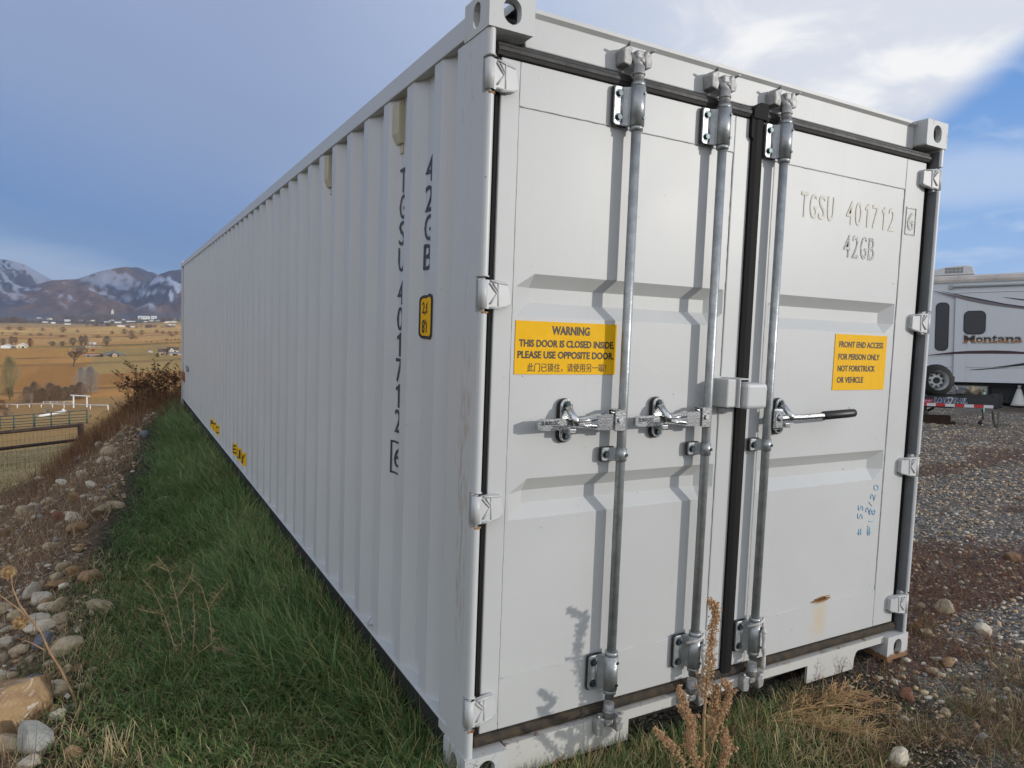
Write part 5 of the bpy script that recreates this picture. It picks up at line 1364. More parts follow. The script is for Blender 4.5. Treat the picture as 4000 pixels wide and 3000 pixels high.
S_GREY = stone_mat('grey_green_stone', (.38, .38, .33), (.48, .46, .40), (.26, .25, .22), 10); S_BROWN = stone_mat('brown_stone', (.27, .165, .095), (.20, .12, .07), (.36, .26, .17)); S_RED = stone_mat('reddish_stone', (.30, .145, .095), (.22, .10, .07), (.38, .27, .20)); S_SLATE = stone_mat('blue_grey_stone', (.16, .175, .20), (.22, .23, .245), (.12, .12, .13))
ROCKS = [rock_mesh(i+1, 6+i % 5, .14 if i % 2 else .09) for i in range(12)]
_rk = {}
def rock(i, m, pos, size, rot, label, group=None, name='rock', sink=.25, cat='rock'):
    key = (i % 12, m.name)
    if key not in _rk:
        me = ROCKS[i % 12].copy(); me.materials.append(m); _rk[key] = me
    o = bpy.data.objects.new(name, _rk[key]); COL.objects.link(o)
    o.location = (pos[0], pos[1], pos[2]+size[2]*(1-2*sink)); o.scale = size; o.rotation_euler = rot; tag(o, label, cat, group); return o
# the big tan boulder and its neighbours, bottom left
def boulder():
    t = bmesh.new(); bmesh.ops.create_icosphere(t, subdivisions=5, radius=1)
    for v in t.verts:
        p = v.co
        x, y, z = p
        k = 1-.42*max(0, x)*1.0
        p = Vector((x*1.0, y*k, z*(1-.25*max(0, x))))
        for d, h in ((Vector((.2, -.9, .35)).normalized(), .50), (Vector((-.15, .30, .9)).normalized(), .52), (Vector((.55, -.55, .62)).normalized(), .54), (Vector((.85, .5, .2)).normalized(), .52), (Vector((-.6, -.4, .6)).normalized(), .62), (Vector((.5, .3, .8)).normalized(), .50), (Vector((.9, -.35, -.1)).normalized(), .60)):
            q = p.dot(d)
            if q > h: p -= d*(q-h)*.97
        n = mnoise.fractal(p*1.5+Vector((4, 2, 9)), 1.0, 2.0, 5)*.075
        s = math.sin(p.z*16+p.x*5+mnoise.noise(p*3)*3)*.012                # bedding grooves
        v.co = p*(1+n+s)
    for f in t.faces: f.smooth = True
    me = bpy.data.meshes.new('boulder'); t.to_mesh(me); t.free(); return me
B_TAN = stone_mat('boulder_sandstone', (.40, .27, .145), (.30, .185, .10), (.50, .40, .30), 9, (.66, .58, .50))
q = hit(75, 2850); me = boulder(); o = link('boulder', me, [B_TAN]); o.location = (q.x-.10, q.y-.02, q.z+.065); o.scale = (.40, .25, .235); o.rotation_euler = (.15, -.20, math.radians(38)); tag(o, 'big tan sandstone boulder at the bottom left corner', 'boulder')
SPEC = [((142, 2910), (.072, .10, .062), S_GREY, 'pointed grey green rock leaning beside the big tan boulder', 4, (0, .5, .4)), ((228, 2808), (.036, .030, .026), S_WHITE, 'smooth rounded white stone right of the big tan boulder', 1, (0, 0, .2)), ((306, 2622), (.026, .022, .024), S_BROWN, 'angular brown stone alone in the grass right of the boulder tip', 6, (0, 0, .5)),
        ((25, 2470), (.045, .03, .026), S_WHITE, 'long white stone at the left edge above the boulder', 3, (0, 0, 0)), ((20, 2520), (.05, .035, .03), S_WHITE, 'second white stone at the left edge just under the long one', 1, (0, 0, .3)), ((118, 2585), (.022, .022, .02), S_CREAM, 'round cream cobble in the stones behind the boulder', 1, (0, 0, 0)), ((200, 2600), (.042, .022, .018), S_CREAM, 'long cream stone pointing at the sunflower stem', 5, (0, .2, .6)),
        ((225, 2375), (.06, .035, .04), S_CREAM, 'cream and tan stone pile topper half way up the grass edge', 8, (0, 0, .4)), ((185, 2380), (.05, .035, .03), S_WHITE, 'pale flat stone left of the cream and tan stone', 2, (0, 0, 0)), ((230, 2290), (.07, .04, .035), S_TAN, 'ochre slab lying in the weeds at the grass edge', 7, (.2, 0, .3)), ((355, 2268), (.04, .022, .03), S_TAN, 'small ochre wedge stone in the green grass', 9, (0, .5, .7)),
        ((200, 2145), (.06, .045, .04), S_CREAM, 'large cream stone in the row along the grass', 0, (0, 0, .2)), ((300, 1955), (.085, .055, .05), S_TAN, 'tilted tan slab on the bank top', 7, (0, .7, .5)), ((230, 2030), (.075, .03, .06), S_RED, 'pinkish red slab standing on edge on the bank', 9, (.5, .6, .3)), ((400, 2000), (.085, .06, .05), S_CREAM, 'wide cream rock in the stone row beside the grass', 3, (0, 0, .1)),
        ((345, 1948), (.08, .03, .03), S_WHITE, 'thin white slab lying behind the tilted tan one', 5, (0, .2, .2)), ((385, 1955), (.09, .05, .03), S_WHITE, 'flat white stone beside the thin white slab', 2, (0, 0, .1)), ((320, 1860), (.075, .06, .06), S_WHITE, 'single white block on the bank above the slabs', 4, (0, 0, .6)), ((640, 1957), (.06, .035, .03), S_WHITE, 'pale stone alone in the long grass by the container', 6, (0, 0, .2)), ((60, 1900), (.14, .08, .07), S_WHITE, 'bright white flat rocks at the far left of the bank', 3, (0, 0, .4)),
        ((3690, 2395), (.075, .06, .055), S_CREAM, 'cream boulder on the gravel right of the corner casting', 3, (0, 0, .3)), ((3835, 2475), (.05, .045, .04), S_WHITE, 'whitish lump at the right edge of the gravel', 1, (0, 0, 0)), ((3545, 2725), (.05, .035, .03), S_RED, 'red brown stone half hidden by dry stems near the front', 8, (0, .2, .5)), ((3375, 2750), (.038, .034, .03), S_RED, 'dull red stone in the turf before the doors', 6, (0, 0, .2)), ((3690, 2793), (.042, .022, .02), S_CREAM, 'pink cream pointed stone in the front gravel', 9, (0, .1, .7)),
        ((3640, 2630), (.036, .03, .026), S_CREAM, 'angular cream stone near the rusty corner casting', 7, (0, 0, 0)), ((3705, 2595), (.06, .035, .02), S_TAN, 'flat tan stone in the red weeds by the casting', 5, (0, 0, .2)), ((3955, 2188), (.09, .05, .05), S_BROWN, 'olive brown rock far right on the gravel', 4, (0, 0, 0)), ((3510, 2980), (.05, .04, .04), S_WHITE, 'pale rock at the bottom edge right of the weed', 2, (0, 0, .3)), ((3060, 2785), (.05, .035, .028), S_BROWN, 'brown stone under the fallen tumbleweed', 0, (0, 0, .4))]
for (u, v), sz, m, lab, k, rot in SPEC: rock(k, m, hit(u, v), sz, rot, lab)
def bank_d(x, y): return sstep(edge_d(x, y), -.12, .12)*sstep(3.2-bank(x, y), 0, .8)*(.35+.65*sstep(fbm(x*.8, y*.8, 81), .42, .62))*np.clip(3.2/(1+np.maximum(y-1, 0)*.55), .3, 1)
LB = {'tan_sandstone': 'tan rock among the rubble scattered down the weedy bank', 'cream_limestone': 'cream rock among the rubble scattered down the weedy bank', 'whitish_stone': 'whitish rock among the rubble scattered down the weedy bank', 'brown_stone': 'brown rock among the rubble scattered down the weedy bank', 'blue_grey_stone': 'blue grey rock among the rubble scattered down the weedy bank'}
pp = pick(190, (-4.2, -.3), (.4, 14.5), bank_d); pp = np.r_[pp, pick(44, (-1.75, -1.08), (.75, 3.4), lambda x, y: sstep(edge_d(x, y), -.22, 0))]; pp = pp[np.argsort(pp[:, 1])]
for i, (x, y) in enumerate(pp):
    m = rnd.choice((S_CREAM, S_CREAM, S_WHITE, S_TAN, S_BROWN, S_CREAM, S_WHITE, S_TAN, S_CREAM, S_SLATE)); s = (.016+.046*rnd.random()**2)*(1+.085*min(y, 12))
    rock(rnd.randrange(12), m, (x, y, ground(x, y)), (s*rnd.uniform(.9, 1.6), s*rnd.uniform(.7, 1.1), s*rnd.uniform(.5, .85)), (rnd.uniform(-.4, .4), rnd.uniform(-.4, .4), rnd.uniform(0, 6.28)), LB[m.name], m.name.replace('_', ' ')+' rubble on the bank')
def yard_d(x, y): return outside(x, y)*sstep(x+.9*y, 1.6, 2.4)*np.clip(2.2/(.3+np.hypot(x-1.8, y+.4)), .03, 1)
pp = pick(46, (1.2, 9), (-1.6, 5), yard_d)
LY = {'cream_limestone': 'small cream stone lying loose on the gravel yard', 'reddish_stone': 'small reddish stone lying loose on the gravel yard', 'blue_grey_stone': 'small blue grey stone lying loose on the gravel yard'}
for x, y in pp:
    m = rnd.choice((S_CREAM, S_CREAM, S_RED, S_SLATE)); s = rnd.uniform(.014, .032)
    rock(rnd.randrange(12), m, (x, y, ground(x, y)), (s*rnd.uniform(.9, 1.5), s, s*rnd.uniform(.5, .8)), (rnd.uniform(-.3, .3), rnd.uniform(-.3, .3), rnd.uniform(0, 6.28)), LY[m.name], m.name.replace('_', ' ')+' stones on the gravel')
# gravel: nobody could count it
def pebbles(p, s, cols, sink=.3):
    ico = bmesh.new(); bmesh.ops.create_icosphere(ico, subdivisions=1, radius=1); B0 = np.array([v.co[:] for v in ico.verts]); F0 = np.array([[v.index for v in f.verts] for f in ico.faces]); ico.free()
    n = len(p); k = len(B0)
    sh = B0[None]*(1+rng.uniform(-.28, .28, (n, k, 1))); sc = np.stack([rng.uniform(.8, 1.5, n), rng.uniform(.65, 1.0, n), rng.uniform(.38, .75, n)], -1)*s[:, None]
    sh = sh*sc[:, None]; a = rng.uniform(0, 6.283, n); ca, sa = np.cos(a)[:, None], np.sin(a)[:, None]
    tl = rng.uniform(-.4, .4, n)[:, None]; x0, y0, z0 = sh[..., 0], sh[..., 1], sh[..., 2]; x1 = x0*np.cos(tl)-z0*np.sin(tl); z1 = x0*np.sin(tl)+z0*np.cos(tl)
    V = np.stack([x1*ca-y0*sa, x1*sa+y0*ca, z1], -1)+on_ground(p)[:, None]; V[..., 2] += (sc[:, 2]*(1-2*sink))[:, None]
    return V.reshape(-1, 3), (F0[None]+(np.arange(n)*k)[:, None, None]).reshape(-1, 3), np.repeat(cols, k, 0)
PAL = np.array((1.32, 1.20, 1.06))*np.array([(.13, .135, .14), (.17, .172, .175), (.22, .215, .205), (.33, .28, .21), (.27, .205, .14), (.38, .33, .26), (.22, .14, .095), (.095, .095, .095), (.15, .148, .145), (.44, .40, .34)])
parts = []
p = pick(112000, (1.1, 19), (-2.2, 12), lambda x, y: outside(x, y)*sstep(x+.7*np.minimum(y, 0)*-1+.8*np.maximum(y, 0), 1.4, 2.1)*np.clip(2.0/(.2+np.hypot(x-1.9, y+.6)), .045, 1)*np.clip((19-x)/5, 0, 1)*(1-.55*matd(x, y)/np.maximum(.08, np.clip(3/(x-.5), .08, 1)))*(x > 1.1)); n = len(p)
dist = np.hypot(p[:, 0]-CAM[0], p[:, 1]-CAM[1]); s = (.0028+.0080*rng.random(n)**2.6)*np.clip(dist/4.4, .85, 2.2)
parts.append(pebbles(p, s, PAL[rng.integers(0, len(PAL), n)]*rng.uniform(.75, 1.2, (n, 1))))
p = pick(8000, (-4.2, -.2), (.2, 15), lambda x, y: bank_d(x, y)*(.08+.92*sstep(fbm(x*2.2, y*2.2, 83), .44, .6))); n = len(p)
s = (.005+.02*rng.random(n)**2.2)*np.clip(.8+.10*p[:, 1], .8, 1.8)
PB = np.array([(.48, .40, .29), (.40, .31, .20), (.30, .20, .12), (.56, .50, .41), (.22, .16, .11), (.25, .235, .22), (.37, .25, .14)])
parts.append(pebbles(p, s, PB[rng.integers(0, len(PB), n)]*rng.uniform(.75, 1.15, (n, 1))))
p = pick(1500, (1.3, 6), (-1.9, 3), lambda x, y: outside(x, y)*sstep(x+.8*y, 1.2, 1.9)*np.clip(1.4/(.2+np.hypot(x-2.1, y+.5)), .04, 1)); n = len(p)
PT = np.array([(.52, .41, .27), (.46, .33, .20), (.58, .50, .38), (.36, .25, .16), (.30, .31, .32), (.62, .57, .48)])
parts.append(pebbles(p, rng.uniform(.009, .021, n), PT[rng.integers(0, len(PT), n)]*rng.uniform(.75, 1.1, (n, 1))))
V, Fc, c = merge(parts); o = np_mesh('gravel', V, Fc, c, [col_mat('gravel_stones', .85, .25, mult_noise=.15, nscale=120)]); tag(o, kind='stuff')
# ------------------------------------------------------------------ single plants
STEM_TAN = mat('dry_tan_stem', (.40, .27, .14), .8, 0, .2, .3, 30); STEM_RED = mat('russet_stem', (.25, .125, .065), .7, 0, .3, .35, 30, two=(.38, .25, .14)); SEED = mat('seed_heads', (.50, .33, .19), .9, 0, .1, .4, 60, two=(.36, .21, .11)); STEM_PALE = mat('pale_straw', (.56, .45, .27), .8, 0, .2, .2, 30)
LEAFDRY = mat('withered_leaf', (.30, .22, .17), .9, 0, .1, .4, 30); LEAFGREY = mat('grey_withered_leaf', (.40, .37, .33), .9, 0, .1, .4, 30); HEAD = mat('dry_flower_head', (.50, .36, .19), .9, 0, .1, .4, 90, two=(.34, .21, .10)); HEADDK = mat('dark_seed_head', (.07, .042, .026), .95, 0, .1)
STEM_BR = mat('brown_stalk', (.27, .155, .085), .85, 0, .2, .35, 20)
def curve(p, d, L, n, wob, R, droop=0.0):
    pts = [Vector(p)]; d = Vector(d).normalized()
    for i in range(n):
        d = (d+Vector((R.uniform(-1, 1), R.uniform(-1, 1), R.uniform(-1, 1)))*wob+Vector((0, 0, -droop))).normalized(); pts.append(pts[-1]+d*(L/n))
    return pts
def flakes(mb_v, mb_f, c, r, n, R, s):
    """cluster of tiny leaf or seed flakes around a point"""
    for _ in range(n):
        p = Vector(c)+Vector((R.gauss(0, r), R.gauss(0, r), R.gauss(0, r))); a = Vector((R.gauss(0, 1), R.gauss(0, 1), R.gauss(0, 1))).normalized(); b = a.orthogonal().normalized(); q = a.cross(b); k = s*R.uniform(.5, 1.4)
        i = len(mb_v); mb_v += [p+a*k, p+(b*.9-a*.5)*k, p+(-b*.45+q*.8-a*.5)*k, p+(-b*.45-q*.8-a*.5)*k]; mb_f += [(i, i+1, i+2), (i, i+2, i+3), (i, i+3, i+1), (i+1, i+3, i+2)]
def plain_mesh(name, V, Fc, m, parent):
    me = bpy.data.meshes.new(name); me.from_pydata([tuple(v) for v in V], [], Fc); return link(name, me, [m], parent)
# the tall seeding weed before the doors: seven stems thick with seed
R = random.Random(11); base = Vector((.79, -.29, 0)); base.z = ground(base.x, base.y)-.01
e = empty('seeding_weed', base); tag(e, 'tall dry brown seeding weed standing before the centre of the doors', 'weed')
mbs = MB(); sv = []; sf = []
TOP = at(2790, 2345, 0); ray_t = ray(2790, 2345)
def px_at(u, v, yy):      # point of the weed's own upright plane
    d = ray(u, v); t = (yy-CAM[1])/d[1]; return Vector(CAM+d*t)
for (pts, lo, dens) in (([(2745, 2930), (2750, 2800), (2757, 2700), (2775, 2560), (2785, 2450), (2798, 2380), (2772, 2346)], .30, 1.0), ([(2748, 2900), (2790, 2780), (2800, 2700), (2803, 2690)], .25, .8), ([(2742, 2900), (2705, 2840), (2680, 2780), (2668, 2730), (2650, 2685)], .2, .8), ([(2750, 2930), (2800, 2830), (2845, 2730), (2846, 2690), (2832, 2660)], .2, .7),
                         ([(2745, 2940), (2835, 2960), (2838, 2900), (2830, 2850)], .2, .7), ([(2740, 2930), (2700, 2920), (2690, 2880), (2700, 2860)], .2, .6), ([(2742, 2940), (2640, 2930), (2590, 2880), (2560, 2850)], .2, .4)):
    P = [px_at(u, v, base.y+R.uniform(-.03, .03)*(1 if i else 0))-base for i, (u, v) in enumerate(pts)]; P[0] = Vector((R.uniform(-.01, .01), R.uniform(-.01, .01), -.02))
    n = len(P); mbs.tube(P, [.006*(1-.8*i/(n-1))*(1 if dens > .9 else .55) for i in range(n)], 6)
    tot = 60
    for k in range(tot):
        f = lo+(1-lo)*k/tot; x = f*(n-1); i = min(int(x), n-2); c = P[i].lerp(P[i+1], x-i)
        th = (.011 if dens > .9 else .008)*(1.25-f*.75)
        flakes(sv, sf, c, th, int(13*dens)+2, R, .0045)
        if dens > .5 and k % 6 == 0 and f < .93:      # side spikes
            d = Vector((R.uniform(-1, 1), R.uniform(-.6, .6), R.uniform(.2, 1))).normalized(); l = R.uniform(.03, .075)*(1.2-f)
            for q in range(7): flakes(sv, sf, c+d*l*q/6, .005*(1.2-q/8), 6, R, .0042)
mbs.build('stem', [STEM_TAN], e); plain_mesh('seed_head', sv, sf, SEED, e)
# broken tumbleweed lying to the right
R = random.Random(5); base = Vector((1.30, -.075, 0)); base.z = ground(base.x, base.y); e = empty('tumbleweed', base); tag(e, 'broken tan tumbleweed of fine twigs lying against the door sill', 'weed')
segs = []
def twig(p, d, L, r, lev):
    pts = curve(p, d, L, 5, .16, R, .015)
    for a, b in zip(pts[:-1], pts[1:]):
        if b.z < .004: b.z = .004
        segs.append((a, b, r, r*.85))
        if lev < 3:
            for _ in range(R.choice((0, 1, 1, 2)) if lev else 1):
                o = Vector((R.uniform(-1, 1), R.uniform(-1, 1), R.uniform(-.45, .55))); twig(b, (d+o*.7).normalized(), L*R.uniform(.38, .62), r*.62, lev+1)
for k in range(11):
    twig(Vector((R.uniform(-.03, .03), R.uniform(-.03, .02), .03)), Vector((1, R.uniform(-.95, -.02), R.uniform(-.04, .20))).normalized(), R.uniform(.24, .46), .0038, 0)
segs = [(Vector((a.x, a.y, max(.004, a.z*.62))), Vector((b.x, b.y, max(.004, b.z*.62))), max(c, .0016), max(d, .0013)) for a, b, c, d in segs if max(a.y, b.y) < .04][:7000]
V, Fc = seg_mesh(segs); o = np_mesh('twigs', V, Fc, None, [mat('tumbleweed_twigs', (.50, .32, .155), .85, 0, .2, .35, 20)], e)
# leafy dead stalks in the long grass on the left
R = random.Random(8); base = hit(706, 2600); e = empty('dead_weed', base); tag(e, 'thin dead weed with several bare stalks and withered leaves in the left grass', 'weed')
mbs = MB(); lv = []; lf = []
def upright(u, v, ref):
    d = ray(u, v); f = np.array([RC[2][0], RC[2][1]]); n = f/np.linalg.norm(f); t = ((ref.x-CAM[0])*n[0]+(ref.y-CAM[1])*n[1])/(d[0]*n[0]+d[1]*n[1]); return Vector(CAM+d*t)
for pts in ([(706, 2600), (715, 2480), (690, 2340), (660, 2230), (610, 2165)], [(704, 2600), (668, 2480), (640, 2400), (600, 2310), (560, 2260)], [(708, 2600), (755, 2560), (760, 2420), (755, 2330)], [(708, 2600), (832, 2520), (815, 2380), (790, 2300), (740, 2250)], [(690, 2340), (740, 2280), (760, 2200)], [(640, 2400), (590, 2390), (540, 2370)], [(815, 2380), (850, 2330), (890, 2280)], [(660, 2230), (600, 2210), (560, 2240)], [(832, 2540), (870, 2540), (900, 2555)]):
    P = [upright(u, v, base)-base+Vector((0, R.uniform(-.03, .03), 0))*(i > 0) for i, (u, v) in enumerate(pts)]; n = len(P)
    mbs.tube(P, [.0024*(1-.6*i/(n-1)) for i in range(n)], 5)
    for k in range(34):
        x = R.random()*(n-1); i = min(int(x), n-2); c = P[i].lerp(P[i+1], x-i); d = Vector((R.uniform(-1, 1), R.uniform(-1, 1), R.uniform(.1, .8))).normalized()
        mbs.tube([c, c+d*R.uniform(.015, .06)], [.0008, .0005], 3)
        if c.z < .24 and R.random() < .75:
            a = d*R.uniform(.012, .022); b = a.orthogonal().normalized()*.008; m_ = len(lv); lv += [c, c+a*.5+b, c+a-Vector((0, 0, .012)), c+a*.5-b*.8]; lf += [(m_, m_+1, m_+2), (m_, m_+2, m_+3)]
mbs.build('stalk', [mat('straw_stalk', (.56, .42, .23), .8, 0, .2, .3, 30)], e); plain_mesh('leaf', lv, lf, LEAFDRY, e)
# the leaning dead sunflower at the left edge
R = random.Random(3); base = hit(308, 2772); e = empty('dead_sunflower', base); tag(e, 'leaning dead sunflower with two spiky tan heads at the left edge', 'sunflower')
def U(*pts): return [upright(u, v, base)-base for u, v in pts]
mbs = MB(); mbs.tube(U((308, 2776), (280, 2700), (240, 2620), (190, 2540), (160, 2470), (120, 2420), (60, 2370), (-20, 2310)), [.0050, .0048, .0045, .004, .0037, .0033, .0028, .0024], 8); mbs.tube(U((118, 2418), (75, 2360), (50, 2300), (42, 2250)), [.0034, .003, .0028, .0026], 7); mbs.tube(U((100, 2410), (85, 2420)), [.003, .0025], 6); mbs.tube(U((175, 2540), (120, 2510), (60, 2490)), [.003, .002, .0015], 6); mbs.tube(U((238, 2640), (232, 2610)), [.003, .0012], 5)
mbs.build('stem', [STEM_RED], e)
for (u, v), r in (((32, 2236), .030), ((78, 2432), .031)):
    c = upright(u, v, base)-base; sv = []; sf = []
    for _ in range(420):
        d = Vector((R.gauss(0, 1), R.gauss(0, 1), R.gauss(0, 1))).normalized(); l = r*R.uniform(.75, 1.08); b = d.orthogonal().normalized(); i = len(sv); sv += [c+d*r*.3+b*.0028, c+d*r*.3-b*.0028, c+d*l]; sf.append((i, i+1, i+2))
    mb = MB(); mb.raw(sv, sf); t = bmesh.new(); bmesh.ops.create_icosphere(t, subdivisions=2, radius=r*.55); t.transform(Matrix.Translation(c)); mb._add(t, None, 0, True); mb.build('flower_head', [HEAD], e)
lv = []; lf = []
for (u, v) in ((262, 2705), (285, 2745), (250, 2750), (270, 2760)):
    c = upright(u, v, base)-base
    for k in range(3):
        a = Vector((R.uniform(-.02, .02), R.uniform(-.015, .015), -R.uniform(.015, .035))); b = Vector((.012, R.uniform(-.006, .006), 0)); m_ = len(lv); lv += [c, c+a*.5+b, c+a, c+a*.6-b]; lf += [(m_, m_+1, m_+2), (m_, m_+2, m_+3)]
plain_mesh('leaf', lv, lf, LEAFGREY, e)
# clumps of straw stubble near the bottom edge
def straw(u, v, n, h, lab, spread=.05, seed=1):
    R = random.Random(seed); base = hit(u, v); e = MB()
    for _ in range(n):
        p = Vector((R.gauss(0, spread*.4), R.gauss(0, spread*.4), -.01)); d = Vector((R.gauss(0, .25), R.gauss(0, .25), 1)); pts = curve(p, d, h*R.uniform(.4, 1), 4, .06, R); e.tube(pts, [.0016, .0016, .0013, .001, .0006], 4)
    o = e.build('straw_clump', [STEM_PALE]); o.location = base; tag(o, lab, 'dry grass')
straw(440, 2960, 46, .15, 'pale straw clump at the bottom edge near the boulder', .06, 2); straw(385, 2520, 12, .10, 'few pale straws standing in the turf above the pale clump', .03, 3); straw(3330, 2900, 60, .11, 'loose pale straw clump in the turf at the lower right', .09, 4); straw(3120, 2890, 30, .09, 'small straw clump left of the loose lower right one', .06, 5)
# small dark dry sprigs: by the right of the sill
for k, (u, v, h, lab) in enumerate(((3275, 2610, .16, 'thin dark dry sprig before the white sill'), (3385, 2560, .17, 'forked dark dry sprig below the sill cut out'), (3640, 2430, .22, 'thin dark upright sprig on the gravel right of the corner'))):
    R = random.Random(20+k); base = hit(u, v) if k == 2 else Vector((1.84+.2*k, -.05-.03*k, ground(1.84+.2*k, -.05))); mb = MB()
    for _ in range(3):
        P = curve((0, 0, -.01), (R.uniform(-.3, .3), R.uniform(-.2, .2), 1), h*R.uniform(.7, 1), 6, .12, R); mb.tube(P, [.0014]*5+[.0009, .0006], 4)
        for q in P[2:]:
            for _ in range(2): mb.tube(curve(q, (R.uniform(-1, 1), R.uniform(-1, 1), .6), h*.2, 2, .2, R), .0008, 3)
    o = mb.build('dry_sprig', [mat('dark_sprig', (.10, .05, .035), .9)]); o.location = base; tag(o, lab, 'weed')
# the brush of dried sunflowers at the far end of the container
def brush_plant(seed):
    R = random.Random(seed); segs = []; hd = []; hf = []
    def grow(p, d, L, r, lev):
        pts = curve(p, d, L, 4, .10, R); 
        for i, (a, b) in enumerate(zip(pts[:-1], pts[1:])):
            segs.append((a, b, r*(1-.1*i), r*(.9-.1*i)))
            if lev < 3 and (i > 0 or lev):
                for _ in range(R.choice((1, 1, 2))): grow(b, (d+Vector((R.uniform(-1, 1), R.uniform(-1, 1), R.uniform(-.1, .5)))*.75).normalized(), L*R.uniform(.35, .6), r*.62, lev+1)
        if lev >= 1 and R.random() < .26:
            flakes(hd, hf, pts[-1], .0075, 11, R, .0085)
    for _ in range(2): grow(Vector((R.uniform(-.05, .05), R.uniform(-.05, .05), -.05)), Vector((R.uniform(-.35, .35), R.uniform(-.3, .3), 1)), R.uniform(.5, .66), .0075, 0)
    V, Fc = seg_mesh([(a, b, max(c, .0020), max(d, .0018)) for a, b, c, d in segs]); me = bpy.data.meshes.new('stalk'); me.from_pydata(V.tolist(), [], Fc.tolist()); me.materials.append(STEM_BR)
    m2 = bpy.data.meshes.new('seed_head'); m2.from_pydata([tuple(v) for v in hd], [], hf); m2.materials.append(HEADDK); return me, m2
PL = [brush_plant(30+k) for k in range(5)]
for i, (u, v, h) in enumerate(((395, 1625, 1.0), (430, 1590, 1.15), (470, 1600, 1.2), (500, 1600, 1.25), (528, 1604, 1.3), (556, 1600, 1.35), (585, 1598, 1.2), (610, 1596, 1.35), (640, 1592, 1.25), (664, 1588, 1.3), (690, 1580, 1.25), (450, 1640, .95), (350, 1690, .8), (520, 1640, .95), (580, 1622, 1.0), (700, 1573, 1.1), (410, 1660, .8), (480, 1655, .85), (545, 1582, 1.4), (622, 1580, 1.4), (676, 1572, 1.4), (500, 1580, 1.35), (380, 1650, 1.2), (350, 1640, 1.15), (330, 1680, 1.0), (410, 1620, 1.35), (440, 1605, 1.4), (372, 1690, .9))):
    q = hit(u, v); e = empty('dried_sunflower', q)
    for me in PL[i % 5]: o = bpy.data.objects.new(me.name.split('.')[0], me); COL.objects.link(o); o.parent = e
    e.scale = (h*.9, h*.9, h*.60); e.rotation_euler = (rnd.uniform(-.12, .12), rnd.uniform(-.15, .15), rnd.uniform(0, 6.28)); tag(e, 'dried brown sunflower in the thicket at the far end of the container', 'sunflower', 'dried sunflowers past the far end')
p = pick(17000, (-3.2, .9), (9.5, 16.5), lambda x, y: np.exp(-((x+.95-.1*(y-13))/.95)**2-((y-13.2)/1.9)**2)*outside(x, y)*(.3+.7*sstep(fbm(x*2, y*2, 91), .35, .6))); n = len(p)
c_ = lerp3((.33, .17, .085), (.19, .10, .055), rng.random(n)); c_[rng.random(n) < .16] = (.40, .27, .15); c_[rng.random(n) < .2] = (.08, .05, .035)
V, Fc, c = merge([blades(on_ground(p, -.02), rng.uniform(.12, .48, n), rng.uniform(.003, .008, n), np.abs(rng.normal(.65, .45, n)), rng.uniform(0, 6.283, n), rng.uniform(-.9, 1.3, n), c_*.8, c_)])
o = np_mesh('undergrowth', V, Fc, c, [col_mat('brown_undergrowth', .9, .15, .2)]); tag(o, kind='stuff')
# ropes tied round the lower sleeves
def rope(x, zc, tail, lab, sx=1):
    mb = MB(); P = []
    for k in range(17):
        a = math.pi*(.15+1.75*k/16); P.append((x+.036*math.cos(a)*1.0, YR-.032*math.sin(a)*1.0 if math.sin(a) > 0 else YR-.030*math.sin(a)*.55, zc+.030*math.cos(a*.5)-.012))
    mb.tube(P, .0058, 8); k0 = Vector(P[3]); k0 = Vector((x+sx*.012, YR-.040, zc-.030)); mb.tube([P[0], k0], .0058, 8); mb.tube([P[-1], k0+Vector((0, 0, .006))], .0058, 8)
    t = bmesh.new(); bmesh.ops.create_icosphere(t, subdivisions=2, radius=.012); t.transform(Matrix.Translation(k0)); mb._add(t, None, 0, True)
    R = random.Random(int(x*100)); T = [k0]
    for k in range(9): T.append(T[-1]+Vector((R.uniform(-.003, .004)*1.2, R.uniform(-.003, .002), -tail/9)))
    mb.tube(T, [.008+.002*math.sin(k*1.7) for k in range(10)], 8)
    for q in T[2:]:
        for _ in range(7):
            d = Vector((R.gauss(0, 1), R.gauss(0, 1), R.uniform(-1.5, .2))).normalized(); mb.tube([q, q+d*R.uniform(.008, .020)], [.0012, .0006], 3)
    o = mb.build('rope', [ROPE]); tag(o, lab, 'rope')
rope(1.000, .352, .175, 'frayed white rope tied low on the middle lock rod', 1); rope(1.338, .360, .155, 'frayed white rope tied low on the right hand lock rod', 1)
# ------------------------------------------------------------------ camper trailer and flatbed trailer beyond the yard
def frame3(P0, P1, P2):
    """matrix with x along P0->P1, z toward P2, y away from the viewer"""
    x = (P1-P0).normalized(); z = (P2-P0); z = (z-x*z.dot(x)).normalized(); y = z.cross(x); M_ = Matrix.Identity(4)
    for i in range(3): M_[i][0] = x[i]; M_[i][1] = y[i]; M_[i][2] = z[i]; M_[i][3] = P0[i]
    return M_
c5 = lambda a, b: (3550+a/4.74, 1000+b/4.74); c6 = lambda a, b: (3580+a/4.74, 1350+b/4.74)
MW = frame3(at(3647, 1490, 20.4), at(4000, 1497.5, 19.3), at(3640, 1104, 20.4)); MI = MW.inverted()
def lp(u, v, M_=None, Mi=None, off=0.0):
    """pixel -> (x, z) on a machine's own side plane"""
    M_ = M_ or MW; Mi = Mi or MI; d = Vector(ray(u, v)); o = Vector(CAM); n = M_.to_3x3().col[1]; t = (M_.translation-o).dot(n)/d.dot(n); q = Mi @ (o+d*t); return q.x, q.z
e = empty('camper_trailer', mw=MW); tag(e, 'white camper trailer with dark windows and grey swooshes parked beyond the gravel yard', 'trailer')
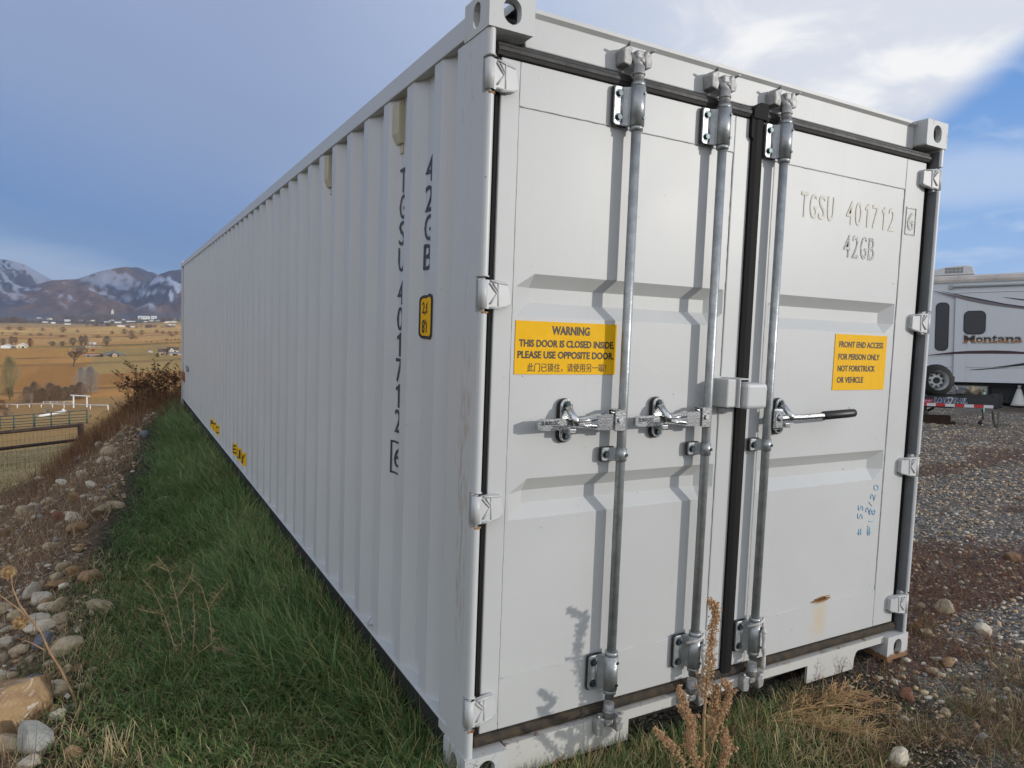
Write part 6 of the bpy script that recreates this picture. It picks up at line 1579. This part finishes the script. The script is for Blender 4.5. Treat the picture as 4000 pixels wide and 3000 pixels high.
RVW = mat('rv_fibreglass', (.60, .615, .63), .35, 0, .5, .03, 3); ROOFM = mat('roof_membrane', (.60, .53, .48), .7, 0, .3, .25, 3); UNDER = mat('black_underbody', (.008, .008, .009), .6); GLASSD = mat('tinted_window', (.006, .006, .007), .12, 0, .6); SWG = mat('grey_stripe', (.16, .145, .15), .4); SWB = mat('black_stripe', (.015, .016, .022), .4); SWM = mat('maroon_stripe', (.055, .015, .022), .4); SEAM = mat('panel_seam', (.19, .22, .27), .6); TRIM = mat('grey_trim', (.40, .42, .41), .5)
zt = lp(3640, 1104)[1]; zt2 = lp(*c5(455, 500))[1]; L0, L1 = -4.5, 9.0
mb = MB(); mb.box((L0, .0, 0), (L1, 2.45, zt2), .02); body = mb.build('body', [RVW], e)
mb = MB(); mb.prism([(-.035, zt2), (-.045, zt2+.06), (-.01, zt2+.15), (.10, zt2+.20), (1.2, zt2+.24), (2.35, zt2+.20), (2.47, zt2+.05), (2.47, zt2)], L0-.02, L1+.02, axis=0); mb.build('roof', [ROOFM], e)
mb = MB(); mb.box((L0, -.03, zt2-.025), (L1, -.002, zt2+.008)); mb.build('gutter_rail', [TRIM], e)
x0, z0 = lp(*c5(790, 575)); mb = MB(); mb.tube([(x0, -.045, z0), (L1, -.045, z0)], .032, 8); mb.box((x0-.06, -.06, z0-.06), (x0+.05, -.002, z0+.09), .01); mb.build('awning_rail', [TRIM], e)
# slide-out panel standing proud of the wall
xs, zs_ = lp(*c5(865, 690)); xb_, zb_ = lp(*c6(770, 660)); zl = lp(*c6(800, 400))[1]
mb = MB(); mb.box((xs, -.05, .0), (L1, -.003, zs_), .004); so_ = mb.build('slide_out', [RVW], e)
mb = MB(); mb.box((xs-.012, -.056, 0), (xs+.004, -.051, zs_)); mb.box((xs+.004, -.056, zs_-.012), (L1, -.051, zs_)); mb.build('seam', [SEAM], so_)
mb = MB(); mb.box((xs+.30, -.0535, 0), (xs+.305, -.0505, zs_)); mb.box((xs+.30, -.0535, zl-.012), (L1, -.0505, zl+.012)); mb.build('trim_strip', [TRIM], so_)
mb = MB(); mb.box((L0, -.006, zl-.008), (xs-.014, -.003, zl+.010)); mb.build('trim_strip', [TRIM], e)
def window_(u0, v0, u1, v1, r, y, par):
    (a, b), (c, d) = lp(u0, v1), lp(u1, v0); mb = MB(); mb.prism(rrect(a-.02, c+.02, b-.02, d+.02, r+.02, 6), y-.012, y+.002, axis=1); mb.prism(rrect(a, c, b, d, r, 6), y-.018, y-.012, axis=1, mi=1); mb.build('window', [UNDER, GLASSD], par)
window_(*c5(490, 870), *c5(740, 1740), .11, -.004, e); window_(*c5(1022, 1025), *c5(1415, 1442), .12, -.054, so_)
def stripe(top, bot, m, y, par, name='stripe'):
    A_ = [lp(*p) for p in top]; B_ = [lp(*p) for p in bot]; n = len(A_); V = [(a, y, b) for a, b in A_]+[(a, y, b) for a, b in B_]+[(a, y+.003, b) for a, b in A_]+[(a, y+.003, b) for a, b in B_]
    Fc = []
    for i in range(n-1): Fc += [(i, n+i, n+i+1, i+1), (2*n+i, 2*n+i+1, 3*n+i+1, 3*n+i), (i, i+1, 2*n+i+1, 2*n+i), (n+i, 3*n+i, 3*n+i+1, n+i+1)]
    mb = MB(); mb.raw(V, Fc); mb.build(name, [m], par)
Q = lambda f, *pts: [f(*p) for p in pts]
stripe(Q(c5, (430, 640), (640, 685), (870, 730), (1100, 765), (1400, 825), (1750, 900), (2133, 950), (2600, 985), (3400, 1010)), Q(c5, (430, 645), (640, 710), (870, 775), (1100, 835), (1400, 895), (1750, 945), (2133, 988), (2600, 1020), (3400, 1050)), SWG, -.0585, e)
stripe(Q(c5, (610, 655), (870, 706), (1100, 752), (1400, 810), (1750, 880), (2133, 935), (2600, 970)), Q(c5, (612, 660), (870, 720), (1100, 772), (1400, 832), (1750, 902), (2133, 955), (2600, 990)), SWB, -.0625, e)
stripe(Q(c5, (1740, 762), (1950, 785), (2133, 805), (2600, 850)), Q(c5, (1745, 766), (1950, 803), (2133, 828), (2600, 885)), SWB, -.0585, e)
stripe(Q(c6, (195, 178), (450, 145), (700, 115), (1000, 97), (1400, 90), (1700, 97), (2000, 118), (2600, 170)), Q(c6, (195, 186), (450, 168), (700, 155), (1000, 150), (1400, 150), (1700, 152), (2000, 158), (2600, 190)), SWM, -.0585, e)
stripe(Q(c6, (1400, 400), (1600, 378), (1800, 348), (2000, 318), (2600, 240)), Q(c6, (1400, 404), (1600, 400), (1800, 385), (2000, 368), (2600, 320)), SWB, -.0605, e)
stripe(Q(c6, (990, 446), (1200, 428), (1400, 416), (1700, 408)), Q(c6, (990, 452), (1200, 446), (1400, 430), (1700, 412)), SWB, -.0625, e)
# raised name in serif-like dark letters shading to brown, each with a pale edge and grey outline
nm = bpy.data.materials.new('graded_lettering'); nm.use_nodes = True; t_ = NT(nm.node_tree); zz = t_.sep(t_.node('ShaderNodeTexCoord').outputs['Object'])[2]
(xa, za), (xz, zz1) = lp(*c5(1015, 1612)), lp(*c5(2105, 1462))
t_.l.new(t_.ramp(t_.smooth(zz, za, zz1), [(.0, (.30, .14, .045)), (.30, (.20, .09, .03)), (.52, (.02, .016, .014)), (1, (.02, .018, .018))]), t_.n['Principled BSDF'].inputs['Base Color'])
mb = MB()
word = 'Montana'; wd = [1.42, .92, .98, .66, .92, .98, .92]; tot = sum(wd); x = xa
for ch, w_ in zip(word, wd):
    wx = (xz-xa)*w_/tot; hgt = (zz1-za)*(1.0 if ch in 'Mt' else .74)
    for mi, off, bo, y in ((2, .022, .075, -.0555), (1, .012, .05, -.058), (0, 0, .03, -.0605)):
        text_on(mb, ch, x-off, x+wx*.93+off, za-off, za+hgt+off, lambda a, b, y=y: (a, y, b), mi, bo)
    if ch in 'Mnt':      # slab serifs
        for k in ((.10, .82) if ch != 't' else (.45,)): mb.box((x+wx*k-.035, -.0612, za), (x+wx*k+.06, -.0596, za+.028), mi=0)
    x += wx
mb.build('name_lettering', [nm, mat('pale_outline', (.62, .62, .60), .4), mat('grey_outline', (.26, .26, .27), .4)], so_, False)
# roof air conditioner
(ax, az_), (bx2, bz2) = lp(*c5(420, 375)), lp(*c5(1240, 290)); (cx, cz) = lp(*c5(640, 150)); h_ = cz-bz2
e2 = empty('air_conditioner'); e2.parent = e; ACW = mat('ac_shroud', (.58, .585, .58), .45, 0, .4, .06, 8)
x0, x1 = ax-.25, bx2; zb2 = bz2-.01
mb = MB(); mb.prism([(x0, zb2), (x1-.01, zb2), (x1, zb2+.03), (x1-.05, zb2+h_*.88), (x1-.22, zb2+h_*1.05), (x0+.62, zb2+h_*.96), (x0+.05, zb2+h_*.52)], .50, 1.45, axis=1, bev=.025); mb.build('shroud', [ACW], e2)
mb = MB(); mb.prism([(x0+.18, zb2-.10), (x1-.12, zb2-.10), (x1-.02, zb2-.002), (x0+.05, zb2-.002)], .55, 1.40, axis=1); mb.build('base_pan', [mat('ac_base', (.10, .12, .13), .6)], e2)
mb = MB(); (ga, gb), (gc, gd) = lp(*c5(665, 290)), lp(*c5(1020, 160))
for k in range(14):
    xx = ga+(gc-ga)*(k+.5)/14
    for r_ in (0, 1):
        za_ = gb+(gd-gb)*(.04+.5*r_); mb.box((xx-(gc-ga)*.016, .494, za_), (xx+(gc-ga)*.016, .4985, za_+(gd-gb)*.42))
mb.build('louvre', [UNDER], e2)
# underbody, wheels, steady leg
mb = MB(); mb.box((L0+.1, .15, -.10), (L1-.1, 2.3, -.002)); mb.box((lp(*c6(1400, 760))[0], .25, -.42), (L1-.2, 2.2, -.10)); mb.build('underbody', [UNDER], e)
gz = -0.62
for k, u_ in enumerate((1700, 2350)):
    xw = lp(*c6(u_, 900))[0]; e3 = empty('wheel', (xw, .30, gz+.40)); e3.parent = e
    mb = MB(); mb.tube([(0, 0, 0), (0, .04, 0), (0, .20, 0), (0, .24, 0)], [.34, .40, .40, .34], 32); mb.build('tyre', [BLK], e3); mb = MB(); mb.cyl((0, -.012, 0), (0, .05, 0), .21, 24); mb.cyl((0, -.03, 0), (0, 0, 0), .07, 14); mb.build('rim', [TRIM], e3)
xj = lp(*c6(1900, 1000))[0]; e4 = empty('support_leg', (xj, .1, 0)); e4.parent = e
mb = MB(); mb.tube([(0, 0, gz), (0, 0, gz+.06), (0, 0, gz+.46)], [.20, .17, .05], 14); mb.build('foot_cone', [mat('pale_plastic_cone', (.55, .54, .50), .6)], e4); mb = MB(); mb.cyl((0, 0, gz+.46), (0, 0, -.05), .04, 10); mb.build('screw_tube', [TRIM], e4)

# ---- black flatbed trailer in front of it ------------------------------------------------------------
T0, T1 = at(*c6(125, 1112), 14.5), at(*c6(1430, 1164), 13.9); MT = frame3(T0, T1, at(*c6(140, 930), 14.5)); MTi = MT.inverted()
tp = lambda u, v: lp(u, v, MT, MTi)
TB = mat('black_frame_paint', (.010, .010, .011), .3, 0, .5, .3, 6); e = empty('flatbed_trailer', mw=MT); tag(e, 'black flatbed trailer with red and white tape and a spare wheel before the camper', 'trailer')
xr = tp(*c6(1430, 1100))[0]; ztp = tp(*c6(1430, 975))[1]; zl0 = tp(*c6(140, 930))[1]; XL = -5.5
mb = MB(); mb.box((XL, 0, 0), (xr, .09, zl0), .006); mb.box((XL, 0, zl0+.001), (xr+.02, .16, zl0+.014), .002); mb.build('side_rail', [TB], e)
mb = MB(); mb.box((XL, 1.9, 0), (xr-.6, 1.99, zl0), .006); mb.build('side_rail', [TB], e)
mb = MB(); mb.box((XL, .092, .05), (-.35, 1.895, zl0-.004)); mb.build('deck', [mat('worn_deck_boards', (.06, .05, .04), .8, 0, .2, .4, 6)], e)
mb = MB()
(x2, z2) = tp(*c6(600, 880)); (x3, z3) = tp(*c6(1440, 945))
mb.prism([(x2-.3, zl0+.012), (x3, zl0+.012), (x3, z3-.02), (x2+.9, zl0+.09), (x2, z2)], .55, .63, axis=1); mb.prism([(x2-.3, zl0+.012), (x3, zl0+.012), (x3, z3-.02), (x2+.9, zl0+.09), (x2, z2)], .98, 1.06, axis=1); mb.build('tongue', [TB], e)
# red and white tape
mb = MB(); za_, zb3 = tp(*c6(880, 1142))[1], tp(*c6(880, 1086))[1]; edges = [tp(*c6(q, 1110))[0] for q in (-330, -160, 15, 190, 358, 532, 706, 886, 1062, 1244, 1424)]
for k, (a, b) in enumerate(zip(edges[:-1], edges[1:])): mb.box((a, -.004, za_), (b, -.001, zb3), mi=1 if k % 2 else 0)
o = mb.build('reflective_tape', [mat('red_tape', (.48, .015, .018), .4), mat('white_tape', (.62, .62, .62), .4)], e)
for p_ in o.data.polygons: pass
# lettering with a light outline and a ram-like badge reduced to a plain shield
mb = MB(); BLU = mat('blue_letters', (.012, .02, .10), .4); LGT = mat('light_letter_edge', (.45, .47, .52), .4); PNK = mat('pink_plate', (.40, .03, .07), .5)
def tl(word, u0, u1, v0, v1):
    (a, b), (c, d) = tp(*c6(u0, v1)), tp(*c6(u1, v0)); n = len(word)
    for k, ch in enumerate(word):
        xa_ = a+(c-a)*k/n; xb2 = a+(c-a)*(k+.84)/n
        if ch == 'I': xa_ += (xb2-xa_)*.28; xb2 -= (xb2-xa_)*.3
        for mi, off, bo, y in ((1, .009, .08, -.0025), (0, 0, .04, -.0045)): text_on(mb, ch, xa_-off, xb2+off, b-off, d+off, lambda q, w, y=y: (q, y, w), mi, bo, .18)
tl('LOAD', 325, 590, 975, 1050); tl('TRAIL', 665, 940, 985, 1058)
(a, b) = tp(*c6(622, 1015)); mb.prism([(a-.055, b+.04), (a-.03, b+.075), (a, b+.06), (a+.03, b+.075), (a+.055, b+.04), (a+.035, b-.03), (a, b-.075), (a-.035, b-.03)], -.004, -.001, axis=1, mi=1); mb.prism([(a-.03, b+.035), (a, b+.05), (a+.03, b+.035), (a+.018, b-.02), (a, b-.045), (a-.018, b-.02)], -.0065, -.0042, axis=1, mi=2)
mb.build('maker_lettering', [BLU, LGT, mat('badge_brown', (.09, .07, .055), .5)], e, False)
mb = MB(); (a, b), (c, d) = tp(*c6(60, 1058)), tp(*c6(303, 995)); mb.box((a, -.004, b), (c, -.001, d)); text_on(mb, 'Trailer & RV', a+(c-a)*.30, c-.03, b+(d-b)*.42, b+(d-b)*.78, lambda q, w: (q, -.0055, w), 1, .02); mb.build('dealer_plate', [PNK, LGT], e, False)
# spare wheel standing on the deck side
(wx, wz) = tp(*c6(375, 640)); rw = abs(tp(*c6(375, 335))[1]-wz)
e2 = empty('spare_wheel', (wx-.02, .10, wz)); e2.parent = e; e2.rotation_euler = (0, 0, .42)
mb = MB(); prof_ = [(.0, .60), (.015, .80), (.05, .93), (.10, .985), (.20, .985), (.25, .93), (.27, .8), (.27, .55)]
mb.tube([(0, a-.14, 0) for a, _ in prof_], [b*rw for _, b in prof_], 40, cap=False); mb.build('tyre', [mat('tyre_rubber', (.022, .021, .020), .75, 0, .3, .3, 30)], e2)
SIL = mat('silver_wheel', (.55, .56, .56), .4, .3, .5, .1, 10); mb = MB(); mb.tube([(0, -.13, 0), (0, -.10, 0), (0, .0, 0), (0, .03, 0)], [rw*.62, rw*.58, rw*.53, rw*.50], 36, cap=False); mb.tube([(0, .02, 0), (0, -.03, 0), (0, -.035, 0)], [rw*.52, rw*.40, rw*.22], 36)
mb.build('rim', [SIL], e2, False); mb = MB()
for k in range(8): q_ = k*math.pi/4; mb.cyl((math.cos(q_)*rw*.38, -.036, math.sin(q_)*rw*.38), (math.cos(q_)*rw*.38, -.05, math.sin(q_)*rw*.38), .022, 10)
mb.cyl((0, -.03, 0), (0, -.06, 0), rw*.19, 18); mb.build('hub_bolts', [UNDER], e2)
mb = MB(); mb.cyl((wx, .2, zl0), (wx, .2, wz), .04, 10); mb.build('wheel_bracket', [TB], e)
# hydraulic cylinder, pump box, coupler, chains, plug cable, jack
(pa, pb), (pc, pd) = tp(*c6(180, 330)), tp(*c6(670, 600)); mb = MB(); mb.cyl((pa-.4, .45, pb+.18), (pc, .45, pd), .055, 14); mb.build('hydraulic_cylinder', [mat('cylinder_paint', (.50, .53, .57), .35)], e)
mb = MB(); mb.box((pc-.09, .38, pd-.14), (pc+.05, .52, pd+.06), .02); mb.tube([(pc, .42, pd-.08), (pc+.10, .40, pd-.2), (pc, .40, pd-.27), (pc-.3, .40, pd-.24)], .018, 8, 1); mb.tube([(pc-.14, .42, pd-.02), (pc-.25, .42, pd-.05)], .03, 8, 1); mb.build('pump_fitting', [TB, TRIM], e)
(qa, qb), (qc, qd) = tp(*c6(745, 880)), tp(*c6(905, 800)); mb = MB(); mb.box((qa, .35, qb), (qc, .60, qd), .01); mb.tube([(qa+.05, .47, qd), (qa+.16, .47, qd+.03), (qa+.22, .47, qd+.01)], .03, 8); mb.build('battery_box', [mat('grey_box', (.15, .155, .16), .45)], e)
(ka, kb), (kc, kd) = tp(*c6(1450, 1165)), tp(*c6(1650, 890)); mb = MB(); mb.box((ka, .50, kb), (ka+(kc-ka)*.55, .70, kd), .01); mb.box((ka+(kc-ka)*.45, .55, kb+.02), (kc, .65, kd-.03), .008)
for k in range(4): mb.cyl((ka+(kc-ka)*.62, .545, kb+.06+k*.08), (ka+(kc-ka)*.62, .53, kb+.06+k*.08), .02, 10, 1); mb.cyl((ka+(kc-ka)*.86, .545, kb+.06+k*.08), (ka+(kc-ka)*.86, .53, kb+.06+k*.08), .02, 10, 1)
mb.box((xr-.1, .092, .04), (ka+.04, .50, zl0-.02)); mb.build('coupler', [TB, mat('coupler_holes', (.03, .03, .032), .7)], e)
def chain(pts, n):
    mb = MB(); P = [Vector((tp(*p)[0], .35, tp(*p)[1])) for p in pts]
    def along(f): x = f*(len(P)-1); i = min(int(x), len(P)-2); return P[i].lerp(P[i+1], x-i)
    for k in range(n):
        a, b = along(k/n), along((k+1.25)/n if k+1.25 < n else 1); d = (b-a); s = Vector((0, 1, 0)) if k % 2 else d.cross(Vector((0, 1, 0))).normalized(); s = s*.016; mb.tube([a+s, b+s, b-s, a-s, a+s], .006, 5)
    mb.build('safety_chain', [mat('chain_steel', (.12, .115, .09), .5, .6)], e)
chain([c6(1440, 1215), c6(1460, 1400), c6(1500, 1555), c6(1545, 1450), c6(1560, 1215)], 40); chain([c6(1440, 1220), c6(1455, 1420), c6(1520, 1560), c6(1700, 1575), c6(1900, 1590)], 36)
mb = MB(); P = [tp(*c6(*q)) for q in ((1225, 1165), (1245, 1240), (1252, 1310), (1240, 1370))]; mb.tube([(a, .2, b) for a, b in P], .014, 8); (a, b), (c, d) = tp(*c6(1235, 1380)), tp(*c6(1170, 1455)); mb.tube([(a, .2, b), (c, .2, d)], [.03, .038], 10); mb.build('plug_cable', [BLK], e)
mb = MB(); P = [tp(*c6(*q)) for q in ((1270, 950), (1300, 900), (1350, 890), (1375, 940))]; mb.tube([(a, .6, b) for a, b in P], .014, 8); mb.build('hose_loop', [BLK], e)
(ja, jb), (jc, jd) = tp(*c6(100, 1130)), tp(*c6(225, 1262)); mb = MB(); mb.box((ja-.03, .3, jd+.04), (ja+.09, .42, zl0-.03), .008); mb.box((ja-.10, .24, jd), (jc, .50, jd+.03), .004); mb.tube([(ja+.1, .36, jd+.06), (ja+.2, .36, jd+.12), (ja+.22, .36, jd+.19)], .025, 8); mb.build('jack_leg', [TB], e)
TIM = mat('dark_railway_timber', (.060, .042, .030), .9, 0, .2, .4, 6)
for (u0, v0, u1, v1, lab, yy) in ((-500, 1400, 645, 1290, 'dark thick timber block under the trailer jack', .22), (-500, 1470, 735, 1405, 'thinner plank lying under the thick timber block', .14)):
    (a, b), (c, d) = tp(*c6(u0, v0)), tp(*c6(u1, v1)); mb = MB(); mb.box((0, 0, 0), (c-a, .32 if yy > .2 else .44, d-tp(*c6(u1, v0))[1]), .008)
    o = mb.build('timber_block' if yy > .2 else 'plank', [TIM]); o.matrix_world = MT @ Matrix.Translation((a, yy, tp(*c6(u1, v0))[1])); tag(o, lab, 'timber')
# pale sandstone blocks and a gas bottle glimpsed under the camper
for k, (u0, v0, u1, v1, lab) in enumerate(((890, 900, 1060, 715, 'taller tan block glimpsed under the camper trailer'), (1050, 905, 1205, 755, 'lower tan block beside the taller one under the camper'))):
    P = at(*c6((u0+u1)/2, v1), 23.5); w = (u1-u0)/4.74*23.5/F; g = ground(P.x, P.y); o = rock(k*3+2, S_CREAM, (P.x, P.y, g), (w*.62, .5, (P.z-g)*.60), (0, 0, -.5), lab, None, 'stone_block', .2)
P = at(*c6(1255, 790), 17.5); g = ground(P.x, P.y); e = empty('gas_bottle', (P.x, P.y, g)); tag(e, 'pale green gas bottle standing beyond the trailer tongue', 'bottle')
r_ = 34/4.74*17.5/F; hh = P.z-g; mb = MB(); mb.tube([(0, 0, 0), (0, 0, .03), (0, 0, hh*.72), (0, 0, hh*.82), (0, 0, hh*.86)], [r_*.9, r_, r_, r_*.6, r_*.3], 18); mb.build('body', [mat('pale_green_paint', (.22, .36, .32), .5)], e); mb = MB(); mb.cyl((0, 0, hh*.86), (0, 0, hh), r_*.42, 12); mb.build('valve_cap', [mat('dark_green_cap', (.06, .13, .11), .5)], e)
